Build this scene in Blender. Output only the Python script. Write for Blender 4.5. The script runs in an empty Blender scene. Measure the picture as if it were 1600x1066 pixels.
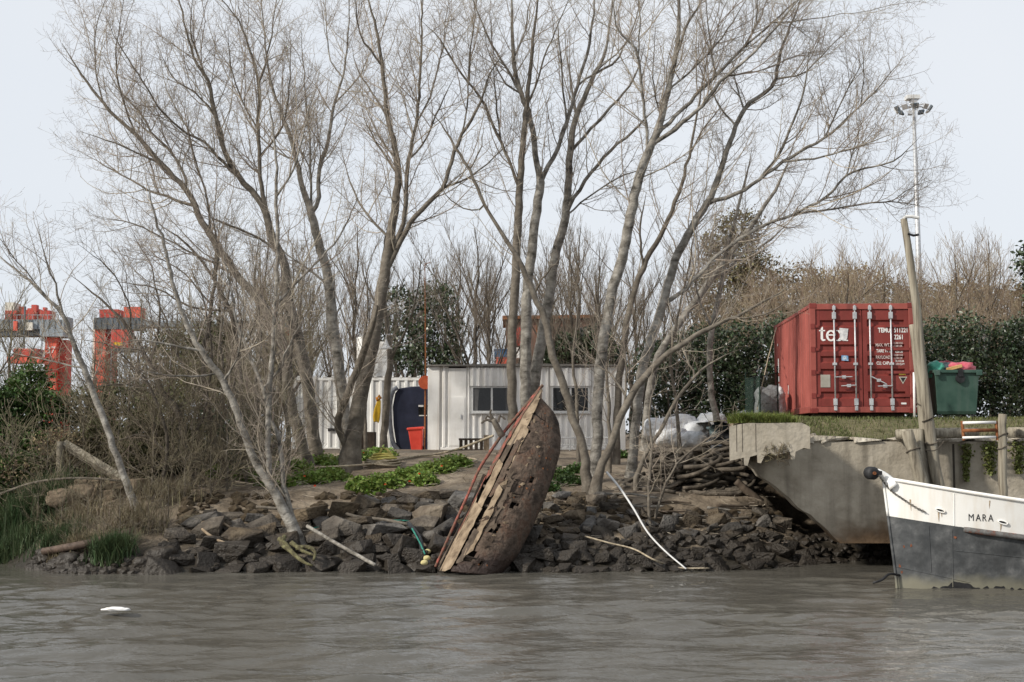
import bpy, bmesh, math, random
import numpy as np
from mathutils import Vector, Matrix
R = math.radians
scene = bpy.context.scene
COL = scene.collection
# ------------------------------------------------------------------ camera
F_PX = 2046.0                       # focal length in pixels of the 1600 px wide photograph
CAM_Z = 2.5
PITCH = math.atan(157.0 / F_PX)
cam_d = bpy.data.cameras.new("camera")
cam_d.sensor_width = 36.0
cam_d.lens = 36.0 * F_PX / 1600.0
cam_d.clip_start = 0.1
cam_d.clip_end = 6000
cam = bpy.data.objects.new("camera", cam_d)
COL.objects.link(cam)
cam.location = (0, 0, CAM_Z)
cam.rotation_euler = (math.pi / 2 + PITCH, 0, 0)
scene.camera = cam
# ------------------------------------------------------------------ sky and sun
SUN = Vector((-0.80, -0.46, 0.58)).normalized()      # towards the sun
world = bpy.data.worlds.new("World")
scene.world = world
world.use_nodes = True
wt = world.node_tree
wt.nodes.clear()
w_out = wt.nodes.new("ShaderNodeOutputWorld")
w_mix = wt.nodes.new("ShaderNodeMixShader")
w_sky = wt.nodes.new("ShaderNodeTexSky")
w_sky.sky_type = 'NISHITA'
w_sky.sun_disc = False
w_sky.sun_elevation = math.asin(SUN.z)
w_sky.sun_rotation = math.atan2(SUN.x, SUN.y)
w_sky.dust_density = 3.0
w_b1 = wt.nodes.new("ShaderNodeBackground")
w_b1.inputs[1].default_value = 0.09
w_b2 = wt.nodes.new("ShaderNodeBackground")          # thin high cloud over the whole sky
w_b2.inputs[1].default_value = 1.0
w_tc = wt.nodes.new("ShaderNodeTexCoord")
w_no = wt.nodes.new("ShaderNodeTexNoise")
w_no.inputs["Scale"].default_value = 1.6
w_no.inputs["Detail"].default_value = 5
w_no.inputs["Roughness"].default_value = 0.5
w_rp = wt.nodes.new("ShaderNodeValToRGB")
w_rp.color_ramp.elements[0].position = 0.32
w_rp.color_ramp.elements[0].color = (0.80, 0.86, 0.94, 1)
w_rp.color_ramp.elements[1].position = 0.70
w_rp.color_ramp.elements[1].color = (0.92, 0.945, 0.98, 1)
wt.links.new(w_tc.outputs["Generated"], w_no.inputs["Vector"])
wt.links.new(w_no.outputs["Fac"], w_rp.inputs[0])
wt.links.new(w_rp.outputs[0], w_b2.inputs[0])
wt.links.new(w_sky.outputs[0], w_b1.inputs[0])
w_mix.inputs[0].default_value = 0.85
wt.links.new(w_b1.outputs[0], w_mix.inputs[1])
wt.links.new(w_b2.outputs[0], w_mix.inputs[2])
wt.links.new(w_mix.outputs[0], w_out.inputs[0])
sun_d = bpy.data.lights.new("sun", 'SUN')
sun_d.energy = 4.2
sun_d.angle = R(3.0)
sun_d.color = (1.0, 0.94, 0.84)
sun = bpy.data.objects.new("sun", sun_d)
COL.objects.link(sun)
sun.rotation_euler = SUN.to_track_quat('Z', 'Y').to_euler()
scene.view_settings.view_transform = 'Standard'
scene.view_settings.look = 'None'
scene.view_settings.gamma = 1.0
scene.view_settings.exposure = 0.04

# ------------------------------------------------------------------ helpers
rng = np.random.default_rng(7)
random.seed(7)


def at(px, py, Y):
    """world point seen at pixel (px, py) of the 1600 x 1066 photograph, at distance Y"""
    u = (px - 800.0) / F_PX
    v = (533.0 - py) / F_PX
    dy = math.cos(PITCH) - v * math.sin(PITCH)
    dz = math.sin(PITCH) + v * math.cos(PITCH)
    t = Y / dy
    return np.array((u * t, Y, CAM_Z + dz * t))


def zat(py, Y):
    return at(800, py, Y)[2]


def xat(px, Y):
    return at(px, 690, Y)[0]


def raw_mesh(name, V, F, mat=None, smooth=False):
    V = np.asarray(V, dtype=np.float32)
    me = bpy.data.meshes.new(name)
    if isinstance(F, np.ndarray):
        n, k = F.shape
        me.vertices.add(len(V))
        me.vertices.foreach_set("co", V.ravel())
        me.loops.add(n * k)
        me.loops.foreach_set("vertex_index", F.astype(np.int32).ravel())
        me.polygons.add(n)
        me.polygons.foreach_set("loop_start", np.arange(0, n * k, k, dtype=np.int32))
        me.polygons.foreach_set("loop_total", np.full(n, k, dtype=np.int32))
        me.update(calc_edges=True)
    else:
        me.from_pydata([tuple(map(float, v)) for v in V], [], F)
        me.update()
    if mat is not None:
        me.materials.append(mat)
    if smooth:
        me.polygons.foreach_set("use_smooth", np.ones(len(me.polygons), dtype=bool))
    return me


def link(name, me, parent=None, loc=(0, 0, 0)):
    o = bpy.data.objects.new(name, me)
    COL.objects.link(o)
    o.location = loc
    if parent is not None:
        o.parent = parent
    return o


WORLD_LOC = {}


def mesh(name, V, F, mat, parent=None, smooth=False, local=False, bevel=0.0):
    """V in world space (or in the parent's own space with local=True)"""
    V = np.asarray(V, dtype=np.float64)
    if parent is not None:
        off = np.zeros(3) if local else np.array(WORLD_LOC[parent.name])
        o = link(name, raw_mesh(name, V - off, F, mat, smooth), parent)
        WORLD_LOC[o.name] = WORLD_LOC[parent.name] if not local else (0, 0, 0)
    else:
        off = np.array((V[:, 0].mean(), V[:, 1].mean(), V[:, 2].min()))
        o = link(name, raw_mesh(name, V - off, F, mat, smooth), None, off)
        WORLD_LOC[o.name] = tuple(off)
    if bevel:
        m = o.modifiers.new("bevel", 'BEVEL')
        m.width = bevel
        m.segments = 2
        m.limit_method = 'ANGLE'
    return o


def tag(o, label, cat, group=None, kind=None):
    o["label"] = label
    if cat:
        o["category"] = cat
    if group:
        o["group"] = group
    if kind:
        o["kind"] = kind
    return o


def thing(name, label, cat, loc, rz=0.0, group=None):
    o = bpy.data.objects.new(name, None)
    COL.objects.link(o)
    o.location = tuple(map(float, loc))
    o.rotation_euler = (0, 0, rz)
    o.empty_display_size = 0.3
    WORLD_LOC[o.name] = tuple(map(float, loc))
    return tag(o, label, cat, group)


def copy_tree(o, parent=None):
    c = o.copy()
    COL.objects.link(c)
    c.parent = parent
    for ch in o.children:
        copy_tree(ch, c)
    return c


def cr(pts, n):
    """Catmull-Rom resample of a polyline of any dimension to n points, even in arc length"""
    P = np.asarray(pts, dtype=float)
    if len(P) == 2:
        t = np.linspace(0, 1, n)[:, None]
        return P[0] * (1 - t) + P[1] * t
    E = np.vstack((2 * P[0] - P[1], P, 2 * P[-1] - P[-2]))
    out = []
    m = 12
    for i in range(len(P) - 1):
        p0, p1, p2, p3 = E[i], E[i + 1], E[i + 2], E[i + 3]
        t = np.linspace(0, 1, m, endpoint=False)[:, None]
        out.append(0.5 * (2 * p1 + (p2 - p0) * t + (2 * p0 - 5 * p1 + 4 * p2 - p3) * t ** 2 + (3 * p1 - p0 - 3 * p2 + p3) * t ** 3))
    out = np.vstack(out + [P[-1:]])
    d = np.r_[0, np.cumsum(np.linalg.norm(np.diff(out[:, :3], axis=0), axis=1))]
    s = np.linspace(0, d[-1], n)
    return np.stack([np.interp(s, d, out[:, k]) for k in range(out.shape[1])], axis=1)


def norm(a):
    return a / np.maximum(np.linalg.norm(a, axis=-1, keepdims=True), 1e-9)


def tubes(P, Rr, sides, phase=0.0):
    """P (N,K,3), Rr (N,K) -> vertices, quads"""
    N, K, _ = P.shape
    T = np.empty_like(P)
    T[:, 1:-1] = P[:, 2:] - P[:, :-2]
    T[:, 0] = P[:, 1] - P[:, 0]
    T[:, -1] = P[:, -1] - P[:, -2]
    T = norm(T)
    ref = np.where(np.abs(T[:, :1, 2:3]) > 0.8, np.array((1.0, 0.07, 0)), np.array((0.05, 0.1, 1.0)))
    ref = np.broadcast_to(ref, T.shape)
    A = norm(np.cross(T, ref))
    B = np.cross(T, A)
    an = np.arange(sides) * (2 * math.pi / sides) + phase
    ring = A[:, :, None] * np.cos(an)[None, None, :, None] + B[:, :, None] * np.sin(an)[None, None, :, None]
    V = P[:, :, None] + ring * Rr[:, :, None, None]
    idx = np.arange(N * K * sides).reshape(N, K, sides)
    a = idx[:, :-1]
    b = np.roll(idx, -1, axis=2)[:, :-1]
    c = np.roll(idx, -1, axis=2)[:, 1:]
    d = idx[:, 1:]
    Q = np.stack((a, b, c, d), axis=-1).reshape(-1, 4)
    return V.reshape(-1, 3), Q


class MB:
    """collects boxes, tubes and prisms, then builds ONE mesh object"""

    def __init__(s):
        s.V, s.F = [], []

    def add(s, V, F):
        n = len(s.V)
        s.V += [tuple(map(float, v)) for v in V]
        s.F += [tuple(int(i) + n for i in f) for f in F]
        return s

    def box(s, c, d, rot=None):
        c = np.array(c, float)
        h = np.array(d, float) / 2
        V = np.array([(x, y, z) for x in (-1, 1) for y in (-1, 1) for z in (-1, 1)]) * h
        if rot is not None:
            V = V @ np.array(Matrix(rot) if not isinstance(rot, Matrix) else rot).T[:3, :3]
        return s.add(V + c, [(0, 1, 3, 2), (4, 6, 7, 5), (0, 4, 5, 1), (2, 3, 7, 6), (0, 2, 6, 4), (1, 5, 7, 3)])

    def b2(s, lo, hi):
        lo, hi = np.array(lo, float), np.array(hi, float)
        return s.box((lo + hi) / 2, hi - lo)

    def tube(s, path, r, n=8, cap=True):
        P = np.asarray(path, float)
        rr = np.broadcast_to(np.asarray(r, float), (len(P),))
        V, Q = tubes(P[None], rr[None], n)
        F = [tuple(q) for q in Q]
        if cap:
            F.append(tuple(range(n - 1, -1, -1)))
            F.append(tuple(range((len(P) - 1) * n, len(P) * n)))
        return s.add(V, F)

    def prism(s, poly, vec):
        P = np.asarray(poly, float)
        n = len(P)
        V = np.vstack((P, P + np.asarray(vec, float)))
        F = [tuple(range(n - 1, -1, -1)), tuple(range(n, 2 * n))]
        F += [(i, (i + 1) % n, n + (i + 1) % n, n + i) for i in range(n)]
        return s.add(V, F)

    def grid(s, G, close_u=False):
        """G (nu,nv,3) surface"""
        nu, nv, _ = G.shape
        F = []
        for i in range(nu - 1 + (1 if close_u else 0)):
            for j in range(nv - 1):
                a = i * nv + j
                b = ((i + 1) % nu) * nv + j
                F.append((a, b, b + 1, a + 1))
        return s.add(G.reshape(-1, 3), F)

    def build(s, name, mat, parent=None, smooth=False, local=False, bevel=0.0):
        return mesh(name, s.V, s.F, mat, parent, smooth, local, bevel)


# ------------------------------------------------------------------ materials
MATS = {}


def mat(name, stops, scale=3.0, rough=0.8, bump=0.3, bscale=None, metal=0.0, detail=6, spec=0.3, stretch=(1, 1, 1),
        coords="Object", island=0.0, transl=0.0, wet=None, streak=None, alpha=None, dist=0.02, objrand=0.0):
    """procedural material: noise through a colour ramp, noise relief; island = brightness spread per loose piece;
    wet = (z0, z1, colour, roughness): tidal staining below a height; streak = (colour, amount, scale) vertical stains"""
    m = bpy.data.materials.new(name)
    m.use_nodes = True
    t = m.node_tree
    b = t.nodes["Principled BSDF"]
    N, L = t.nodes.new, t.links.new
    tc = N("ShaderNodeTexCoord")
    mp = N("ShaderNodeMapping")
    mp.inputs["Scale"].default_value = stretch
    L(tc.outputs[coords], mp.inputs[0])
    no = N("ShaderNodeTexNoise")
    no.inputs["Scale"].default_value = scale
    no.inputs["Detail"].default_value = detail
    no.inputs["Roughness"].default_value = 0.62
    L(mp.outputs[0], no.inputs["Vector"])
    rp = N("ShaderNodeValToRGB")
    el = rp.color_ramp.elements
    while len(el) < len(stops):
        el.new(0.5)
    for e, (p, c) in zip(el, stops):
        e.position = p
        e.color = (*c, 1)
    L(no.outputs["Fac"], rp.inputs[0])
    col = rp.outputs[0]
    if streak:
        sc, am, ss = streak
        mp2 = N("ShaderNodeMapping")
        mp2.inputs["Scale"].default_value = (ss, ss, ss * 0.07)
        L(tc.outputs["Object"], mp2.inputs[0])
        n2 = N("ShaderNodeTexNoise")
        n2.inputs["Scale"].default_value = 1.0
        n2.inputs["Detail"].default_value = 5
        L(mp2.outputs[0], n2.inputs["Vector"])
        r2 = N("ShaderNodeMapRange")
        r2.inputs[1].default_value = 0.5
        r2.inputs[2].default_value = 0.75
        r2.inputs[4].default_value = am
        L(n2.outputs["Fac"], r2.inputs[0])
        mx = N("ShaderNodeMix")
        mx.data_type = 'RGBA'
        L(r2.outputs[0], mx.inputs[0])
        L(col, mx.inputs[6])
        mx.inputs[7].default_value = (*sc, 1)
        col = mx.outputs[2]
    if objrand:                       # every separate piece its own shade
        oi = N("ShaderNodeObjectInfo")
        mr = N("ShaderNodeMapRange")
        mr.inputs[3].default_value = 1 - objrand
        mr.inputs[4].default_value = 1 + objrand
        L(oi.outputs["Random"], mr.inputs[0])
        wn = N("ShaderNodeTexWhiteNoise")
        wn.noise_dimensions = '1D'
        L(oi.outputs["Random"], wn.inputs["W"])
        m2 = N("ShaderNodeMapRange")
        m2.inputs[3].default_value = 0.3
        m2.inputs[4].default_value = 1.6
        L(wn.outputs["Value"], m2.inputs[0])
        hs = N("ShaderNodeHueSaturation")
        L(mr.outputs[0], hs.inputs["Value"])
        L(m2.outputs[0], hs.inputs["Saturation"])
        L(col, hs.inputs["Color"])
        col = hs.outputs[0]
    if island:
        ge = N("ShaderNodeNewGeometry")
        mr = N("ShaderNodeMapRange")
        mr.inputs[3].default_value = 1 - island
        mr.inputs[4].default_value = 1 + island
        L(ge.outputs["Random Per Island"], mr.inputs[0])
        hs = N("ShaderNodeHueSaturation")
        L(mr.outputs[0], hs.inputs["Value"])
        m2 = N("ShaderNodeMapRange")
        m2.inputs[3].default_value = 0.5 - island * 0.07
        m2.inputs[4].default_value = 0.5 + island * 0.07
        L(ge.outputs["Random Per Island"], m2.inputs[0])
        L(m2.outputs[0], hs.inputs["Hue"])
        L(col, hs.inputs["Color"])
        col = hs.outputs[0]
    b.inputs["Roughness"].default_value = rough
    if wet:
        z0, z1, wc, wr = wet
        ge = N("ShaderNodeNewGeometry")
        sx = N("ShaderNodeSeparateXYZ")
        L(ge.outputs["Position"], sx.inputs[0])
        n3 = N("ShaderNodeTexNoise")
        n3.inputs["Scale"].default_value = 2.2
        n3.inputs["Detail"].default_value = 4
        L(ge.outputs["Position"], n3.inputs["Vector"])
        ma = N("ShaderNodeMath")
        ma.operation = 'MULTIPLY_ADD'
        ma.inputs[1].default_value = (z1 - z0) * 1.6
        L(n3.outputs["Fac"], ma.inputs[0])
        ms = N("ShaderNodeMath")
        ms.operation = 'SUBTRACT'
        L(sx.outputs[2], ms.inputs[0])
        L(ma.outputs[0], ms.inputs[1])
        ma.inputs[2].default_value = -(z1 - z0) * 0.8
        mr = N("ShaderNodeMapRange")
        mr.inputs[1].default_value = z0
        mr.inputs[2].default_value = z1
        mr.inputs[3].default_value = 1
        mr.inputs[4].default_value = 0
        mr.interpolation_type = 'SMOOTHSTEP'
        L(ms.outputs[0], mr.inputs[0])
        mx = N("ShaderNodeMix")
        mx.data_type = 'RGBA'
        L(mr.outputs[0], mx.inputs[0])
        L(col, mx.inputs[6])
        mx.inputs[7].default_value = (*wc, 1)
        col = mx.outputs[2]
        m3 = N("ShaderNodeMapRange")
        m3.inputs[3].default_value = rough
        m3.inputs[4].default_value = wr
        L(mr.outputs[0], m3.inputs[0])
        L(m3.outputs[0], b.inputs["Roughness"])
    L(col, b.inputs["Base Color"])
    b.inputs["Metallic"].default_value = metal
    b.inputs["Specular IOR Level"].default_value = spec
    if bump:
        nb = N("ShaderNodeTexNoise")
        nb.inputs["Scale"].default_value = bscale or scale * 4
        nb.inputs["Detail"].default_value = 5
        L(mp.outputs[0], nb.inputs["Vector"])
        bp = N("ShaderNodeBump")
        bp.inputs["Strength"].default_value = bump
        bp.inputs["Distance"].default_value = dist
        L(nb.outputs["Fac"], bp.inputs["Height"])
        L(bp.outputs[0], b.inputs["Normal"])
    out = t.nodes["Material Output"]
    sh = b.outputs[0]
    if transl:
        tr = N("ShaderNodeBsdfTranslucent")
        L(col, tr.inputs[0])
        ms = N("ShaderNodeMixShader")
        ms.inputs[0].default_value = transl
        L(sh, ms.inputs[1])
        L(tr.outputs[0], ms.inputs[2])
        sh = ms.outputs[0]
        L(sh, out.inputs[0])
    if alpha is not None:
        b.inputs["Alpha"].default_value = alpha
    MATS[name] = m
    return m


def two(a, b, p=0.35, q=0.65):
    return [(p, a), (q, b)]


bark_pale = mat("bark_pale", [(0.32, (0.045, 0.04, 0.034)), (0.42, (0.14, 0.128, 0.11)), (0.54, (0.25, 0.232, 0.205)), (0.68, (0.38, 0.36, 0.32)), (0.8, (0.20, 0.187, 0.155))], scale=3.4, stretch=(1, 1, 1.5), bump=0.9, bscale=16, rough=0.92, detail=9, dist=0.03, streak=((0.09, 0.08, 0.06), 0.5, 9.0))
bark_mid = mat("bark_mid", [(0.25, (0.06, 0.05, 0.04)), (0.5, (0.13, 0.112, 0.09)), (0.75, (0.23, 0.205, 0.17))], scale=4, stretch=(1, 1, 1.2), detail=9, bump=0.9, bscale=16, rough=0.92)
bark_dark = mat("bark_dark", [(0.25, (0.035, 0.03, 0.024)), (0.5, (0.085, 0.072, 0.058)), (0.78, (0.15, 0.13, 0.11))], scale=4, stretch=(1, 1, 0.5), bump=0.8, bscale=18, rough=0.95)
twig_mat = mat("twig_bark", two((0.25, 0.205, 0.16), (0.40, 0.345, 0.285)), scale=2, bump=0, rough=0.85, island=0.25)
twig_dark = mat("twig_bark_dark", two((0.12, 0.096, 0.072), (0.22, 0.18, 0.14)), scale=2, bump=0, rough=0.9, island=0.3)
twig_brown = mat("twig_bark_brown", two((0.20, 0.15, 0.105), (0.32, 0.25, 0.18)), scale=2, bump=0, rough=0.9, island=0.35)
leaf_dark = mat("leaf_evergreen", two((0.022, 0.036, 0.016), (0.065, 0.085, 0.038)), scale=0.9, bump=0, rough=0.38, spec=0.5, island=0.5, transl=0.12)
leaf_mid = mat("leaf_green", two((0.040, 0.075, 0.018), (0.085, 0.13, 0.035)), scale=0.8, bump=0, rough=0.5, island=0.4, transl=0.25)
leaf_bright = mat("leaf_ground_cover", two((0.12, 0.18, 0.03), (0.23, 0.31, 0.075)), scale=0.8, bump=0, rough=0.5, island=0.35, transl=0.3)
leaf_olive = mat("leaf_olive", two((0.055, 0.062, 0.024), (0.13, 0.125, 0.055)), scale=0.7, bump=0, rough=0.7, island=0.45, transl=0.15)
leaf_conifer = mat("leaf_conifer", two((0.10, 0.082, 0.042), (0.20, 0.165, 0.09)), scale=0.6, bump=0, rough=0.85, island=0.5, transl=0.15)
leaf_brown = mat("leaf_brown", two((0.15, 0.11, 0.065), (0.26, 0.20, 0.125)), scale=0.6, bump=0, rough=0.85, island=0.45, transl=0.12)
grass_green = mat("grass_blade", two((0.11, 0.14, 0.03), (0.22, 0.25, 0.07)), scale=1.2, bump=0, rough=0.6, island=0.4, transl=0.3)
grass_dark = mat("reed_blade", two((0.035, 0.06, 0.024), (0.10, 0.13, 0.06)), scale=1.2, bump=0, rough=0.6, island=0.45, transl=0.25)
grass_dry = mat("dry_grass_blade", two((0.12, 0.095, 0.055), (0.26, 0.215, 0.14)), scale=1.2, bump=0, rough=0.8, island=0.4, transl=0.2)
flower_red = mat("petal_red", two((0.55, 0.05, 0.02), (0.65, 0.10, 0.03)), bump=0, rough=0.6)
soil = mat("bank_soil", [(0.3, (0.08, 0.062, 0.044)), (0.5, (0.18, 0.143, 0.103)), (0.7, (0.29, 0.24, 0.18))], scale=1.6, detail=10, bump=0.9, bscale=9, rough=0.95, dist=0.06, wet=(0.1, 0.7, (0.03, 0.026, 0.02), 0.5))
stone = mat("revetment_stone", [(0.25, (0.042, 0.034, 0.026)), (0.42, (0.085, 0.069, 0.053)), (0.6, (0.135, 0.114, 0.089)), (0.75, (0.22, 0.195, 0.16))], scale=2.3, detail=10, bump=1.0, bscale=9, rough=0.94, dist=0.06, objrand=0.5, wet=(0.4, 1.05, (0.034, 0.028, 0.022), 0.5))
concrete = mat("old_concrete", [(0.25, (0.19, 0.16, 0.12)), (0.42, (0.30, 0.265, 0.21)), (0.55, (0.37, 0.33, 0.265)), (0.75, (0.45, 0.405, 0.335))], detail=10, scale=1.9, bump=0.6, bscale=8, rough=0.93, dist=0.04, streak=((0.10, 0.085, 0.065), 0.75, 3.0), wet=(0.5, 1.0, (0.13, 0.085, 0.05), 0.7))
concrete_raw = mat("broken_concrete", [(0.3, (0.16, 0.13, 0.10)), (0.5, (0.36, 0.32, 0.26)), (0.7, (0.50, 0.46, 0.39))], scale=5, bump=1.0, bscale=9, rough=0.97, dist=0.09)
concrete_dark = mat("stained_concrete", [(0.3, (0.042, 0.035, 0.028)), (0.5, (0.085, 0.07, 0.054)), (0.7, (0.165, 0.132, 0.10))], streak=((0.025, 0.022, 0.018), 0.85, 3.5), detail=11, scale=3.0, bump=0.6, bscale=6, rough=0.9, dist=0.04)
paint_white = mat("cabin_white_paint", [(0.25, (0.66, 0.64, 0.60)), (0.5, (0.80, 0.785, 0.755)), (0.75, (0.83, 0.82, 0.80))], scale=1.6, bump=0.15, bscale=10, rough=0.65, streak=((0.42, 0.37, 0.30), 0.5, 5.0))
paint_grey = mat("container_pale_paint", [(0.25, (0.56, 0.55, 0.52)), (0.5, (0.71, 0.705, 0.68)), (0.75, (0.76, 0.755, 0.73))], scale=1.4, bump=0.15, bscale=10, rough=0.6, streak=((0.27, 0.21, 0.15), 0.55, 4.0))
paint_red = mat("container_red_paint", [(0.25, (0.12, 0.022, 0.018)), (0.5, (0.19, 0.034, 0.028)), (0.75, (0.235, 0.05, 0.042))], scale=1.7, bump=0.12, bscale=12, rough=0.55, streak=((0.13, 0.028, 0.02), 0.55, 4.0))
paint_red_side = mat("container_red_faded_sunlit", [(0.24, (0.13, 0.03, 0.024)), (0.32, (0.25, 0.06, 0.048)), (0.6, (0.31, 0.08, 0.064)), (0.8, (0.36, 0.10, 0.085))], scale=2.2, bump=0.15, bscale=12, rough=0.6, streak=((0.11, 0.03, 0.025), 0.7, 3.5))  # faded red, with the long side's sunlight also put into the colour
roof_edge = mat("roof_edge_grey", two((0.12, 0.11, 0.10), (0.25, 0.235, 0.21)), scale=3, rough=0.8)
steel = mat("galvanised_steel", two((0.38, 0.385, 0.40), (0.60, 0.61, 0.62)), scale=6, rough=0.45, metal=0.5, bump=0.1)
black = mat("black_rubber", two((0.010, 0.010, 0.011), (0.03, 0.03, 0.032)), scale=8, rough=0.6, bump=0.2)
white_mark = mat("white_lettering", two((0.70, 0.68, 0.65), (0.82, 0.81, 0.79)), scale=9, rough=0.7, bump=0)
faded_mark = mat("faded_lettering", two((0.40, 0.26, 0.24), (0.66, 0.60, 0.57)), scale=14, rough=0.7, bump=0)
glass_dark = mat("window_glass", two((0.006, 0.006, 0.007), (0.014, 0.015, 0.015)), scale=2, rough=0.06, bump=0, spec=0.4)
curtain = mat("curtain_grey", two((0.09, 0.09, 0.09), (0.15, 0.15, 0.15)), scale=3, rough=0.9, bump=0)
alum = mat("window_frame_paint", two((0.52, 0.52, 0.51), (0.62, 0.62, 0.61)), scale=6, rough=0.5, bump=0)
navy = mat("navy_canvas", two((0.008, 0.011, 0.026), (0.020, 0.025, 0.05)), scale=2.2, rough=0.6, bump=0.25)
slate = mat("slate_grey_paint", two((0.07, 0.08, 0.10), (0.17, 0.18, 0.20)), scale=4, rough=0.6)
bin_red = mat("bin_red_plastic", two((0.50, 0.045, 0.03), (0.60, 0.07, 0.045)), scale=3, rough=0.5, bump=0.05)
bin_green = mat("bin_green_plastic", two((0.028, 0.065, 0.05), (0.05, 0.095, 0.075)), scale=2.5, rough=0.5, bump=0.08, streak=((0.10, 0.13, 0.115), 0.5, 5.0))
yellow = mat("yellow_oilskin", two((0.50, 0.29, 0.012), (0.66, 0.42, 0.03)), scale=5, rough=0.5, bump=0.3)
rust = mat("rusty_iron", [(0.3, (0.075, 0.028, 0.014)), (0.5, (0.20, 0.075, 0.03)), (0.7, (0.32, 0.14, 0.06))], scale=6, rough=0.9, bump=0.5)
wood_pole = mat("weathered_pole", [(0.3, (0.07, 0.06, 0.045)), (0.45, (0.20, 0.175, 0.135)), (0.62, (0.31, 0.28, 0.22)), (0.75, (0.38, 0.35, 0.28))], scale=9, stretch=(1.6, 1.6, 0.1), bump=0.8, bscale=14, rough=0.92)
wood_dark = mat("dark_timber", two((0.05, 0.038, 0.028), (0.13, 0.10, 0.075)), scale=4, stretch=(1, 1, 0.5), bump=0.6, rough=0.95)
wood_tan = mat("bare_plank", [(0.28, (0.07, 0.048, 0.032)), (0.45, (0.20, 0.15, 0.10)), (0.72, (0.36, 0.28, 0.195))], scale=7, stretch=(1, 1, 0.35), bump=0.7, bscale=20, rough=0.9)
wreck_skin = mat("wreck_hull_skin", [(0.28, (0.022, 0.016, 0.012)), (0.42, (0.058, 0.042, 0.031)), (0.52, (0.105, 0.077, 0.058)), (0.6, (0.09, 0.054, 0.037)), (0.74, (0.17, 0.13, 0.10))], scale=3.2, detail=10, bump=1.0, bscale=11, rough=0.95, dist=0.06, wet=(0.1, 0.5, (0.035, 0.022, 0.017), 0.5))
wreck_red = mat("wreck_red_paint", [(0.40, (0.11, 0.075, 0.052)), (0.50, (0.17, 0.07, 0.05)), (0.60, (0.30, 0.085, 0.065)), (0.75, (0.36, 0.13, 0.10))], scale=7, detail=9, bump=0.5, rough=0.85)
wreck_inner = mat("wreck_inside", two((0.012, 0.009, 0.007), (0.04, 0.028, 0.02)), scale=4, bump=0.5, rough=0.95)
hull_white = mat("boat_white_paint", [(0.2, (0.60, 0.56, 0.49)), (0.36, (0.80, 0.79, 0.76)), (0.8, (0.84, 0.83, 0.80))], scale=2.5, bump=0.1, bscale=4, rough=0.45, streak=((0.55, 0.44, 0.30), 0.4, 5.0))
rope_tan = mat("rope_tan", two((0.26, 0.21, 0.145), (0.45, 0.39, 0.29)), scale=14, rough=0.95, bump=0.6)
rope_old = mat("rope_old", [(0.3, (0.035, 0.029, 0.023)), (0.5, (0.085, 0.071, 0.055)), (0.75, (0.20, 0.17, 0.135))], scale=5, rough=0.95, bump=0.8, bscale=30)
rope_green = mat("rope_green", two((0.02, 0.13, 0.10), (0.05, 0.23, 0.18)), scale=10, rough=0.9, bump=0.4)
bag_white = mat("bulk_bag_cloth", [(0.25, (0.33, 0.33, 0.34)), (0.5, (0.58, 0.59, 0.60)), (0.75, (0.70, 0.71, 0.72))], scale=2.5, rough=0.6, bump=1.0, bscale=4, dist=0.16)
plastic_dark = mat("dark_plastic", two((0.012, 0.013, 0.015), (0.04, 0.042, 0.046)), scale=5, rough=0.4, bump=0.5)
net_green = mat("green_shade_net", two((0.012, 0.028, 0.020), (0.022, 0.045, 0.034)), scale=8, rough=0.85, bump=0.2, alpha=0.72)
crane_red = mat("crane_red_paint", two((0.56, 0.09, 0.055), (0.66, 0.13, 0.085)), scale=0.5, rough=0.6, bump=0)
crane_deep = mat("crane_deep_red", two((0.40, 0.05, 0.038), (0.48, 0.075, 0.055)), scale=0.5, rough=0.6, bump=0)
crane_grey = mat("crane_grey_paint", two((0.19, 0.22, 0.25), (0.30, 0.34, 0.37)), scale=0.4, rough=0.6, bump=0)
crane_dark = mat("crane_dark_paint", two((0.06, 0.075, 0.09), (0.12, 0.14, 0.16)), scale=0.4, rough=0.7, bump=0)
cream = mat("cream_panel", two((0.55, 0.52, 0.45), (0.66, 0.63, 0.56)), scale=1, rough=0.7, bump=0)
brick_brown = mat("brown_shed_wall", two((0.13, 0.07, 0.05), (0.22, 0.13, 0.10)), scale=0.6, rough=0.9, bump=0.2)
hull_dark = mat("boat_dark_paint", [(0.22, (0.17, 0.05, 0.02)), (0.26, (0.03, 0.031, 0.032)), (0.45, (0.062, 0.065, 0.067)), (0.58, (0.105, 0.108, 0.11)), (0.72, (0.20, 0.20, 0.198))], scale=3.4, detail=9, bump=0.3, bscale=6, rough=0.6, wet=(0.0, 0.24, (0.20, 0.19, 0.145), 0.6), streak=((0.035, 0.04, 0.045), 0.6, 3.0))
# ================================================================== the setting
SHX = np.array([-60, -13, -11, -9.6, -8.6, -7.6, -6.4, -4, -1.2, 2.5, 5.2, 7.3, 10, 60.0])
SHY = np.array([30, 29, 28.0, 26.4, 25.5, 25.3, 25.6, 26.0, 25.9, 26.0, 26.6, 28.2, 29.5, 30.0])


def sm(a, b, x):
    t = np.clip((x - a) / (b - a), 0, 1)
    return t * t * (3 - 2 * t)


def wob(x, y, f=1.0):
    return (np.sin(1.7 * f * x + 0.6 * y * f) + np.sin(2.3 * f * y - 1.1 * f * x + 1.3) + 0.6 * np.sin(4.1 * f * x + 3.3 * f * y + 0.4)
            + 0.4 * np.sin(7.3 * f * x - 6.1 * f * y)) / 3.0


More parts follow.
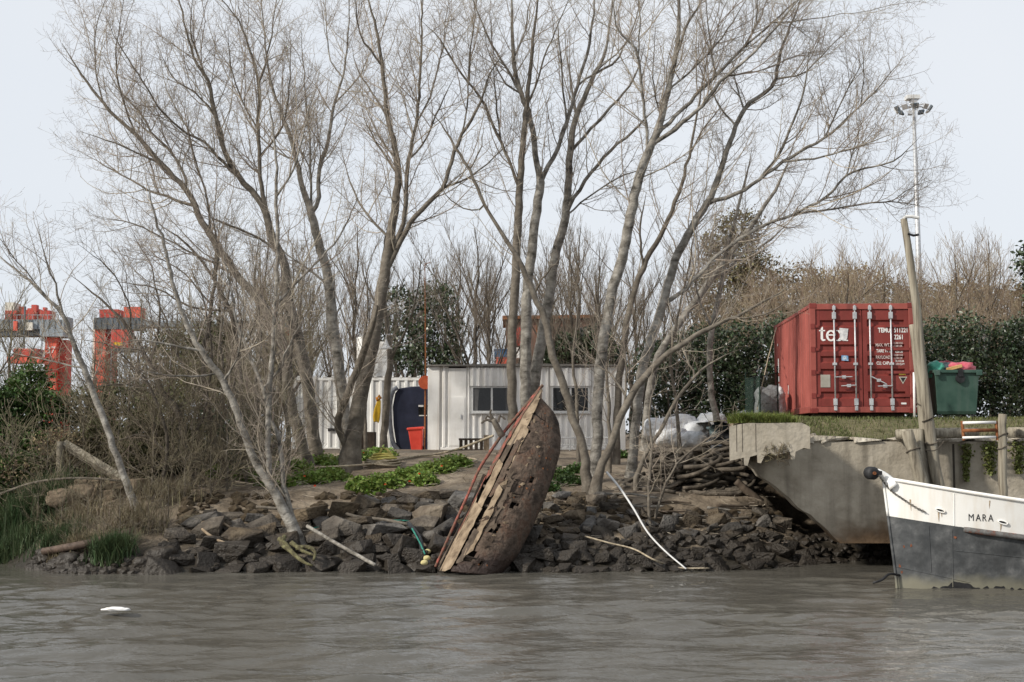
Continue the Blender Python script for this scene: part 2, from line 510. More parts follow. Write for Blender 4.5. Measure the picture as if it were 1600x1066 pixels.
def ground_z(x, y):
    x = np.asarray(x, float)
    y = np.asarray(y, float)
    s = y - np.interp(x, SHX, SHY)
    z = np.interp(s, [-30, -4, 0, 1.0, 2.7, 3.4, 7, 11, 14], [-2.5, -1.3, -0.02, 0.5, 1.2, 1.38, 1.85, 2.2, 2.25])
    under = sm(5.6, 6.8, x) * (1 - sm(31.5, 33.5, y))          # hollow under the quay
    z = z * (1 - under) + np.minimum(z, 0.35) * under
    z = z + sm(4.6, 6.4, x) * sm(32.5, 34.5, y) * 0.72          # filled yard behind the quay
    z = z + 0.05 * wob(x, y, 1.2) * sm(0.3, 2, s) * (1 - 0.85 * sm(37, 40, y))
    return z


def gz(x, y):
    return float(ground_z(x, y))


def ground_px(px, py, Y0=24.0, Y1=60.0):
    """where the view ray through a pixel meets the bank"""
    for Y in np.arange(Y0, Y1, 0.05):
        p = at(px, py, Y)
        if p[2] <= gz(p[0], p[1]):
            return p
    return at(px, py, Y1)


xs = np.concatenate((np.linspace(-1500, -60, 14), np.linspace(-50, -14, 25), np.linspace(-13.5, 13.5, 136), np.linspace(14, 50, 25), np.linspace(60, 1500, 14)))
ys = np.concatenate((np.linspace(20, 24, 5), np.linspace(24.4, 36, 70), np.linspace(36.5, 60, 48), np.linspace(65, 3000, 16)))
X, Y = np.meshgrid(xs, ys, indexing='ij')
Z = ground_z(X, Y)
gm = MB().grid(np.stack((X, Y, Z), -1))
o = link("ground", raw_mesh("ground", gm.V, gm.F, soil, True))
o["kind"] = "structure"
o["label"] = "brown earth bank rising from the river to the yard"

# river: real wave relief, finer where the photograph shows it
wm = bpy.data.materials.new("river_water")
wm.use_nodes = True
t = wm.node_tree
b = t.nodes["Principled BSDF"]
b.inputs["Base Color"].default_value = (0.088, 0.082, 0.069, 1)
b.inputs["Roughness"].default_value = 0.02
b.inputs["IOR"].default_value = 1.33
b.inputs["Specular IOR Level"].default_value = 0.5
ge = t.nodes.new("ShaderNodeNewGeometry")
prev = None
for sc, st, di, sy in ((2.8, 0.35, 0.05, 2.2), (7.0, 0.4, 0.02, 2.0), (16.0, 0.35, 0.007, 1.6)):
    mp = t.nodes.new("ShaderNodeMapping")
    mp.inputs["Scale"].default_value = (1, sy, 1)
    mp.inputs["Rotation"].default_value = (0, 0, 0.3)
    t.links.new(ge.outputs["Position"], mp.inputs[0])
    no = t.nodes.new("ShaderNodeTexNoise")
    no.inputs["Scale"].default_value = sc
    no.inputs["Detail"].default_value = 3
    no.inputs["Distortion"].default_value = 0.6
    t.links.new(mp.outputs[0], no.inputs["Vector"])
    bp = t.nodes.new("ShaderNodeBump")
    bp.inputs["Strength"].default_value = st
    bp.inputs["Distance"].default_value = di
    t.links.new(no.outputs["Fac"], bp.inputs["Height"])
    if prev:
        t.links.new(prev, bp.inputs["Normal"])
    prev = bp.outputs[0]
t.links.new(prev, b.inputs["Normal"])
xs = np.concatenate((np.linspace(-400, -40, 10), np.linspace(-36, -13, 60), np.linspace(-12.9, 12.9, 360), np.linspace(13, 36, 60), np.linspace(40, 400, 10)))
ys = np.concatenate((np.linspace(-400, -20, 10), np.linspace(-18, 11, 60), np.linspace(11.1, 28.4, 300), np.linspace(28.6, 34, 20)))
X, Y = np.meshgrid(xs, ys, indexing='ij')
Z = np.zeros_like(X)
wr = np.random.default_rng(11)
for i in range(90):
    lam = 0.26 * (2.4 / 0.26) ** (wr.random() ** 1.1)
    th = R(98) + wr.normal(0, 0.42)
    k = 2 * math.pi / lam
    ph = wr.random() * 6.283
    a = 0.0050 * lam * (0.6 + 0.8 * wr.random())
    arg = k * (X * math.cos(th) + Y * math.sin(th)) + ph + 0.5 * np.sin(0.35 * X + i) + 0.4 * np.sin(0.5 * Y + 2 * i)
    Z += a * (0.55 * np.sin(arg) + 0.75 * (1 - 2 * np.abs(np.sin(arg / 2))))
gust = 0.72 + 0.28 * np.sin(0.31 * X + 0.6 * np.sin(0.4 * Y) + 0.45 * Y) * np.sin(0.6 * Y - 0.12 * X + 1.0)
fade = (1 - sm(12, 22, np.abs(X))) * sm(2, 10, Y)
Z *= gust * (0.35 + 0.65 * fade) * (1 - 0.55 * sm(23.5, 26, Y))
Z += 0.05 * np.exp(-((X + 4.6 + 0.3 * (Y - 14.5)) / 0.9) ** 2 - ((Y - 14.2 - 0.35 * (X + 4.6)) / 0.28) ** 2)
nx, ny = X.shape
ii = np.arange(nx * ny).reshape(nx, ny)
Q = np.stack((ii[:-1, :-1], ii[1:, :-1], ii[1:, 1:], ii[:-1, 1:]), -1).reshape(-1, 4)
o = link("water", raw_mesh("water", np.stack((X, Y, Z), -1).reshape(-1, 3), Q, wm, True))
o["kind"] = "structure"
o["label"] = "choppy grey brown river water"

# ------------------------------------------------------------------ quay
QY = 26.5
SLY = 25.20                      # front of the deck slab that juts out at the left


def deck_edge(y):
    return np.interp(y, [25.2, 26.5, 31, 36], [4.20, 4.46, 5.2, 5.0])


def yard_h(x, y):
    z = 2.54 + 0.44 * sm(QY, 28.6, y)
    e = deck_edge(y)
    z = z + np.maximum(0, 2.86 - z) * (1 - sm(5.55, 6.25, x))
    return z + 0.08 * np.exp(-((x - e - 0.7) / 0.6) ** 2) * sm(QY - 0.3, QY + 0.8, y)


def yard_z(x, y):
    return float(yard_h(np.array([x]), np.array([y]))[0])


q = thing("concrete_quay", "broken stained concrete quay under the red container", "quay", (8.0, QY, 0))
jr = random.Random(3)
# front wall: upright, its lower left corner broken away along a diagonal
zb, zt = zat(849, QY), 2.50
low = [(1163, 716), (1180, 735), (1200, 752), (1222, 770), (1245, 790), (1266, 806), (1285, 822), (1300, 836), (1313, 848)]
poly = [(24.0, QY, zt), (5.60, QY, zt), (5.60, QY, 2.30), (at(1163, 700, QY)[0], QY, 2.30)]
for i in range(len(low) - 1):
    for k in (0, 0.5):
        p = at(low[i][0] * (1 - k) + low[i + 1][0] * k + jr.uniform(-2, 2), low[i][1] * (1 - k) + low[i + 1][1] * k + jr.uniform(-2, 2), QY)
        poly.append((p[0], QY, p[2]))
poly += [(at(1313, 848, QY)[0], QY, zb), (24.0, QY, zb)]
MB().prism(poly, (0, 0.5, 0)).build("wall", concrete, q)
# slab jutting out over the water at the left, its underside torn with hanging stubs
bot_px = [(1266, 702), (1256, 700), (1247, 704), (1243, 706), (1242, 718), (1237, 718), (1234, 706), (1222, 709), (1212, 712), (1203, 708), (1195, 712), (1189, 724), (1184, 723), (1183, 711), (1172, 714), (1168, 728), (1163, 727), (1162, 715), (1150, 718), (1140, 720)]
bl_ = [at(a, b_, SLY) for a, b_ in bot_px]
poly = [(bl_[-1][0], SLY, 2.78)] + [(bl_[-1][0] + (bl_[0][0] - bl_[-1][0]) * k, SLY, z) for k, z in ((0.12, 2.83), (0.25, 2.855), (0.5, 2.85), (0.75, 2.86), (0.9, 2.86), (1.0, 2.78))] + [(p[0], SLY, p[2]) for p in bl_]
xl_, xr_ = bl_[-1][0], bl_[0][0]
n = len(poly)
back = [(p[0] + 0.26 - 0.36 * (p[0] - xl_) / (xr_ - xl_), QY - 0.004, p[2]) for p in poly]
MB().add(poly + back, [tuple(range(n - 1, -1, -1)), tuple(range(n, 2 * n))] + [(i, (i + 1) % n, n + (i + 1) % n, n + i) for i in range(n)]).build("jutting_slab", concrete, q)
for px in (1151, 1160, 1181):          # board joints left in the face by the shuttering
    x = at(px, 690, SLY)[0]
    MB().b2((x - 0.005, SLY - 0.004, 2.30), (x + 0.005, SLY - 0.001, 2.84)).build("joint", concrete_dark, q)
MB().prism([(4.47, QY, 2.30), (5.15, 31.0, 2.30), (5.5, 31.0, 2.30), (4.9, QY, 2.30)], (0, 0, 0.55)).build("deck_edge", concrete, q)
MB().prism([(4.95, QY + 0.03, 2.28), (5.5, 31.0, 2.28), (5.5, 33, 2.28), (24, 33, 2.28), (24, QY + 0.51, 2.28), (6.0, QY + 0.51, 2.28), (6.0, QY + 0.03, 2.28)], (0, 0, 0.2)).build("deck_slab", concrete_dark, q)
front = [(6.0, QY, zt)]
# broken coping blocks along the front lip
cb = random.Random(5)
xq = front[0][0] - 0.05
while xq < 13:
    w = cb.uniform(0.5, 1.1)
    h = cb.uniform(0.13, 0.19)
    bm = bmesh.new()
    for _ in range(26):
        bmesh.ops.create_vert(bm, co=(cb.uniform(0, w), cb.uniform(-0.07, 0.3), cb.uniform(0, h) * (0.8 + 0.2 * cb.random())))
    r_ = bmesh.ops.convex_hull(bm, input=bm.verts)
    bmesh.ops.delete(bm, geom=[v for v in bm.verts if not v.link_faces], context='VERTS')
    me = bpy.data.meshes.new("coping_block")
    bm.to_mesh(me)
    bm.free()
    me.materials.append(concrete_raw)
    c = link("coping_block", me, q, (xq - 8.0, 0, 2.47 + cb.uniform(-0.02, 0.02)))
    xq += w * 0.93
# crumbled corner lumps
for i in range(30):
    p = np.array((jr.uniform(5.66, 6.4), QY + jr.uniform(-0.06, 0.35), 0.0))
    p[2] = yard_z(p[0], p[1]) - 0.03 if i < 20 else jr.uniform(2.42, 2.75)
    if i >= 20:
        p[0], p[1] = jr.uniform(5.72, 6.1), QY - jr.uniform(0.0, 0.05)
    bm = bmesh.new()
    s_ = jr.uniform(0.05, 0.13)
    for _ in range(14):
        bmesh.ops.create_vert(bm, co=(jr.uniform(-s_, s_), jr.uniform(-s_ * .5, s_), jr.uniform(-s_, s_) * .8))
    bmesh.ops.convex_hull(bm, input=bm.verts)
    bmesh.ops.delete(bm, geom=[v for v in bm.verts if not v.link_faces], context='VERTS')
    me = bpy.data.meshes.new("rubble")
    bm.to_mesh(me)
    bm.free()
    me.materials.append(concrete_raw)
    link("rubble", me, q, (p[0] - 8.0, p[1] - QY, p[2]))
# dark piles under the wall
for x in (9.4, 12.0, 14.6):
    MB().tube([(x, QY + 0.9, -1.2), (x, QY + 0.9, 2.42)], 0.2, 10).build("pile", concrete_dark, q, smooth=True)
for x in (8.9, 11.5):
    MB().b2((x - .02, QY - 0.012, zb + .02), (x + .02, QY - 0.004, zt - .05)).build("joint", concrete_dark, q)

# yard surface on the quay
xs = np.linspace(0, 1, 80)
ys = np.concatenate((np.linspace(QY + 0.01, 29, 24), np.linspace(29.3, 36, 20)))
G = np.zeros((80, len(ys), 3))
for j, y in enumerate(ys):
    xl = deck_edge(y) + 0.02
    G[:, j, 0] = xl + (24 - xl) * xs ** 1.6
    G[:, j, 1] = y
    G[:, j, 2] = yard_h(G[:, j, 0], np.full(80, y)) + 0.02 * wob(G[:, j, 0] * 2, y * 2)
yard_mb = MB().grid(G)
G2 = np.zeros((24, 8, 3))
for j, y in enumerate(np.linspace(SLY + 0.03, QY + 0.012, 8)):
    G2[:, j, 0] = np.linspace(float(deck_edge(y)) + 0.03, 5.70 - 0.10 * (y - SLY) / (QY - SLY), 24)
    G2[:, j, 1] = y
    G2[:, j, 2] = yard_h(G2[:, j, 0], np.full(24, y)) + 0.012 + 0.01 * wob(G2[:, j, 0] * 2, y * 2) - 0.06 * (1 - sm(4.2, 4.5, G2[:, j, 0]))
yard_mb.grid(G2)
yard_soil = mat("yard_earth", [(0.3, (0.075, 0.07, 0.03)), (0.5, (0.13, 0.115, 0.06)), (0.7, (0.20, 0.165, 0.10))], scale=1.6, bump=0.9, bscale=9, rough=0.95, dist=0.05)
o = link("quay_yard", raw_mesh("quay_yard", yard_mb.V, yard_mb.F, yard_soil, True))
o["kind"] = "structure"
o["label"] = "grassy earth surface on top of the quay"


# ------------------------------------------------------------------ stone revetment: every stone its own part
rev = thing("stone_revetment", "rough dry stone revetment of dark blocks along the waterline", "stone bank", (0, 26.5, 0))
sr = random.Random(21)


def stone_mesh(w, d, h, flat):
    bm = bmesh.new()
    for _ in range(20):
        c = [sr.uniform(-1, 1), sr.uniform(-1, 1), sr.uniform(-1, 1)]
        k = max(abs(v) for v in c) ** 0.35
        c = [max(-1, min(1, v / max(k, 0.2) * (1.15 if flat else 1.0))) for v in c]
        bmesh.ops.create_vert(bm, co=(c[0] * w / 2, c[1] * d / 2, c[2] * h / 2))
    bmesh.ops.convex_hull(bm, input=bm.verts)
    bmesh.ops.delete(bm, geom=[v for v in bm.verts if not v.link_faces], context='VERTS')
    bmesh.ops.dissolve_limit(bm, angle_limit=0.35, verts=bm.verts, edges=bm.edges)
    bmesh.ops.bevel(bm, geom=list(bm.edges), offset=0.018, segments=1, affect='EDGES', clamp_overlap=True)
    me = bpy.data.meshes.new("stone")
    bm.to_mesh(me)
    bm.free()
    me.materials.append(stone)
    return me


stones = [stone_mesh(1, 0.85, 0.72, i % 2 == 0) for i in range(16)]
count = 0
spots = []
for row in range(10):
    s_ = -0.12 + row * 0.33
    x = -7.0 + (row % 2) * 0.25
    while x < 7.3:
        big = (0.60 if row < 7 else 0.5) if x < 0.3 else 0.38
        w = big * sr.uniform(0.5, 1.45)
        if (row > 6 and x > 2.2) or (row > 6 and x < -3.4):
            x += w
            continue
        spots.append((x + w / 2, s_ + sr.uniform(-.08, .08), w, sr.uniform(0.75, 1.15)))
        x += w * 0.94
sr.shuffle(spots)
late = []
for (x, s_, w, hh) in spots:
    y = float(np.interp(x, SHX, SHY)) + s_
    z = gz(x, y)
    if x > 5.9 and y > 27.9:
        continue
    if count < 298:
        c = link("stone", sr.choice(stones), rev, (x, y - 26.5, z + 0.02 + sr.uniform(-0.03, 0.1)))
        c.scale = (w, w * sr.uniform(0.75, 1.1), w * hh * sr.uniform(0.62, 1.0))
        c.rotation_euler = (sr.gauss(0.15, 0.18), sr.gauss(0, 0.16), sr.choice((0, math.pi)) + sr.gauss(0, 0.28))
        count += 1
    else:
        late.append((x, y, z, w))
# small filler rubble between the blocks
bm = bmesh.new()
fl = random.Random(8)
for i in range(900):
    x = fl.uniform(-9.6, 8.6)
    s_ = fl.uniform(-0.15, 0.5) if x < -7 else fl.uniform(-0.15, 3.1) if x < 2.5 else fl.uniform(-0.15, 2.2)
    y = float(np.interp(x, SHX, SHY)) + s_
    r_ = fl.uniform(0.05, 0.16)
    ret = bmesh.ops.create_icosphere(bm, subdivisions=1, radius=r_)
    for v in ret["verts"]:
        v.co = Vector((v.co.x * 1.25 * fl.uniform(.75, 1.2), v.co.y * fl.uniform(.75, 1.2), v.co.z * fl.uniform(.6, 1))) + Vector((x, y - 26.5, gz(x, y) + 0.02))
me = bpy.data.meshes.new("rubble_fill")
bm.to_mesh(me)
bm.free()
me.materials.append(stone)
o = link("rubble_fill", me, rev)
o["kind"] = "stuff"
# ================================================================== bare trees
def spawn(P, Rr, r, spacing, t0, t1, l0, l1, ang, up, K, rk, rmin=0.0032, cmax=60, wig=0.12):
    """children of many parent paths at once: P (N,K,3), Rr (N,K)"""
    N, Kp, _ = P.shape
    L = np.linalg.norm(np.diff(P, axis=1), axis=2).sum(1)
    cnt = np.clip((L * (t1 - t0) / spacing * (0.75 + 0.5 * r.random(N))).astype(int), 0, cmax)
    idx = np.repeat(np.arange(N), cnt)
    M = len(idx)
    if M == 0:
        return np.zeros((0, K, 3)), np.zeros((0, K))
    tt = t0 + (t1 - t0) * r.random(M)
    f = tt * (Kp - 1)
    i0 = np.minimum(f.astype(int), Kp - 2)
    w = (f - i0)[:, None]
    A, B = P[idx, i0], P[idx, i0 + 1]
    pos = A * (1 - w) + B * w
    T = norm(B - A)
    rp = Rr[idx, i0] * (1 - w[:, 0]) + Rr[idx, i0 + 1] * w[:, 0]
    pr = norm(np.cross(T, norm(r.normal(size=(M, 3)))))
    a = np.radians(r.uniform(ang[0], ang[1], M))[:, None]
    d = norm(np.cos(a) * T + np.sin(a) * pr)
    ln = (l0 * (1 - tt) + l1 * tt) * r.uniform(0.45, 1.15, M)
    ln = np.minimum(ln, 0.9 * L[idx])
    st = (ln / (K - 1))[:, None]
    C = np.zeros((M, K, 3))
    C[:, 0] = pos
    for k in range(1, K):
        d = norm(d + np.array((0, 0, up / K * 2)) + wig * r.normal(size=(M, 3)))
        C[:, k] = C[:, k - 1] + d * st
    r0 = np.maximum(np.minimum(rp * 0.62, rk * ln + 0.002), rmin)
    rr = r0[:, None] * np.linspace(1, 0.35, K)[None]
    return C, np.maximum(rr, rmin * 0.8)


def crown_mesh(parts):
    Vs, Qs, n = [], [], 0
    for P, Rr, sd in parts:
        if len(P) == 0:
            continue
        V, Q = tubes(P, Rr, sd)
        Vs.append(V)
        Qs.append(Q + n)
        n += len(V)
    return np.vstack(Vs), np.vstack(Qs)


def extend_up(st, extra):
    """carry a limb on beyond the top edge of the picture"""
    (x0, y0, w0), (x1, y1, w1) = st[-2], st[-1]
    d = math.hypot(x1 - x0, y1 - y0) or 1
    return st + [(x1 + (x1 - x0) / d * extra, y1 + (y1 - y0) / d * extra, max(w1 * 0.45, 1.2))]


def tree(name, label, Y, stems, bark=None, twig=None, seed=1, dens=1.0, start=0.35, lstart=0.12, dy=1.8, group=None, cat="tree",
         l2=(2.6, 0.7), ang=(28, 62), up=0.45, fine=True, lean=0.4):
    """stems: pixel traces (x, y, width) of the trunk (first) and its main limbs"""
    r = np.random.default_rng(seed)
    bark = bark or bark_pale
    twig = twig or twig_mat
    base = at(stems[0][0][0], stems[0][0][1], Y)
    root = thing(name, label, cat, base, 0, group)
    done = []                                    # (px samples, Y samples)
    paths = []
    for i, st in enumerate(stems):
        st = [tuple(p) if len(p) == 3 else (*p, None) for p in st]
        # fill missing widths linearly
        ws = [p[2] for p in st]
        known = [k for k, w in enumerate(ws) if w is not None]
        if not known:
            ws = list(np.linspace(9, 3, len(st)))
        else:
            if ws[-1] is None:
                ws[-1] = max(2.0, ws[known[-1]] * 0.35)
            if ws[0] is None:
                ws[0] = 10
            kn = [k for k, w in enumerate(ws) if w is not None]
            ws = list(np.interp(range(len(st)), kn, [ws[k] for k in kn]))
        st = [(p[0], p[1], w) for p, w in zip(st, ws)]
        if st[-1][1] < 25:
            st = extend_up(st, 110)
        if i == 0:
            y_start = Y
        else:
            bx, by = st[0][0], st[0][1]
            d_best = 1e9
            y_start = Y
            for PX, YY in done:
                dd = np.hypot(PX[:, 0] - bx, PX[:, 1] - by)
                k = int(dd.argmin())
                if dd[k] < d_best:
                    d_best, y_start = dd[k], YY[k]
                    if dd[k] < 40:
                        st[0] = (PX[k, 0], PX[k, 1], st[0][2])
        n = max(10, int(sum(math.hypot(st[k + 1][0] - st[k][0], st[k + 1][1] - st[k][1]) for k in range(len(st) - 1)) / 14))
        S = cr(st, n)
        off = (r.uniform(-1, 1) * dy) if i else r.uniform(-1, 1) * lean
        YY = y_start + off * np.linspace(0, 1, n) ** 1.2
        W = np.array([at(S[k, 0], S[k, 1], YY[k]) for k in range(n)])
        rad = np.maximum(S[:, 2] * (0.69 if i == 0 else 0.58), 1.0) / 2 / F_PX * YY
        rad[-4:] *= np.linspace(0.9, 0.35, 4)
        W[1:-1] += r.normal(0, 0.012, (n - 2, 3))
        done.append((S, YY))
        if i == 0:                               # root flare, run into the ground
            W = np.vstack((W[0] + (0, 0, -0.5), W[0] + (0, 0, -0.05), W[1:]))
            rad = np.r_[rad[0] * 1.5, rad[0] * 1.28, rad[1:]]
            rad[2:4] *= np.linspace(1.12, 1.04, len(rad[2:4]))
        rad = rad * (1 + 0.018 * r.normal(size=len(rad)))
        V, Q = tubes(W[None], rad[None], 9 if rad[0] > 0.05 else 6)
        mesh("trunk" if i == 0 else "limb", V, Q, bark if rad[0] > 0.035 or i == 0 else bark, root, smooth=True)
        KK = 24
        ii = np.linspace(0, len(W) - 1, KK)
        Wr = np.stack([np.interp(ii, np.arange(len(W)), W[:, c]) for c in range(3)], 1)
        Rr = np.interp(ii, np.arange(len(W)), rad)
        s0 = start if i == 0 else lstart
        k0 = int(s0 * (KK - 1))
        seg = Wr[k0:]
        ii = np.linspace(0, len(seg) - 1, KK)
        paths.append((np.stack([np.interp(ii, np.arange(len(seg)), seg[:, c]) for c in range(3)], 1), np.interp(ii, np.arange(len(seg)), Rr[k0:])))
    P = np.stack([p for p, _ in paths])
    Rr = np.stack([q_ for _, q_ in paths])
    P2, R2 = spawn(P, Rr, r, 0.20 / dens, 0.0, 1.0, l2[0] * 1.15, l2[1] * 1.3, ang, up, 8, 0.0062, 0.0042)
    P3, R3 = spawn(P2, R2, r, 0.115 / dens, 0.12, 1.0, 0.95, 0.42, (30, 75), up * 0.6, 5, 0.0062, 0.003, wig=0.24)
    parts = [(P2, R2, 5), (P3, R3, 3)]
    if fine:
        P4, R4 = spawn(P3, R3, r, 0.125 / dens, 0.12, 1.0, 0.34, 0.2, (35, 85), up * 0.3, 3, 0.008, 0.0025, wig=0.3)
        parts.append((P4, R4, 3))
    V, Q = crown_mesh(parts)
    mesh("crown", V, Q, twig, root)
    return root


# far left leaning tree at the water
tree("leaning_tree", "slim pale tree leaning left over the low bushes at far left", 27.6,
     [[(226, 838, 20), (205, 775, 18), (185, 720, 16), (160, 650, 15), (140, 600, 14), (120, 550, 12), (98, 492, 10), (72, 465, 7), (30, 425, 5), (-10, 392, 3)],
      [(98, 495, 8), (85, 440, 5), (70, 400, 3), (60, 350, 2)], [(120, 580, 6), (70, 562, 4), (0, 548, 3)], [(72, 468, 5), (20, 400, 3), (-20, 350, 2)]],
     seed=2, start=0.5, dens=0.85, l2=(1.6, 0.6), dy=1.0)
# multi-stem tree rooted in the stones
tree("waterside_tree", "pale many-stemmed tree rooted in the stones with mossy base at waterline", 26.9,
     [[(474, 858, 36), (455, 820, 28), (432, 775, 22), (410, 740, 19), (396, 715, 18), (375, 660, 17), (350, 597, 16), (312, 545, 14), (285, 490, 11), (268, 434, 9), (258, 390, 7), (240, 330, 5), (225, 270, 3)],
      [(462, 836, 18), (440, 795, 17), (424, 760, 16), (419, 700, 15), (420, 640, 15), (426, 560, 14), (430, 470, 13), (433, 400, 11), (432, 302, 9), (431, 245, 7), (425, 190, 5), (415, 120, 3)],
      [(432, 302, 7), (456, 270, 6), (470, 225, 5), (484, 170, 3), (500, 110, 2)],
      [(466, 840, 18), (452, 790, 14), (443, 751, 13), (436, 690, 12), (420, 650, 11), (413, 613, 11), (389, 555, 9), (369, 505, 8), (362, 460, 6), (350, 400, 4)],
      [(413, 613, 7), (440, 570, 6), (462, 520, 5), (490, 470, 3)],
      [(350, 597, 8), (370, 560, 6), (378, 520, 4), (380, 470, 3)],
      [(340, 580, 7), (300, 588, 5), (250, 585, 4), (210, 575, 3)],
      [(428, 482, 8), (455, 450, 7), (500, 405, 6), (530, 370, 5), (555, 320, 3), (565, 270, 2)],
      [(312, 545, 8), (270, 540, 6), (220, 530, 4), (180, 540, 2)]],
     seed=3, start=0.4, dens=0.9, l2=(1.9, 0.6), dy=1.4)
# pair of trunks by the pale container
tree("poplar_tree", "grey poplar with long limb sweeping up to the far upper left", 33.2,
     [[(483, 733, 28), (470, 690, 27), (452, 620, 26), (447, 560, 24), (432, 515, 21), (405, 468, 19), (371, 432, 18), (345, 392, 17), (316, 346, 15), (291, 298, 13), (249, 253, 11), (211, 211, 9), (164, 165, 7), (126, 114, 5), (97, 68, 3)],
      [(295, 300, 9), (287, 270, 8), (266, 236, 7), (240, 211, 6), (219, 177, 5), (185, 140, 4), (160, 90, 3)],
      [(300, 322, 10), (249, 304, 7), (207, 283, 5), (164, 258, 4), (126, 236, 2)],
      [(249, 253, 7), (215, 240, 5), (170, 220, 4), (120, 205, 2)],
      [(330, 370, 8), (322, 300, 6), (300, 230, 5), (290, 160, 3)],
      [(164, 165, 5), (150, 110, 4), (150, 50, 3), (165, 0, 2)],
      [(211, 211, 6), (190, 150, 5), (180, 90, 4), (190, 20, 2)],
      [(371, 432, 9), (330, 410, 7), (270, 380, 5), (210, 350, 4), (150, 340, 2)]],
     bark=bark_mid, seed=4, start=0.45, l2=(2.4, 0.7))
tree("poplar_tree", "grey poplar forking into several tall limbs left of centre", 33.8,
     [[(499, 728, 31), (490, 687, 29), (482, 610, 28), (470, 545, 26), (450, 467, 23), (443, 410, 21), (426, 372, 19), (414, 329, 16), (395, 300, 14), (376, 279, 13), (350, 236, 11), (333, 160, 9), (325, 127, 8), (304, 93, 6), (283, 13, 4)],
      [(418, 340, 14), (410, 300, 12), (407, 274, 11), (403, 203, 10), (405, 135, 9), (392, 84, 7), (376, 38, 5), (350, 4, 3)],
      [(376, 290, 9), (345, 250, 8), (316, 220, 7), (283, 203, 6), (249, 169, 5), (219, 122, 4), (185, 68, 3), (164, 25, 2)],
      [(350, 236, 8), (340, 190, 6), (310, 150, 5), (270, 120, 4), (240, 60, 2)],
      [(403, 203, 6), (380, 160, 5), (360, 100, 4), (355, 40, 2)],
      [(405, 135, 6), (420, 80, 5), (430, 10, 3)],
      [(440, 400, 8), (400, 370, 6), (350, 350, 5), (300, 330, 3)],
      [(325, 127, 5), (300, 60, 4), (300, 0, 2)],
      [(407, 250, 6), (440, 200, 5), (452, 130, 4), (455, 60, 2)]],
     bark=bark_mid, seed=5, start=0.5, l2=(2.4, 0.7))
tree("poplar_tree", "straight pale poplar before the pale container, forked high up", 37.0,
     [[(543, 706, 30), (536, 640, 28), (528, 560, 26), (520, 508, 25), (513, 433, 22), (500, 387, 20), (487, 335, 18), (473, 296, 13), (464, 253, 11), (447, 194, 9), (426, 139, 6), (415, 80, 4), (410, 20, 3)],
      [(488, 338, 12), (498, 312, 12), (498, 266, 11), (511, 224, 10), (523, 160, 8), (534, 127, 6), (542, 76, 5), (546, 10, 3)],
      [(488, 330, 8), (486, 280, 7), (482, 200, 5), (475, 120, 4), (470, 40, 2)],
      [(464, 253, 6), (430, 235, 5), (395, 200, 4), (370, 150, 2)],
      [(534, 127, 5), (515, 90, 4), (508, 20, 2)],
      [(523, 160, 5), (560, 120, 4), (585, 70, 2)],
      [(515, 440, 8), (480, 420, 6), (440, 390, 4), (400, 330, 3)]],
     seed=6, start=0.52, l2=(2.2, 0.7))
# leaning pair at the centre left
tree("leaning_poplar", "thick grey poplar leaning right beside yellow oilskin", 32.2,
     [[(547, 712, 42), (556, 660, 37), (568, 600, 34), (582, 535, 31), (592, 475, 28), (600, 430, 26), (606, 394, 22), (616, 330, 19), (622, 276, 16), (618, 236, 14), (606, 185, 11), (598, 106, 9), (587, 39, 6), (575, 0, 4)],
      [(512, 718, 20), (528, 660, 20), (548, 605, 20), (570, 545, 20), (590, 478, 18)],
      [(603, 405, 16), (630, 347, 13), (638, 252, 11), (650, 193, 9), (657, 110, 7), (660, 0, 4)],
      [(600, 425, 16), (618, 394, 15), (642, 347, 14), (670, 315, 13), (693, 291, 12), (713, 228, 10), (752, 158, 7), (764, 118, 5), (791, 79, 3)],
      [(693, 291, 7), (736, 276, 5), (783, 236, 3), (820, 200, 2)],
      [(598, 106, 7), (580, 80, 6), (563, 55, 5), (555, 0, 3)],
      [(650, 193, 6), (672, 150, 5), (690, 80, 4), (700, 10, 2)],
      [(606, 185, 7), (585, 150, 5), (560, 110, 4), (545, 60, 2)],
      [(713, 228, 6), (728, 180, 5), (735, 100, 4), (740, 20, 2)],
      [(610, 370, 8), (570, 330, 6), (545, 280, 4), (530, 210, 2)],
      [(622, 276, 8), (600, 240, 6), (575, 200, 4), (560, 150, 2)],
      [(638, 252, 6), (665, 220, 5), (690, 160, 4), (715, 110, 2)]],
     bark=bark_mid, seed=7, start=0.5, l2=(2.3, 0.7))
tree("slim_tree", "slim grey tree with white bell lamp before the pale container", 38.2,
     [[(600, 708, 17), (602, 650, 16), (606, 600, 16), (611, 560, 14), (605, 510, 12), (598, 450, 10), (600, 390, 7), (612, 330, 4)],
      [(611, 560, 9), (640, 500, 6), (655, 440, 4), (660, 380, 3)], [(603, 500, 6), (575, 450, 5), (560, 390, 3)]],
     seed=8, start=0.5, bark=bark_mid, l2=(1.7, 0.6), dens=0.8)
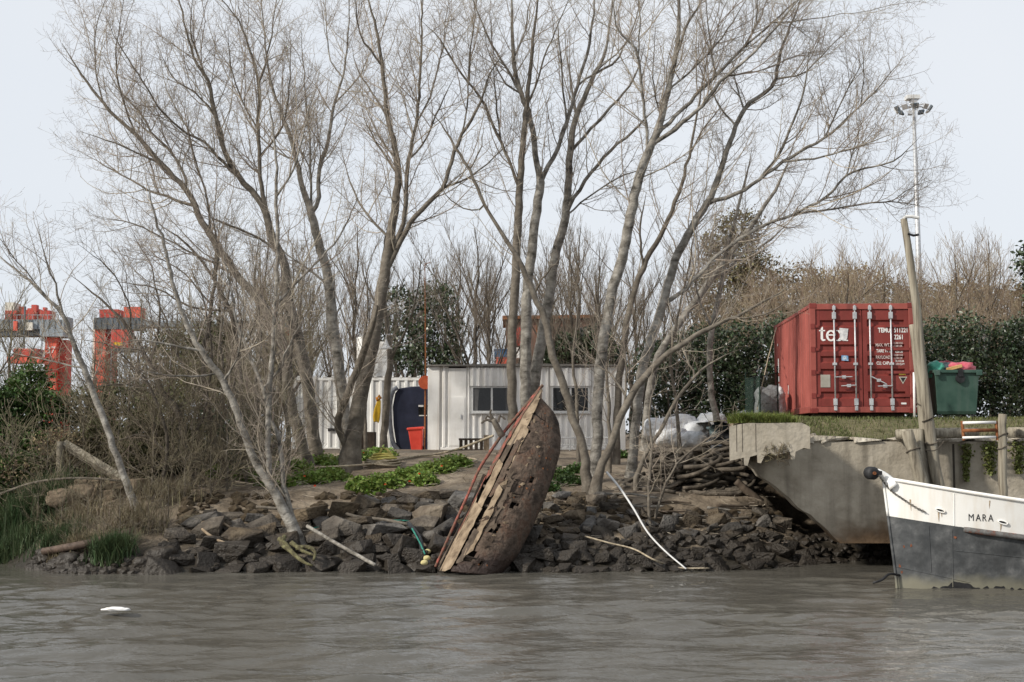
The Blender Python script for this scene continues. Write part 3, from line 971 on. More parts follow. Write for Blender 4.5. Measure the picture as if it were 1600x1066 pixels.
# trunks behind the wreck
tree("tall_tree", "darker tall tree rising behind the wreck, left of a near twin trunk", 32.4,
     [[(803, 742, 24), (801, 650, 22), (800, 544, 21), (806, 429, 20), (810, 321, 18), (812, 280, 16), (819, 203, 13), (824, 160, 11), (830, 90, 8), (836, 34, 6), (840, 0, 4)],
      [(810, 300, 10), (800, 262, 9), (785, 228, 9), (760, 171, 8), (736, 134, 7), (709, 98, 6), (685, 59, 5), (657, 31, 3)],
      [(822, 165, 8), (835, 140, 6), (855, 80, 5), (880, 20, 3)],
      [(785, 228, 6), (775, 160, 5), (770, 80, 3)],
      [(736, 134, 5), (735, 80, 4), (745, 10, 2)]],
     seed=9, start=0.5, bark=bark_mid, l2=(1.9, 0.6), dens=0.75)
tree("tall_tree", "pale tall tree with banded bark behind the wreck, right of a near twin trunk", 32.9,
     [[(829, 742, 26), (822, 630, 25), (822, 520, 25), (825, 450, 24), (830, 400, 22), (838, 330, 21), (845, 285, 20), (840, 262, 14), (830, 190, 13), (815, 148, 11), (802, 84, 9), (800, 0, 5)],
      [(845, 288, 14), (855, 262, 13), (870, 236, 12), (887, 186, 11), (903, 131, 9), (920, 76, 8), (929, 0, 5)],
      [(817, 150, 9), (785, 97, 7), (762, 58, 6), (742, 5, 4)],
      [(803, 90, 6), (820, 50, 5), (828, 0, 3)],
      [(887, 186, 7), (878, 110, 5), (872, 30, 3)],
      [(903, 131, 6), (945, 100, 5), (985, 60, 3), (1000, 20, 2)],
      [(815, 148, 6), (790, 130, 5), (765, 85, 3), (755, 40, 2)]],
     seed=10, start=0.55, l2=(1.9, 0.6), dens=0.75)
tree("tall_tree", "pale tall tree between the two cabin windows, forking beside the wreck tip", 34.5,
     [[(827, 735, 28), (830, 650, 27), (836, 590, 26), (845, 539, 25), (854, 485, 24), (861, 443, 23), (870, 388, 21), (884, 337, 19), (891, 245, 16), (899, 186, 13), (929, 118, 10), (946, 80, 7), (954, 34, 5), (957, 0, 4)],
      [(884, 340, 12), (895, 312, 11), (937, 253, 9), (996, 198, 7), (1034, 160, 4)],
      [(893, 232, 10), (903, 224, 9), (962, 160, 7), (992, 118, 5), (1010, 60, 3)],
      [(929, 118, 7), (965, 90, 6), (990, 40, 4), (1000, 0, 3)],
      [(899, 186, 7), (890, 120, 5), (880, 40, 3)],
      [(884, 340, 6), (930, 300, 5), (985, 270, 4), (1040, 265, 2)]],
     seed=12, start=0.5, l2=(1.9, 0.6), dens=0.75)
# torn stem arching left across the picture
tree("torn_tree", "brown arching stem torn and splintered, leaning left over the wreck", 29.2,
     [[(919, 752, 22), (909, 691, 19), (893, 650, 19), (882, 605, 18), (862, 550, 17), (850, 495, 16), (836, 466, 14), (822, 428, 13), (795, 380, 10), (760, 325, 8), (736, 272, 7), (713, 232, 6), (690, 195, 4), (669, 169, 3)],
      [(836, 466, 8), (852, 430, 5), (880, 400, 3)], [(760, 325, 5), (740, 330, 4), (700, 310, 3), (680, 270, 2)],
      [(736, 272, 5), (750, 235, 4), (758, 190, 2)]],
     seed=13, start=0.55, bark=bark_mid, l2=(1.5, 0.5), dens=0.6)
tree("poplar_tree", "big pale poplar leaning right in front of the cabin's right end", 30.6,
     [[(930, 742, 27), (932, 690, 25), (935, 612, 25), (942, 541, 25), (957, 455, 24), (968, 420, 24), (979, 371, 23), (996, 287, 22), (1013, 236, 20), (1026, 211, 18), (1043, 143, 14), (1057, 80, 11), (1062, 0, 7)],
      [(1055, 90, 9), (1064, 63, 8), (1076, 34, 7), (1097, 0, 5)],
      [(1024, 214, 12), (1045, 193, 11), (1081, 156, 10), (1119, 118, 9), (1160, 76, 7), (1216, 27, 5), (1247, 0, 4)],
      [(1022, 222, 12), (1055, 202, 12), (1097, 164, 10), (1131, 122, 9), (1180, 80, 7), (1230, 20, 5)],
      [(1014, 236, 9), (1010, 200, 9), (1005, 160, 8), (996, 84, 7), (975, 58, 6), (962, 38, 5), (960, 0, 3)],
      [(996, 84, 5), (1000, 40, 4), (998, 0, 3)],
      [(1119, 118, 6), (1110, 80, 5), (1105, 20, 3)],
      [(1131, 122, 6), (1190, 110, 4), (1250, 85, 3), (1290, 80, 2)],
      [(1160, 76, 5), (1180, 40, 4), (1185, 0, 3)],
      [(1043, 143, 7), (1070, 120, 6), (1120, 70, 5), (1160, 10, 3)],
      [(1030, 207, 6), (1020, 120, 4), (1025, 40, 3)],
      [(1205, 40, 4), (1270, 30, 3), (1330, 20, 2)]],
     seed=14, start=0.5, l2=(2.3, 0.7))
tree("poplar_tree", "pale poplar spreading wide limbs right above the red container", 31.4,
     [[(986, 742, 24), (990, 700, 22), (1002, 590, 22), (1014, 545, 22), (1032, 485, 21), (1048, 430, 20), (1062, 392, 19), (1090, 342, 17), (1112, 306, 15), (1130, 252, 13), (1148, 202, 11), (1166, 166, 10), (1190, 148, 9), (1211, 130, 8), (1220, 81, 7), (1247, 9, 4)],
      [(1106, 320, 12), (1140, 306, 11), (1171, 292, 10), (1225, 252, 9), (1288, 216, 7), (1340, 170, 5), (1400, 105, 3), (1412, 85, 2)],
      [(1190, 278, 8), (1220, 234, 8), (1243, 180, 6), (1258, 130, 5), (1265, 70, 3)],
      [(1040, 470, 13), (1067, 455, 11), (1126, 396, 10), (1189, 355, 9), (1252, 333, 7), (1324, 324, 5), (1387, 315, 4), (1450, 324, 2)],
      [(1240, 335, 7), (1288, 310, 7), (1324, 274, 6), (1360, 262, 5), (1400, 250, 4), (1440, 210, 2)],
      [(1225, 252, 6), (1290, 245, 5), (1350, 225, 4), (1410, 205, 2)],
      [(1148, 202, 6), (1120, 160, 5), (1100, 100, 3)],
      [(1166, 166, 6), (1150, 130, 4), (1140, 70, 3)],
      [(1288, 216, 5), (1330, 130, 4), (1360, 80, 2)],
      [(1340, 170, 4), (1350, 110, 3), (1345, 60, 2)],
      [(1324, 274, 5), (1335, 230, 4), (1350, 180, 2)],
      [(1387, 315, 3), (1430, 290, 2), (1470, 280, 1.5)],
      [(1211, 130, 6), (1260, 110, 4), (1310, 60, 3), (1330, 40, 2)]],
     seed=15, start=0.42, l2=(2.3, 0.7))
tree("leaning_tree", "dark low stem leaning far right toward the quay above the rope heap", 28.9,
     [[(930, 766, 24), (938, 730, 20), (952, 702, 18), (972, 646, 17), (1010, 586, 16), (1055, 545, 13), (1107, 515, 11), (1137, 500, 8), (1205, 466, 5), (1240, 440, 3)],
      [(985, 625, 8), (960, 590, 6), (940, 575, 4), (912, 562, 3)], [(1137, 500, 5), (1200, 490, 4), (1250, 450, 2)],
      [(975, 640, 7), (978, 560, 5), (955, 500, 4), (945, 460, 3)],
      [(1055, 545, 5), (1075, 500, 4), (1120, 470, 3), (1170, 455, 2)],
      [(1107, 515, 6), (1150, 470, 4), (1180, 400, 3)]],
     seed=16, start=0.4, bark=bark_mid, l2=(1.3, 0.5), dens=0.7)
tree("forked_sapling", "thin forked sapling growing over the rope heap", 29.6,
     [[(994, 742, 10), (1015, 700, 9), (1040, 657, 9), (1060, 622, 8), (1081, 594, 7), (1111, 567, 5), (1160, 545, 3)],
      [(1081, 594, 6), (1070, 545, 5), (1072, 500, 3)], [(1040, 657, 4), (1090, 640, 3), (1110, 660, 2)]],
     seed=17, start=0.5, bark=bark_mid, l2=(0.9, 0.4), dens=0.6)
tree("slim_tree", "slim pale tree beside the white bulk bags", 36.0,
     [[(1123, 690, 17), (1117, 640, 15), (1110, 605, 14), (1111, 522, 13), (1126, 455, 11), (1136, 390, 9), (1160, 300, 6), (1175, 230, 3)],
      [(1112, 520, 7), (1090, 460, 5), (1080, 390, 3)], [(1130, 430, 7), (1170, 380, 5), (1200, 310, 3)]],
     seed=18, start=0.45, l2=(1.7, 0.6), dens=0.75)
tree("leaning_tree", "faded grey tree leaning right behind the bulk bags", 38.5,
     [[(1008, 700, 20), (1012, 642, 18), (1025, 567, 17), (1062, 504, 16), (1100, 452, 15), (1137, 402, 13), (1175, 350, 11), (1215, 290, 7), (1240, 230, 4)],
      [(1137, 402, 8), (1190, 385, 6), (1240, 340, 4)], [(1100, 452, 8), (1110, 390, 6), (1120, 320, 4)]],
     seed=19, start=0.4, l2=(2.0, 0.6), dens=0.8)
tree("leaning_tree", "grey trunk close behind the big pale poplar", 34.0,
     [[(962, 720, 18), (965, 640, 17), (972, 560, 16), (985, 480, 15), (1005, 420, 13), (1050, 330, 10), (1075, 250, 7), (1095, 150, 4), (1110, 60, 3)],
      [(1005, 420, 8), (1000, 360, 6), (1010, 300, 4)], [(1075, 250, 5), (1100, 200, 4), (1150, 140, 2)]],
     seed=20, start=0.4, bark=bark_mid, l2=(2.0, 0.6), dens=0.75)
# darker thicket stems left
tk = [("dark_tree", "dark bent tree with arching limbs in the left thicket", 29.5,
       [[(318, 800, 20), (305, 745, 18), (291, 697, 17), (278, 643, 15), (257, 616, 13), (234, 569, 11), (205, 520, 8), (160, 470, 5), (110, 430, 3)],
        [(291, 697, 9), (320, 640, 7), (330, 560, 6), (320, 480, 4), (300, 420, 3)], [(257, 616, 8), (200, 600, 6), (150, 605, 4), (110, 615, 3)],
        [(278, 643, 7), (230, 600, 5), (180, 545, 4), (120, 530, 3)], [(205, 520, 5), (200, 470, 4), (170, 420, 3), (120, 380, 2)], [(234, 569, 7), (250, 500, 6), (240, 430, 4), (210, 370, 3)]], 31),
      ("dark_tree", "dark upright tree in the left thicket nearest the waterside tree", 30.5,
       [[(372, 792, 20), (359, 754, 18), (345, 715, 17), (335, 687, 16), (322, 620, 14), (318, 560, 12), (330, 480, 9), (340, 400, 6), (330, 330, 4)],
        [(335, 687, 9), (360, 620, 8), (375, 540, 6), (370, 450, 4), (360, 380, 3)], [(322, 620, 7), (280, 560, 6), (255, 490, 4), (220, 430, 3)], [(330, 480, 6), (290, 430, 4), (240, 400, 3), (190, 390, 2)]], 32),
      ("dark_tree", "dark thin tree behind the left thicket with a broad low crown", 34.5,
       [[(384, 760, 16), (380, 700, 15), (377, 640, 14), (372, 560, 12), (360, 490, 10), (330, 430, 7), (290, 380, 5), (240, 345, 3)],
        [(372, 560, 8), (400, 500, 6), (415, 430, 4), (420, 370, 3)], [(360, 490, 7), (300, 480, 6), (240, 450, 4), (170, 440, 3)], [(330, 430, 5), (340, 380, 4), (345, 320, 2)]], 33),
      ("dark_tree", "short dark stems rising beside the old masonry at left", 29.0,
       [[(262, 815, 13), (255, 760, 11), (262, 700, 9), (250, 640, 7), (225, 590, 5), (190, 560, 3)],
        [(258, 740, 7), (285, 690, 5), (300, 640, 3)], [(262, 700, 6), (225, 680, 4), (180, 690, 3), (140, 700, 2)]], 34)]
for nm, lb, Yd, st, sd in tk:
    tree(nm, lb, Yd, st, bark=bark_dark, twig=twig_dark, seed=sd, start=0.35, l2=(1.7, 0.6), dens=0.85, ang=(30, 70), up=0.25, dy=1.2)

sap = [("thin sapling in front of the cabin's right window", 33.0, [(905, 738, 9), (902, 640, 8), (895, 560, 6), (903, 480, 4), (898, 420, 3)]),
       ("thin sapling close to the cabin's right end", 32.0, [(952, 736, 9), (952, 650, 8), (946, 560, 6), (934, 480, 4), (930, 430, 3)]),
       ("reddish thin sapling standing on the right stones", 27.6, [(1016, 834, 8), (1014, 770, 7), (1018, 700, 6), (1015, 640, 4), (1025, 590, 3)]),
       ("thin sapling leaning right over the rope heap's left side", 27.8, [(1020, 830, 7), (1035, 770, 6), (1058, 725, 5), (1100, 690, 4), (1150, 665, 2)]),
       ("thin grey stem inside the left thicket, leftmost of three", 31.0, [(338, 800, 11), (330, 710, 10), (348, 610, 8), (345, 520, 6), (360, 440, 4), (352, 380, 3)]),
       ("thin grey stem inside the left thicket, middle of three", 32.5, [(408, 775, 11), (407, 690, 10), (400, 600, 8), (408, 520, 6), (398, 440, 4), (405, 370, 3)]),
       ("thin grey stem inside the left thicket, rightmost of three", 31.5, [(446, 772, 11), (452, 700, 9), (446, 620, 8), (456, 540, 6), (470, 470, 4), (480, 400, 3)]),
       ("thin stem between the slim tree and the straight pale poplar", 39.0, [(572, 708, 9), (570, 640, 8), (566, 560, 7), (575, 480, 5), (570, 410, 3)]),
       ("thin stem rising left of the slim tree by the bulk bags", 35.0, [(1062, 700, 9), (1058, 640, 8), (1048, 560, 7), (1062, 480, 5), (1080, 400, 4), (1085, 340, 3)])]
for i, (lb, Yd, st) in enumerate(sap):
    tree("sapling", lb, Yd, [st], bark=bark_mid, twig=twig_mat, seed=80 + i, start=0.3, l2=(1.3, 0.5), dens=0.7, ang=(28, 65))

# ------------------------------------------------------------------ background trees: one of each kind, then copies
def grown(name, label, cat, seed, h, r0, nl, spread, twig, bark, group, base_fork=0.25, up=0.6, l2=(2.2, 0.8), dens=0.5):
    r = np.random.default_rng(seed)
    root = thing(name, label, cat, (0, 0, 0), 0, group)
    K = 20
    stems, rads = [], []
    tr = np.zeros((K, 3))
    tr[:, 2] = np.linspace(-0.2, h * 0.92, K)
    tr[:, 0] = np.cumsum(r.normal(0, 0.05, K)) * h / 10
    tr[:, 1] = np.cumsum(r.normal(0, 0.05, K)) * h / 10
    rr = r0 * np.linspace(1.1, 0.12, K)
    V, Q = tubes(tr[None], rr[None], 7)
    mesh("trunk", V, Q, bark, root, True, local=True)
    stems.append(tr[int(K * base_fork):])
    rads.append(rr[int(K * base_fork):])
    for i in range(nl):
        k = int(K * r.uniform(base_fork * 0.7, 0.7))
        az = r.uniform(0, 6.283)
        ln = h * r.uniform(0.35, 0.6) * (1.1 - k / K * 0.5)
        d = np.array((math.cos(az) * spread, math.sin(az) * spread, 0.75))
        d = d / np.linalg.norm(d)
        p = tr[k].copy()
        pts = [p.copy()]
        for q_ in range(9):
            d = d + np.array((0, 0, 0.09 * up)) + r.normal(0, 0.09, 3)
            d /= np.linalg.norm(d)
            p = p + d * ln / 9
            pts.append(p.copy())
        pts = np.array(pts)
        ra = rr[k] * 0.6 * np.linspace(1, 0.2, 10)
        V, Q = tubes(pts[None], ra[None], 6)
        mesh("limb", V, Q, bark, root, True, local=True)
        stems.append(pts)
        rads.append(ra)
    P, Rr = [], []
    for s_, q_ in zip(stems, rads):
        ii = np.linspace(0, len(s_) - 1, K)
        P.append(np.stack([np.interp(ii, np.arange(len(s_)), s_[:, c]) for c in range(3)], 1))
        Rr.append(np.interp(ii, np.arange(len(s_)), q_))
    P, Rr = np.stack(P), np.stack(Rr)
    P2, R2 = spawn(P, Rr, r, 0.22 / dens * 0.5, 0.05, 0.98, l2[0], l2[1], (22, 50), up, 6, 0.007, 0.0065)
    P3, R3 = spawn(P2, R2, r, 0.16 / dens * 0.5, 0.15, 1.0, 0.9, 0.45, (22, 55), up, 4, 0.008, 0.0055)
    V, Q = crown_mesh([(P2, R2, 4), (P3, R3, 3)])
    mesh("crown", V, Q, twig, root, local=True)
    return root


def place(root, first, px, Yd, s=1.0, rz=0.0, sz=None, z=None):
    o = root if first else copy_tree(root)
    x = xat(px, Yd)
    o.location = (x, Yd, (gz(x, Yd) - 0.05) if z is None else z)
    o.rotation_euler = (0, 0, rz)
    o.scale = (s, s, sz or s)
    return o


pr = random.Random(77)
slim = grown("background_tree", "slender bare tree in the row behind the white cabin", "tree", 41, 10.5, 0.13, 7, 0.42, twig_dark, bark_dark, "bare trees behind the cabin", 0.3, 0.9)
slim2 = grown("background_tree", "slender bare tree in the row behind the white cabin", "tree", 42, 9.0, 0.11, 8, 0.5, twig_dark, bark_dark, "bare trees behind the cabin", 0.25, 0.9)
for i, (px, Yd, s) in enumerate([(738, 52, 0.95), (700, 56, 0.9), (772, 58, 0.85), (890, 50, 0.9), (915, 55, 0.95), (660, 60, 0.85), (560, 58, 0.95), (622, 62, 0.9), (850, 60, 0.9), (960, 58, 0.8), (945, 48, 0.75), (480, 56, 0.95), (420, 54, 0.9), (580, 50, 0.75), (760, 49, 0.72), (1010, 52, 0.7), (720, 64, 1.0), (800, 66, 1.0), (870, 66, 1.05), (935, 64, 1.0), (640, 66, 1.05), (520, 62, 1.0), (985, 60, 0.95), (1040, 60, 0.95), (1090, 56, 0.85), (450, 60, 1.05)]):
    pz = slim if i % 2 == 0 else slim2
    place(pz, i < 2, px, Yd, s, pr.uniform(0, 6.28), s * pr.uniform(0.9, 1.1))
br1 = grown("brown_tree", "brown bare tree in the thicket behind the hedge and red container", "tree", 51, 7.5, 0.12, 11, 0.75, twig_brown, bark_dark, "bare trees behind the hedge", 0.15, 0.5, dens=0.62)
br2 = grown("brown_tree", "brown bare tree in the thicket behind the hedge and red container", "tree", 52, 7.0, 0.10, 12, 0.9, twig_brown, bark_dark, "bare trees behind the hedge", 0.12, 0.45, dens=0.62)
for i, (px, Yd, s) in enumerate([(1275, 54, 1.15), (1330, 50, 1.0), (1390, 55, 1.1), (1225, 50, 1.0), (1180, 54, 1.05), (1500, 52, 1.0), (1550, 57, 1.1), (1445, 50, 0.8), (1600, 52, 0.8), (1120, 50, 0.75), (1065, 54, 0.75), (1360, 60, 1.0), (1300, 47.5, 0.7), (1420, 47.5, 0.65), (1520, 48, 0.7), (1660, 55, 1.0), (1240, 58, 0.9), (1470, 58, 0.95), (1580, 48, 0.7), (1140, 58, 0.85)]):
    pz = br1 if i % 2 == 0 else br2
    place(pz, i < 2, px, Yd, s, pr.uniform(0, 6.28), s * pr.uniform(0.85, 1.1))
lt1 = grown("grey_tree", "grey bare tree of the low thicket behind the left bank", "tree", 61, 6.5, 0.10, 11, 0.8, MATS.get("twig_olive") or mat("twig_olive", two((0.12, 0.10, 0.066), (0.25, 0.213, 0.148)), scale=2, bump=0, rough=0.9, island=0.3), bark_mid, "bare trees behind the left bank", 0.15, 0.6, dens=0.5)
for i, (px, Yd, s) in enumerate([(330, 40, 1.0), (270, 44, 0.9), (215, 38, 0.7), (395, 46, 1.15), (460, 50, 1.1), (150, 42, 0.6), (360, 36, 0.8), (20, 36, 0.85), (-30, 33, 0.9), (430, 42, 1.0)]):
    place(lt1, i == 0, px, Yd, s, pr.uniform(0, 6.28), s * pr.uniform(0.85, 1.1))
# ================================================================== leafy plants and grass
def leaf_quads(C, size, r, flat=0.0, asp=0.55):
    """one folded leaf-shaped quad pair at each point of C"""
    N = len(C)
    n = norm(r.normal(size=(N, 3)) + np.array((0, 0, flat * 3)))
    a = norm(np.cross(n, norm(r.normal(size=(N, 3)))))
    b_ = np.cross(n, a)
    s = (size * r.uniform(0.6, 1.35, N))[:, None]
    V = np.stack((C - a * s, C - b_ * s * asp + n * s * 0.18, C + a * s, C + b_ * s * asp + n * s * 0.18), 1)
    Q = np.arange(N * 4).reshape(N, 4)
    return V.reshape(-1, 3), Q


def lobes_points(lobes, n, r, shell=0.55):
    vol = np.array([a[1] * a[2] + a[0] * a[2] for _, a in lobes])
    idx = r.choice(len(lobes), n, p=vol / vol.sum())
    c = np.array([l[0] for l in lobes], float)[idx]
    a = np.array([l[1] for l in lobes], float)[idx]
    d = norm(r.normal(size=(n, 3)))
    rad = (shell + (1 - shell) * r.random(n)) * (1 + 0.14 * r.normal(size=n))
    # tufts: pull points toward clump centres so gaps open between them
    ck = np.round(d * 2.6 + 0.35 * np.sin(idx)[:, None])
    d = norm(d * 0.72 + norm(ck + 1e-6) * 0.28)
    return c + d * a * rad[:, None]


def shrub(name, label, cat, base, lobes, n, size, leafmat, seed, stems=6, bark=None, group=None, flat=0.0, part="foliage", min_z=None):
    """lobes: [(world centre, radii)]"""
    r = np.random.default_rng(seed)
    root = thing(name, label, cat, base, 0, group)
    C = lobes_points(lobes, n, r)
    if min_z is not None:
        C = C[C[:, 2] > min_z]
    V, Q = leaf_quads(C, size, r, flat)
    mesh(part, V, Q, leafmat, root)
    if stems:
        P = []
        for i in range(stems):
            c, a = lobes[i % len(lobes)]
            e = np.array(c) + r.normal(0, 0.35, 3) * np.array(a)
            s0 = np.array((c[0] + r.normal(0, 0.2) * a[0], c[1], base[2] - 0.1))
            mid = (s0 + e) / 2 + r.normal(0, 0.1, 3)
            P.append(cr([s0, mid, e], 7))
        P = np.stack(P)
        Rr = np.tile(np.linspace(0.05, 0.012, 7), (len(P), 1))
        P2, R2 = spawn(P, Rr, r, 0.3, 0.3, 1.0, 1.2, 0.6, (25, 60), 0.4, 5, 0.009, 0.006)
        V, Q = crown_mesh([(P, Rr, 5), (P2, R2, 3)])
        mesh("stems", V, Q, bark or bark_dark, root)
    return root


def lobe(px, py, Yd, wx, wz, wy=None):
    """lobe centred at a pixel with half sizes in photo pixels"""
    k = Yd / F_PX
    return (at(px, py, Yd), (wx * k, wy or wx * k * 0.8, wz * k))


# evergreen hedge behind container and bin
hr = np.random.default_rng(91)
L = []
for px in np.arange(1012, 1680, 26):
    top = np.interp(px, [1010, 1080, 1150, 1220, 1300, 1400, 1450, 1520, 1560, 1680], [545, 520, 512, 505, 520, 515, 503, 500, 512, 505]) + hr.normal(0, 9)
    for py in (top + 28, top + 75, top + 125):
        L.append(lobe(px + hr.normal(0, 7), py, 42.5 + hr.normal(0, 0.35), 32, 38, 0.9))
shrub("evergreen_hedge", "tall dark evergreen hedge behind the red container and green bin", "hedge", (xat(1320, 43), 43, 2.7), L, 62000, 0.062, leaf_dark, 92, stems=26, min_z=2.6)
shrub("evergreen_tree", "loose evergreen tree behind the pale container, left of the cabin roof", "tree", (xat(655, 54), 54, 2.2),
      [lobe(640, 530, 54, 42, 40), lobe(690, 520, 54, 38, 45), lobe(620, 480, 54.5, 40, 38), lobe(680, 465, 54, 36, 26), lobe(655, 560, 53.5, 60, 28), lobe(705, 560, 54, 30, 26), lobe(590, 545, 55, 24, 40)], 5200, 0.085, leaf_dark, 93, stems=12)
shrub("evergreen_shrub", "dark round evergreen shrub behind the cabin roof", "shrub", (xat(905, 50), 50, 2.2),
      [lobe(900, 545, 50, 42, 26), lobe(930, 530, 50, 26, 22), lobe(870, 558, 50, 26, 18), lobe(950, 560, 50, 26, 26)], 9000, 0.07, leaf_dark, 94, stems=6)
shrub("evergreen_shrub", "dark leafy shrub directly behind the pale container's left end", "shrub", (xat(430, 50), 50, 2.2),
      [lobe(430, 600, 50, 40, 50), lobe(390, 640, 50, 40, 60), lobe(360, 600, 50, 46, 60)], 9000, 0.08, leaf_olive, 95, stems=6)
# brown conifers behind the hedge
shrub("brown_conifer", "tall brownish conifer behind the hedge, left of the red container", "tree", (xat(1150, 62), 62, 2.6),
      [lobe(1155, 355, 62, 40, 30), lobe(1150, 400, 62, 52, 40), lobe(1135, 450, 62, 62, 45), lobe(1180, 440, 62, 50, 45), lobe(1130, 500, 62, 60, 40), lobe(1190, 500, 62, 60, 40), lobe(1110, 380, 62, 18, 20)], 20000, 0.07, leaf_conifer, 96, stems=5)
shrub("brown_conifer", "broad brownish conifer behind the hedge, above the red container", "tree", (xat(1310, 62), 62, 2.6),
      [lobe(1250, 440, 62, 46, 30), lobe(1310, 445, 62, 46, 28), lobe(1280, 465, 62, 60, 40), lobe(1350, 450, 62, 50, 40), lobe(1390, 470, 62, 46, 36), lobe(1230, 470, 62, 50, 40)], 9000, 0.07, leaf_brown, 97, stems=5)
shrub("brown_conifer", "low brownish conifer behind the hedge at far right", "tree", (xat(1500, 62), 62, 2.6),
      [lobe(1440, 475, 62, 50, 34), lobe(1500, 468, 62, 46, 34), lobe(1560, 478, 62, 56, 34), lobe(1620, 470, 62, 50, 40)], 9000, 0.07, leaf_brown, 98, stems=5)
shrub("evergreen_tree", "dark evergreen tree cut off by the right edge of the picture", "tree", (xat(1640, 50), 50, 2.6),
      [lobe(1622, 410, 50, 34, 42), lobe(1640, 460, 50, 40, 50), lobe(1640, 370, 50, 30, 30), lobe(1650, 560, 50, 30, 90)], 9000, 0.09, leaf_dark, 99, stems=5)
# left bank bushes
shrub("evergreen_shrub", "rounded dark green bush below the left crane", "shrub", (xat(40, 32), 32, 1.6),
      [lobe(50, 600, 32, 34, 34), lobe(25, 640, 31.5, 46, 46), lobe(70, 650, 31.5, 34, 46), lobe(10, 700, 31, 46, 50), lobe(-40, 660, 31, 50, 80), lobe(60, 710, 31, 40, 40), (at(20, 770, 30.5), (1.1, 0.8, 0.8))], 26000, 0.05, leaf_mid, 101, stems=10)
shrub("brown_shrub", "olive brown leafy thicket between the cranes and the stones", "shrub", (xat(190, 33), 33, 1.7),
      [lobe(130, 640, 33, 46, 34), lobe(190, 625, 33.5, 50, 32), lobe(250, 640, 33, 46, 40), lobe(150, 690, 32.5, 50, 44), lobe(220, 690, 32.5, 50, 44), lobe(110, 730, 31.5, 40, 40), lobe(300, 640, 35, 40, 60), lobe(330, 560, 38, 44, 60), lobe(270, 560, 40, 50, 50)], 24000, 0.05, leaf_olive, 102, stems=16)
shrub("evergreen_shrub", "very dark bush in the shade of the left thicket stems", "shrub", (xat(270, 31.5), 31.5, 1.5),
      [lobe(240, 720, 31.5, 44, 44), lobe(295, 730, 31.5, 40, 50), lobe(345, 740, 31.5, 34, 44), lobe(210, 760, 30.5, 34, 34), lobe(330, 680, 33, 40, 40), lobe(400, 690, 36, 36, 50)], 20000, 0.045, leaf_dark, 103, stems=8)
shrub("tree_regrowth", "brown leafless scrub at the water's left edge", "shrub", (xat(40, 29), 29, 1.0),
      [lobe(30, 745, 29.5, 50, 30), lobe(90, 700, 30, 50, 34)], 2500, 0.035, leaf_brown, 104, stems=8)

shrub("evergreen_shrub", "mixed green bush low at the left edge above the reeds", "shrub", (xat(30, 29.3), 29.3, 1.0),
      [lobe(10, 745, 29.6, 40, 34), lobe(50, 735, 29.8, 34, 30), lobe(-20, 770, 29.3, 40, 34), lobe(75, 770, 29.6, 26, 24)], 9000, 0.042, leaf_mid, 105, stems=6)
shrub("brown_shrub", "olive leafy bush around the old post", "shrub", (xat(130, 30), 30, 1.2),
      [lobe(120, 705, 30.4, 36, 30), lobe(160, 680, 30.6, 36, 28), lobe(200, 715, 30.4, 40, 32), lobe(235, 670, 31, 34, 30), lobe(165, 745, 30, 34, 22), lobe(280, 690, 31, 34, 34)], 11000, 0.042, leaf_olive, 106, stems=8)
# brambles and leafless scrub in front of the bushes
sc = grown("bramble_scrub", "pale leafless scrub tangled in front of the left bushes", "shrub", 71, 2.6, 0.035, 12, 1.3, MATS["twig_olive"], bark_mid, "leafless scrub on the left bank", 0.05, 0.25, l2=(1.1, 0.5), dens=0.55)
for i, (px, Yd, s) in enumerate([(20, 29.6, 1.0), (75, 29.2, 0.95), (130, 30, 1.0), (185, 29.6, 0.9), (240, 29.0, 0.9), (300, 29.2, 0.8), (-20, 29.4, 1.1), (110, 28.6, 0.6), (160, 28.0, 0.55), (345, 29.8, 0.8), (62, 28.0, 0.5), (100, 27.3, 0.4), (140, 26.8, 0.42), (190, 26.6, 0.45), (235, 26.7, 0.42), (265, 26.9, 0.45), (215, 26.2, 0.3), (165, 26.2, 0.32), (120, 26.6, 0.3), (270, 29.8, 1.15), (310, 30.4, 1.2), (355, 29.0, 0.9), (385, 30.2, 1.1), (420, 29.4, 0.8), (240, 30.6, 1.2), (200, 31, 1.3), (330, 28.4, 0.6), (290, 28.2, 0.6), (440, 30.6, 0.9), (150, 31, 1.2), (100, 30.6, 1.1)]):
    place(sc, i == 0, px, Yd, s, pr.uniform(0, 6.28), s * pr.uniform(0.8, 1.1))


def blades(C, h, r, lean=0.35, w=0.012, drop=0.0):
    N = len(C)
    az = r.uniform(0, 6.283, N)
    d = np.stack((np.cos(az), np.sin(az), np.zeros(N)), 1)
    sd = np.stack((-np.sin(az), np.cos(az), np.zeros(N)), 1)
    hh = (h * r.uniform(0.5, 1.2, N))[:, None]
    ln = (lean * np.abs(r.normal(0.6, 0.5, N)))[:, None]
    up = np.array((0, 0, 1.0))
    m = C + up * hh * 0.55 + d * hh * ln * 0.3
    t = C + up * hh * (1 - drop) + d * hh * ln
    ww = (w * r.uniform(0.7, 1.3, N))[:, None]
    V = np.stack((C - sd * ww, C + sd * ww, m + sd * ww * 0.8, m - sd * ww * 0.8, t + sd * ww * 0.1, t - sd * ww * 0.1), 1)
    b0 = np.arange(N)[:, None] * 6
    Q = np.concatenate((b0 + np.array([[0, 1, 2, 3]]), b0 + np.array([[3, 2, 4, 5]])), 0)
    return V.reshape(-1, 3), Q


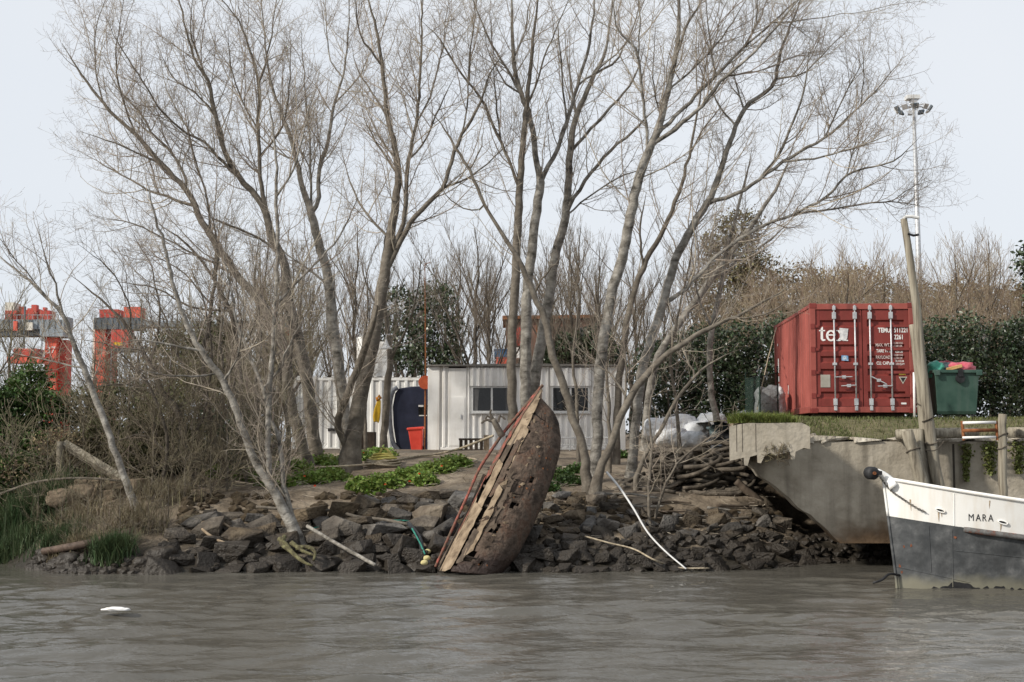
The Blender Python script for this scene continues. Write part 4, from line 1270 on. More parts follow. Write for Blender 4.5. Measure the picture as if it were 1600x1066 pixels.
def tuft(name, label, cat, cx, cy, rx, ry, n, h, m, seed, zf=None, lean=0.4, w=0.012, kind=None):
    r = np.random.default_rng(seed)
    p = r.normal(0, 0.45, (n, 2)) * (rx, ry) + (cx, cy)
    z = ground_z(p[:, 0], p[:, 1]) if zf is None else zf(p[:, 0], p[:, 1])
    z = np.maximum(z, -0.1)
    V, Q = blades(np.column_stack((p, z)), h, r, lean, w)
    o = mesh(name, V, Q, m)
    return tag(o, label, cat, kind=kind)


tuft("reed_clump", "tall green reed clump at the left edge of the water", "reeds", xat(35, 28.0), 28.5, 0.9, 0.5, 2000, 0.95, grass_dark, 201, w=0.011, lean=0.55)
tuft("reed_clump", "low dark rushes on the point of the left bank", "reeds", xat(178, 25.7), 25.75, 0.42, 0.22, 900, 0.5, grass_dark, 202, lean=0.7)
tuft("dry_grass_clump", "straw coloured dry grass above the dark rushes", "grass clump", xat(210, 26.8), 26.9, 0.6, 0.35, 420, 0.55, grass_dry, 203, lean=0.6, w=0.008)
tuft("dry_grass_clump", "straw coloured dry grass around the foot of the left thicket", "grass clump", xat(260, 28.3), 28.3, 0.8, 0.4, 380, 0.45, grass_dry, 204, lean=0.6, w=0.008)
tuft("dry_grass_clump", "dry grass below the old masonry at left", "grass clump", xat(120, 27.4), 27.5, 0.7, 0.35, 380, 0.45, grass_dry, 205, lean=0.7, w=0.008)
tuft("reed_clump", "sparse rushes between the reeds and the drift log", "reeds", xat(95, 27.0), 27.0, 0.6, 0.3, 700, 0.35, grass_dark, 206, lean=0.9, w=0.008)
tuft("dry_grass_clump", "dead brown grass on the bare tip of the left bank", "grass clump", xat(130, 26.4), 26.3, 0.6, 0.25, 600, 0.3, grass_dry, 207, lean=1.0, w=0.007)
tuft("reed_clump", "shorter green reeds at the very corner of the left bank", "reeds", xat(20, 27.8), 27.7, 0.9, 0.35, 1100, 0.5, grass_dark, 208, lean=0.8, w=0.009)
# grass strips (uncountable)
gr = np.random.default_rng(210)
C = []
for (x0, x1, y0, y1, n, zf) in [(4.6, 7.0, 26.6, 30.6, 4200, 1), (6.2, 14, 26.6, 29.2, 5200, 1), (9.9, 15, 27.5, 31, 2500, 1)]:
    p = np.column_stack((gr.uniform(x0, x1, n), gr.uniform(y0, y1, n)))
    p = p[p[:, 0] > deck_edge(p[:, 1]) + 0.02]
    z = yard_h(p[:, 0], p[:, 1])
    C.append(np.column_stack((p, z)))
# lush edge overhanging the broken flank
n = 5200
yy = SLY + 0.01 + np.abs(gr.normal(0, 0.75, n))
xx = 4.35 + 1.15 * gr.random(n) ** 1.3
sel = yy > QY
xx[sel] = (deck_edge(yy) + np.abs(gr.normal(0, 0.7, n)))[sel]
C2 = np.column_stack((xx, yy, yard_h(xx, yy)))
V, Q = blades(np.vstack(C), 0.075, gr, 0.8, 0.007)
g1 = mesh("yard_grass", V, Q, mat("grass_short", two((0.075, 0.09, 0.03), (0.15, 0.155, 0.06)), scale=1.2, bump=0, rough=0.7, island=0.4, transl=0.2))
tag(g1, "short worn grass on top of the quay", "grass", kind="stuff")
V, Q = blades(C2, 0.10 + 0.22 * np.abs(wob(C2[:, 0] * 3, C2[:, 1] * 3)) + 0.05 * gr.random(len(C2)), gr, 1.1, 0.007, 0.25)
g2 = mesh("edge_grass", V, Q, grass_green)
tag(g2, "lush green grass overhanging the broken left edge of the quay", "grass", kind="stuff")
# ground cover on the bank: round leaves with red flowers
r = np.random.default_rng(220)


def cover(name, label, spots, n, seed, h=0.28, size=0.045, m=None):
    r = np.random.default_rng(seed)
    k = r.integers(0, len(spots), n)
    S = np.array(spots, float)[k]
    d = norm(r.normal(size=(n, 3)))
    rad = r.random(n) ** 0.4
    x = S[:, 0] + d[:, 0] * S[:, 2] * rad
    y = S[:, 1] + d[:, 1] * S[:, 2] * 0.8 * rad
    z = ground_z(x, y) + np.abs(d[:, 2]) * rad * h * (0.6 + 0.6 * r.random(n))
    V, Q = leaf_quads(np.column_stack((x, y, z)), size, r, 0.5, 0.85)
    o = mesh(name, V, Q, m or leaf_bright)
    return tag(o, label, "ground cover", kind="stuff")


def spot(px, py, rad):
    p = ground_px(px, py)
    return (p[0], p[1], rad)


cover("ground_cover", "bright green low plants between the trees and the plank platform", [spot(455, 735, .6), spot(480, 755, .6), spot(515, 750, .6), spot(430, 760, .5), spot(400, 750, .5), spot(530, 735, .5), spot(345, 745, .4), spot(510, 725, .5), spot(560, 722, .6), spot(590, 715, .6)], 9000, 221)
cover("ground_cover", "bright green low plants above the stones left of the wreck", [spot(600, 760, .55), spot(640, 748, .6), spot(680, 738, .6), spot(575, 770, .4), spot(710, 728, .5), spot(660, 757, .4), spot(560, 765, .3)], 9000, 222)
cover("ground_cover", "dark green grass patch right of the wreck", [spot(865, 745, .5), spot(890, 755, .5), spot(905, 738, .4), spot(965, 715, .4), spot(850, 765, .4)], 4200, 223, h=0.2, size=0.035, m=leaf_mid)
fr = random.Random(9)
for i, (px, py) in enumerate([(492, 768), (476, 752), (540, 722), (602, 765), (655, 748), (690, 735), (560, 716), (640, 760), (322, 742), (568, 713)]):
    p = ground_px(px, py + 10)
    z = gz(p[0], p[1])
    m = MB()
    for k in range(5):
        a = k * 1.2566
        c = np.array((p[0] + 0.015 * math.cos(a), p[1] + 0.015 * math.sin(a) - 0.03, z + 0.26))
        m.add([c + (-.017, 0, -.01), c + (0, -.012, -.02), c + (.017, 0, -.006), c + (0, -.012, .02)], [(0, 1, 2, 3)])
    tag(m.build("flower", flower_red), "small red flower in the bright green ground cover", "flower", "red flowers in the ground cover")
# ivy hanging on the quay wall
for i, (px, py0, py1, w, lb) in enumerate([(1510, 694, 752, 9, "narrow ivy strand hanging down the quay wall under the ladder frame"), (1547, 690, 742, 15, "wider ivy clump hanging on the quay wall left of the single post"), (1592, 690, 740, 14, "ivy clump on the quay wall at the right edge")]):
    r = np.random.default_rng(230 + i)
    n = 520
    t_ = r.random(n)
    px_ = px + r.normal(0, w * 0.45, n) * (1.1 - 0.6 * t_)
    py_ = py0 + (py1 - py0) * t_
    C = np.array([at(a, b_, QY - 0.05 - 0.06 * abs(r.normal())) for a, b_ in zip(px_, py_)])
    V, Q = leaf_quads(C, 0.028, r, 0.0, 0.8)
    tag(mesh("hanging_ivy", V, Q, MATS.get("leaf_ivy") or mat("leaf_ivy", two((0.07, 0.085, 0.02), (0.16, 0.17, 0.05)), scale=1.5, bump=0, rough=0.6, island=0.4, transl=0.2)), lb, "ivy")
# straw roots hanging from the broken flank
r = np.random.default_rng(240)
P = []
for i in range(36):
    px = r.uniform(1195, 1232)
    Yd = SLY - 0.02
    p = at(px, r.uniform(690, 706), Yd)
    ln = r.uniform(0.1, 0.32)
    P.append(np.array([p + (r.normal(0, .02) * k, r.normal(0, .02) * k, -ln * k / 4) for k in range(5)]))
V, Q = tubes(np.stack(P), np.full((36, 5), 0.005), 3)
tag(mesh("hanging_roots", V, Q, grass_dry), "dry yellow roots hanging from the broken slab edge", "roots", kind="stuff")
# leaf litter and twigs strewn on the bank (uncountable)
r = np.random.default_rng(250)
n = 900
x = r.uniform(-8.5, 6.0, n)
y = np.interp(x, SHX, SHY) + r.uniform(0.6, 7, n)
z = ground_z(x, y) + 0.05
az = r.uniform(0, 6.283, n)
ln = r.uniform(0.1, 0.5, n)
d = np.stack((np.cos(az), np.sin(az), r.normal(0, 0.2, n)), 1) * ln[:, None]
c = np.stack((x, y, z), 1)
P = np.stack((c - d / 2, c + r.normal(0, 0.02, (n, 3)), c + d / 2), 1)
V, Q = tubes(P, np.tile(np.array([0.008, 0.006, 0.004]), (n, 1)), 3)
tag(mesh("twig_litter", V, Q, twig_mat), "loose dead twigs strewn over the bank", "twigs", kind="stuff")
# ================================================================== built things
def text_mesh(s, size, bold=0.0, ax='CENTER'):
    cu = bpy.data.curves.new("lettering", 'FONT')
    cu.body = s
    cu.size = size
    cu.offset = bold
    cu.align_x = ax
    ob = bpy.data.objects.new("lettering_tmp", cu)
    COL.objects.link(ob)
    bpy.context.view_layer.update()
    me = bpy.data.meshes.new_from_object(ob.evaluated_get(bpy.context.evaluated_depsgraph_get()))
    bpy.data.objects.remove(ob)
    bpy.data.curves.remove(cu)
    me.name = "lettering"
    return me


def lettering(s, size, loc, parent, m, bold=0.0, sx=1.0, ax='LEFT', rot=(math.pi / 2, 0, 0)):
    me = text_mesh(s, size, bold, ax)
    me.materials.clear()
    me.materials.append(m)
    o = link("lettering", me, parent, loc)
    o.rotation_euler = rot
    o.scale = (sx, 1, 1)
    return o


def corr(x0, x1, z0, z1, y, period=0.2, depth=0.04, duty=0.5, axis='x'):
    """vertical trapezoid corrugation from x0 to x1, standing at y, proud toward -y"""
    xs = [x0]
    ds = [0.0]
    n = max(1, int(round((x1 - x0) / period)))
    p = (x1 - x0) / n
    sl = min(0.035, p * 0.18)
    for i in range(n):
        a = x0 + i * p + p * (1 - duty) / 2
        b_ = a + p * duty
        for xx, dd in ((a, 0), (a + sl, -depth), (b_ - sl, -depth), (b_, 0)):
            xs.append(xx)
            ds.append(dd)
    xs.append(x1)
    ds.append(0)
    V, F = [], []
    for xx, dd in zip(xs, ds):
        for zz in (z0, z1):
            V.append((xx, y + dd, zz) if axis == 'x' else (y + dd, xx, zz))
    for i in range(len(xs) - 1):
        F.append((2 * i, 2 * i + 2, 2 * i + 3, 2 * i + 1))
    return V, F


# ------------------------------------------------------------------ red shipping container
CW, CH, CL = 2.44, 2.59, 6.06
cp = at(1268, 645, 31.0)
con = thing("shipping_container", "red steel shipping container with closed double doors on the quay", "container", (cp[0], cp[1], cp[2]), R(-3.4))
m = MB()
for x in (0.0, CW - 0.13):
    m.b2((x, 0.0, 0), (x + 0.13, 0.12, CH))
    m.b2((x, CL - 0.14, 0), (x + 0.13, CL, CH))
m.b2((0.13, 0.003, CH - 0.14), (CW - 0.13, 0.12, CH - 0.003)).b2((0.13, 0.003, 0.003), (CW - 0.13, 0.12, 0.14))
m.b2((0.004, 0.12, CH - 0.09), (0.07, CL - 0.14, CH - 0.004)).b2((CW - 0.07, 0.12, CH - 0.09), (CW - 0.004, CL - 0.14, CH - 0.004))
m.b2((0.004, 0.12, 0.004), (0.08, CL - 0.14, 0.16)).b2((CW - 0.08, 0.12, 0.004), (CW - 0.004, CL - 0.14, 0.16))
m.build("frame", paint_red_side, con, local=True, bevel=0.008)
for x in (-0.006, CW - 0.156):
    for y in (-0.008, CL - 0.16):
        for z in (-0.012, CH - 0.11):
            MB().b2((x, y, z), (x + 0.162, y + 0.168, z + 0.122)).build("corner_casting", paint_red, con, local=True, bevel=0.01)
V, F = corr(0.12, CL - 0.14, 0.16, CH - 0.09, 0.045, 0.28, 0.032, 0.45, 'y')
MB().add(V, F).build("side_panel", paint_red_side, con, local=True)
V, F = corr(0.12, CL - 0.14, 0.16, CH - 0.09, CW - 0.03, 0.28, 0.032, 0.45, 'y')
MB().add(V, F).build("side_panel", paint_red_side, con, local=True)
MB().b2((0.07, 0.12, CH - 0.05), (CW - 0.07, CL - 0.1, CH - 0.02)).build("roof", paint_red, con, local=True)
MB().b2((0.08, 0.12, 0.12), (CW - 0.08, CL - 0.1, 0.15)).build("floor", wood_dark, con, local=True)
V, F = corr(0.13, CW - 0.13, 0.02, CH - 0.05, CL - 0.06, 0.25, 0.03)
MB().add(V, F).build("end_wall", paint_red, con, local=True)
grooves = [2.20, 1.62, 1.345, 1.04, 0.50]          # top edges of the pressed bands
zs, ds = [0.15], [0.0]
for g in sorted(grooves):
    for zz, dd in ((g - 0.17, 0), (g - 0.13, 0.045), (g - 0.035, 0.045), (g, 0)):
        zs.append(zz)
        ds.append(dd)
zs.append(2.44)
ds.append(0)
doors = []
for dx0, dx1 in ((0.135, 1.215), (1.235, CW - 0.135)):
    m = MB()
    a, b_ = dx0 + 0.10, dx1 - 0.10
    m.b2((dx0, 0.03, 0.145), (a, 0.085, 2.445)).b2((b_, 0.03, 0.145), (dx1, 0.085, 2.445))
    V, F = [], []
    for zz, dd in zip(zs, ds):
        V += [(a, 0.034 + dd, zz), (b_, 0.034 + dd, zz)]
    for i in range(len(zs) - 1):
        F.append((2 * i, 2 * i + 1, 2 * i + 3, 2 * i + 2))
    m.add(V, F)
    d = m.build("door", paint_red, con, local=True)
    doors.append(d)
    MB().b2((dx0 - 0.012, 0.088, 0.142), (dx1 + 0.012, 0.10, 2.462)).build("gasket", black, d, local=True)
    hx = 0.06 if dx0 < 1 else CW - 0.06
    for hz in (0.4, 0.95, 1.5, 2.05):
        MB().b2((hx - 0.05, -0.012, hz - 0.06), (hx + 0.05, 0.03, hz + 0.06)).b2((min(hx, (a + b_) / 2 if dx0 > 1 else hx) - 0.0, 0.0, hz - 0.03), (hx + 0.14 if dx0 < 1 else hx + 0.001, 0.028, hz + 0.03)).build("hinge", paint_red, d, local=True)
rods = [(0.563, 0), (1.05, 0), (1.40, 1), (1.89, 1)]
for rx, di in rods:
    rod = MB().tube([(rx, -0.012, 0.05), (rx, -0.012, 2.55)], 0.019, 10).build("lock_rod", steel, doors[di], smooth=True, local=True)
    for zz, hw, hh in ((0.10, 0.035, 0.05), (2.48, 0.035, 0.05), (0.25, 0.045, 0.08), (2.3, 0.045, 0.08), (1.15, 0.05, 0.03)):
        MB().b2((rx - hw, -0.04, zz - hh), (rx + hw, 0.03, zz + hh)).build("bracket", steel, doors[di], local=True, bevel=0.006)
for di, x0, z0, x1, z1 in ((0, 0.563, 0.84, 0.96, 0.845), (0, 0.70, 0.63, 1.05, 0.645), (1, 1.40, 0.85, 1.75, 0.67), (1, 1.55, 0.62, 1.89, 0.63)):
    MB().tube([(x0, -0.05, z0), ((x0 + x1) / 2, -0.06, (z0 + z1) / 2), (x1, -0.05, z1)], 0.014, 6).box(((x0 + x1) / 2, -0.04, (z0 + z1) / 2), (0.09, 0.05, 0.07)).build("handle", steel, doors[di], local=True)
f0 = 0.030
# serif-like painted letters t e x, built as outlines
def glyph(polys, loc, s, parent, m, th=0.004):
    mb = MB()
    for P in polys:
        mb.prism([(loc[0] + x * s, loc[1], loc[2] + z * s) for x, z in P], (0, -th, 0))
    return mb.build("lettering", m, parent, local=True)


def arc(cx, cz, rx, rz, a0, a1, wid, n=14):
    o_ = [(cx + rx * math.cos(R(a0 + (a1 - a0) * k / n)), cz + rz * math.sin(R(a0 + (a1 - a0) * k / n))) for k in range(n + 1)]
    i_ = [(cx + (rx - wid) * math.cos(R(a0 + (a1 - a0) * k / n)), cz + (rz - wid * 0.75) * math.sin(R(a0 + (a1 - a0) * k / n))) for k in range(n + 1)]
    return [[o_[k], o_[k + 1], i_[k + 1], i_[k]] for k in range(n)]


GT = [[(0.10, 0.12), (0.26, 0.12), (0.26, 0.95), (0.20, 0.95), (0.10, 0.80)], [(0.0, 0.66), (0.40, 0.66), (0.40, 0.74), (0.0, 0.74)], [(0.12, 0.12), (0.18, 0.02), (0.30, 0.0), (0.42, 0.05), (0.41, 0.12), (0.26, 0.12)]]
GE = arc(0.36, 0.36, 0.33, 0.38, 12, 330, 0.15) + [[(0.10, 0.36), (0.67, 0.36), (0.66, 0.45), (0.12, 0.45)]]
GX = [[(0.08, 0.70), (0.26, 0.70), (0.70, 0.04), (0.50, 0.04)], [(0.56, 0.70), (0.64, 0.70), (0.18, 0.04), (0.08, 0.04)], [(0.0, 0.66), (0.34, 0.66), (0.34, 0.73), (0.0, 0.73)], [(0.46, 0.66), (0.74, 0.66), (0.74, 0.73), (0.46, 0.73)], [(0.0, 0.0), (0.28, 0.0), (0.28, 0.07), (0.0, 0.07)], [(0.42, 0.0), (0.78, 0.0), (0.78, 0.07), (0.42, 0.07)]]
for k, (gp, gx) in enumerate(((GT, 0.215), (GE, 0.365), (GX, 0.615))):
    glyph(gp, (gx, f0 - 0.002 * k, 1.70), 0.355, doors[0], white_mark)
paper = mat("paper_sticker", two((0.42, 0.42, 0.43), (0.72, 0.71, 0.70)), scale=9, rough=0.8, bump=0)
MB().prism([(0.70, 0.02, 1.72), (0.83, 0.02, 1.70), (0.87, 0.02, 1.76), (0.90, 0.02, 1.99), (0.69, 0.02, 2.01)], (0, -0.003, 0)).build("sticker", paper, doors[0], local=True)
mesh("sticker", [(0.73, 0.026, 1.235), (0.89, 0.026, 1.225), (0.885, 0.026, 1.35), (0.73, 0.026, 1.36)], [(0, 1, 2, 3)], mat("blue_sticker", two((0.04, 0.17, 0.36), (0.30, 0.45, 0.60)), scale=18, rough=0.6, bump=0), doors[0], local=True)
lettering("GL", 0.085, (0.755, 0.022, 1.265), doors[0], white_mark, 0.002)
MB().b2((0.23, 0.022, 0.60), (0.455, 0.032, 0.90)).build("plate", mat("grey_plate", two((0.27, 0.25, 0.21), (0.36, 0.34, 0.30)), scale=6, rough=0.6, bump=0), doors[0], local=True)
for s, sz, x, z, b_, m_ in [("TEMU", 0.155, 1.595, 1.90, 0.004, white_mark), ("511221", 0.155, 1.965, 1.90, 0.003, white_mark), ("2261", 0.155, 1.965, 1.735, 0.003, white_mark),
                            ("MAX. WT.", 0.105, 1.53, 1.565, 0.002, faded_mark), ("TARE WT.", 0.105, 1.545, 1.425, 0.002, white_mark), ("PAYLOAD", 0.105, 1.53, 1.275, 0.002, faded_mark), ("CU. CAP.", 0.105, 1.545, 1.135, 0.002, white_mark),
                            ("30,480 KGS", 0.062, 1.95, 1.625, 0.001, faded_mark), ("67,200 LBS", 0.062, 1.95, 1.555, 0.001, faded_mark), ("2,200 KGS", 0.062, 1.985, 1.485, 0.001, white_mark), ("4,850 LBS", 0.062, 1.985, 1.415, 0.001, white_mark),
                            ("28,280 KGS", 0.062, 1.95, 1.34, 0.001, faded_mark), ("62,350 LBS", 0.062, 1.95, 1.265, 0.001, faded_mark), ("33.2 CU.M", 0.062, 1.985, 1.195, 0.001, white_mark), ("1,172 CU.FT", 0.062, 1.965, 1.125, 0.001, white_mark)]:
    lettering(s, sz, (x, 0.026, z), doors[1], m_, b_, 0.72)
MB().b2((2.06, 0.024, 0.89), (2.215, 0.031, 0.975)).build("sticker", mat("yellow_sticker", two((0.62, 0.42, 0.03), (0.72, 0.55, 0.10)), scale=20, rough=0.6, bump=0), doors[1], local=True)
MB().prism([(2.055, 0.030, 0.845), (2.25, 0.030, 0.845), (2.15, 0.030, 0.675)], (0, -0.004, 0)).build("sticker", mat("pale_triangle", two((0.45, 0.42, 0.36), (0.55, 0.52, 0.45)), rough=0.6, bump=0), doors[1], local=True)
MB().prism([(2.085, 0.026, 0.828), (2.22, 0.026, 0.828), (2.15, 0.026, 0.712)], (0, -0.004, 0)).build("sticker", black, doors[1], local=True)
MB().b2((2.10, 0.024, 0.195), (2.22, 0.031, 0.235)).build("sticker", white_mark, doors[1], local=True)
# what is left of the marks on the long side
for y, z0, z1, w in [(5.35, 1.22, 1.62, 0.16), (5.32, 0.98, 1.12, 0.22), (5.35, 0.82, 0.92, 0.2), (5.45, 1.98, 2.04, 0.12), (4.2, 0.55, 0.62, 0.10), (3.6, 0.58, 0.80, 0.05), (3.62, 0.56, 0.64, 0.10)]:
    MB().b2((0.004, y - w / 2, z0), (0.009, y + w / 2, z1)).build("paint_mark", white_mark, con, local=True)
# timber sleepers under the container
for dy_ in (0.6, 5.4):
    p = np.array((con.location.x, con.location.y, 0))
    x0, y0 = con.location.x + 0.15 + dy_ * 0.06, con.location.y + dy_
    tag(MB().b2((x0, y0, yard_z(x0, y0) - 0.05), (x0 + 2.2, y0 + 0.2, con.location.z - 0.005)).build("timber_sleeper", wood_dark, bevel=0.01),
        "dark timber sleeper under the %s of the red container" % ("door end" if dy_ < 1 else "far end"), "timber")

# ------------------------------------------------------------------ white site cabin
bp_ = at(668, 705, 40.0)
cab = thing("site_cabin", "white corrugated site cabin with two sliding windows", "cabin", (bp_[0], 40.0, bp_[2]))
W_, H_, D_ = 6.03, 2.58, 2.44
px2 = lambda px: (px - 668) / 51.15
m = MB()
m.b2((0, 0, 0), (0.36, 0.06, H_)).b2((W_ - 0.16, 0, 0), (W_, 0.1, H_))
m.b2((0.36, 0.02, 0), (W_ - 0.16, 0.08, 0.12)).b2((0, D_ - 0.1, 0), (0.16, D_, H_)).b2((W_ - 0.16, D_ - 0.1, 0), (W_, D_, H_))
m.build("frame", paint_white, cab, local=True, bevel=0.01)
wins = [(px2(736), px2(800)), (px2(861), px2(921))]
wz0, wz1 = 1.17, 1.98
segs = [(0.36, 0.63, 0.12, H_), (px2(728), wins[0][0], 0.12, H_), (wins[0][0], wins[0][1], 0.12, wz0), (wins[0][0], wins[0][1], wz1, H_), (wins[0][1], wins[1][0], 0.12, H_),
        (wins[1][0], wins[1][1], 0.12, wz0), (wins[1][0], wins[1][1], wz1, H_), (wins[1][1], W_ - 0.16, 0.12, H_)]
for s in segs:
    V, F = corr(s[0], s[1], s[2], s[3], 0.06, 0.2, 0.05)
    MB().add(V, F).build("wall_panel", paint_white, cab, local=True)
dd = MB().b2((0.63, 0.02, 0.12), (px2(728), 0.05, H_ - 0.05)).build("door", paint_white, cab, local=True, bevel=0.006)
MB().b2((0.65, 0.006, 0.16), (1.13, 0.02, 1.65)).build("door_plate", paint_white, dd, local=True, bevel=0.004)
MB().box((1.02, -0.005, 1.05), (0.025, 0.04, 0.12)).build("door_handle", steel, dd, local=True)
for x in (0.40, W_ - 0.3):
    pass
V, F = corr(0.1, D_ - 0.1, 0.02, H_, 0.03, 0.2, 0.04, 0.5, 'y')
MB().add(V, F).build("end_wall", paint_white, cab, local=True)
V, F = corr(0.1, D_ - 0.1, 0.02, H_, W_ - 0.02, 0.2, 0.03, 0.5, 'y')
MB().add(V, F).build("end_wall", paint_white, cab, local=True)
V, F = corr(0.16, W_ - 0.16, 0.02, H_, D_ - 0.04, 0.2, 0.04)
MB().add(V, F).build("back_wall", paint_white, cab, local=True)
MB().prism([(-0.04, -0.10, H_ + 0.003), (W_ + 0.04, -0.10, H_ + 0.003), (W_ + 0.04, -0.10, H_ + 0.05), (W_ * 0.5, -0.10, H_ + 0.085), (-0.04, -0.10, H_ + 0.05)], (0, D_ + 0.2, 0)).build("roof", roof_edge, cab, local=True)
for (x0, x1) in wins:
    wv = MB().b2((x0, 0.0, wz1 - 0.055), (x1, 0.05, wz1)).b2((x0, 0.0, wz0), (x1, 0.05, wz0 + 0.055)).b2((x0, 0.0, wz0 + 0.055), (x0 + 0.055, 0.05, wz1 - 0.055)).b2((x1 - 0.055, 0.0, wz0 + 0.055), (x1, 0.05, wz1 - 0.055)).b2(((x0 + x1) / 2 - 0.03, 0.005, wz0 + 0.055), ((x0 + x1) / 2 + 0.03, 0.05, wz1 - 0.055)).build("window", alum, cab, local=True)
    for a, b_ in ((x0 + 0.055, (x0 + x1) / 2 - 0.03), ((x0 + x1) / 2 + 0.03, x1 - 0.055)):
        MB().b2((a, 0.03, wz0 + 0.055), (b_, 0.036, wz1 - 0.055)).build("pane", glass_dark, wv, local=True)
    MB().b2((x0 - 0.03, -0.04, wz0 - 0.03), (x1 + 0.03, 0.03, wz0 - 0.002)).build("sill", alum, wv, local=True)
    # curtain drawn inside the right hand pane
    V, F = corr(x0 - 0.05, x1 + 0.05, wz1 - 0.0, H_ - 0.05, -0.02, 0.2, 0.05)
    MB().add(V, F).build("valance", paint_white, cab, local=True).modifiers.new("solid", 'SOLIDIFY').thickness = 0.012
for a, b_, zz in ((wins[0][0] + 0.06, wins[0][0] + 0.24, 0), (wins[0][1] - 0.2, wins[0][1] - 0.06, 0.0)):
    mesh("curtain", [(a, 0.027, wz0 + 0.06), (b_ - 0.05, 0.027, wz0 + 0.06), (b_, 0.027, wz1 - 0.06), (a, 0.027, wz1 - 0.06)], [(0, 1, 2, 3)], curtain, cab, local=True)
for x in (0.3, 2.0, 4.0, 5.7):
    MB().b2((x - 0.12, 0.1, -0.35), (x + 0.12, 0.4, -0.001)).build("footing", concrete, cab, local=True)

rail = thing("handrail", "low pale metal handrail before the cabin's right window", "handrail", (xat(840, 39), 39.0, gz(xat(840, 39), 39.0)))
m = MB()
zr = zat(684, 39)
m.tube([(xat(838, 39), 39, zr), (xat(965, 39), 39, zr)], 0.022, 6)
m.tube([(xat(838, 39), 39, zr - 0.22), (xat(965, 39), 39, zr - 0.22)], 0.014, 6)
m.build("rail", alum, rail)
for px in (840, 855, 872, 890, 908, 935, 963):
    MB().tube([(xat(px, 39), 39, gz(xat(px, 39), 39) - .1), (xat(px, 39), 39, zr)], 0.018, 6).build("post", alum, rail)

# ------------------------------------------------------------------ pale container behind
bp_ = at(456, 706, 46.0)
pc = thing("pale_container", "pale grey corrugated container behind the leaning trunks", "container", (bp_[0], 46.0, bp_[2]))
m = MB()
HH = zat(590, 46.0) - bp_[2]
m.b2((0, 0, 0), (0.12, 0.12, HH)).b2((CL - 0.12, 0, 0), (CL, 0.12, HH)).b2((0.12, 0.02, HH - 0.1), (CL - 0.12, 0.1, HH - 0.004)).b2((0.12, 0.02, 0), (CL - 0.12, 0.1, 0.15)).b2((0.72, -0.01, 0.003), (0.84, 0.06, HH - 0.004))
m.build("frame", paint_grey, pc, local=True)
for a, b_, pd in ((0.12, 0.72, 0.15), (0.84, CL - 0.12, 0.30)):
    V, F = corr(a, b_, 0.15, HH - 0.1, 0.07, pd, 0.045)
    MB().add(V, F).build("side_panel", paint_grey, pc, local=True)
for xx in (0.03, CL - 0.03):
    V, F = corr(0.12, 2.4, 0.02, HH - 0.05, xx, 0.25, 0.03, 0.5, 'y')
    MB().add(V, F).build("end_panel", paint_grey, pc, local=True)
V, F = corr(0.12, CL - 0.12, 0.02, HH - 0.05, 2.40, 0.3, 0.03)
MB().add(V, F).build("back_panel", paint_grey, pc, local=True)
MB().b2((0, 0.03, HH - 0.03), (CL, 2.4, HH)).build("roof", paint_grey, pc, local=True)
for x in np.arange(0.2, CL, 0.3):
    MB().b2((x - 0.04, 0.01, HH), (x + 0.04, 0.06, HH + 0.06)).build("roof_bow", paint_grey, pc, local=True)
for a in (0.02, CL - 0.3):
    MB().b2((a, 0.1, -0.3), (a + 0.28, 0.4, -0.002)).build("footing", concrete, pc, local=True)
MB().b2((1.25, -0.005, 0.72), (1.50, 0.02, 0.82)).build("vent", black, pc, local=True)

# ------------------------------------------------------------------ navy upright hull-like body
nb = at(612, 706, 42.5)
k = 42.5 / F_PX
nv = thing("navy_hull", "dark navy upright hull-shaped body with a small window beside the cabin", "boat hull", (nb[0], 42.5, nb[2] - 0.05))
prof = [(0.36, 0.0), (0.14, 0.30), (0.05, 0.9), (0.02, 1.5), (0.10, 1.95), (0.22, 2.10), (0.62, 2.16), (1.30, 2.18), (1.30, 0.0)]
MB().prism([(x, 0, z) for x, z in prof], (0, 1.1, 0)).build("body", navy, nv, local=True, bevel=0.04)
m = MB()
rim = [(0.30, -0.04, 0.02), (0.06, -0.05, 0.32), (-0.05, -0.06, 0.95), (-0.08, -0.06, 1.5), (0.03, -0.05, 2.0), (0.18, -0.04, 2.13)]
m.tube(cr(rim, 16), 0.075, 8)
m.build("rim", slate, nv, local=True, smooth=True)
wv = MB().b2((0.86, -0.02, 1.22), (1.27, 0.0, 1.56)).build("window", glass_dark, nv, local=True)
MB().b2((0.86, -0.03, 1.50), (1.02, -0.02, 1.56)).b2((0.88, -0.03, 1.20), (1.14, -0.02, 1.235)).b2((1.16, -0.03, 1.25), (1.27, -0.02, 1.52)).build("painted_glint", alum, wv, local=True)  # pale strips laid on the pane stand in for bright glints

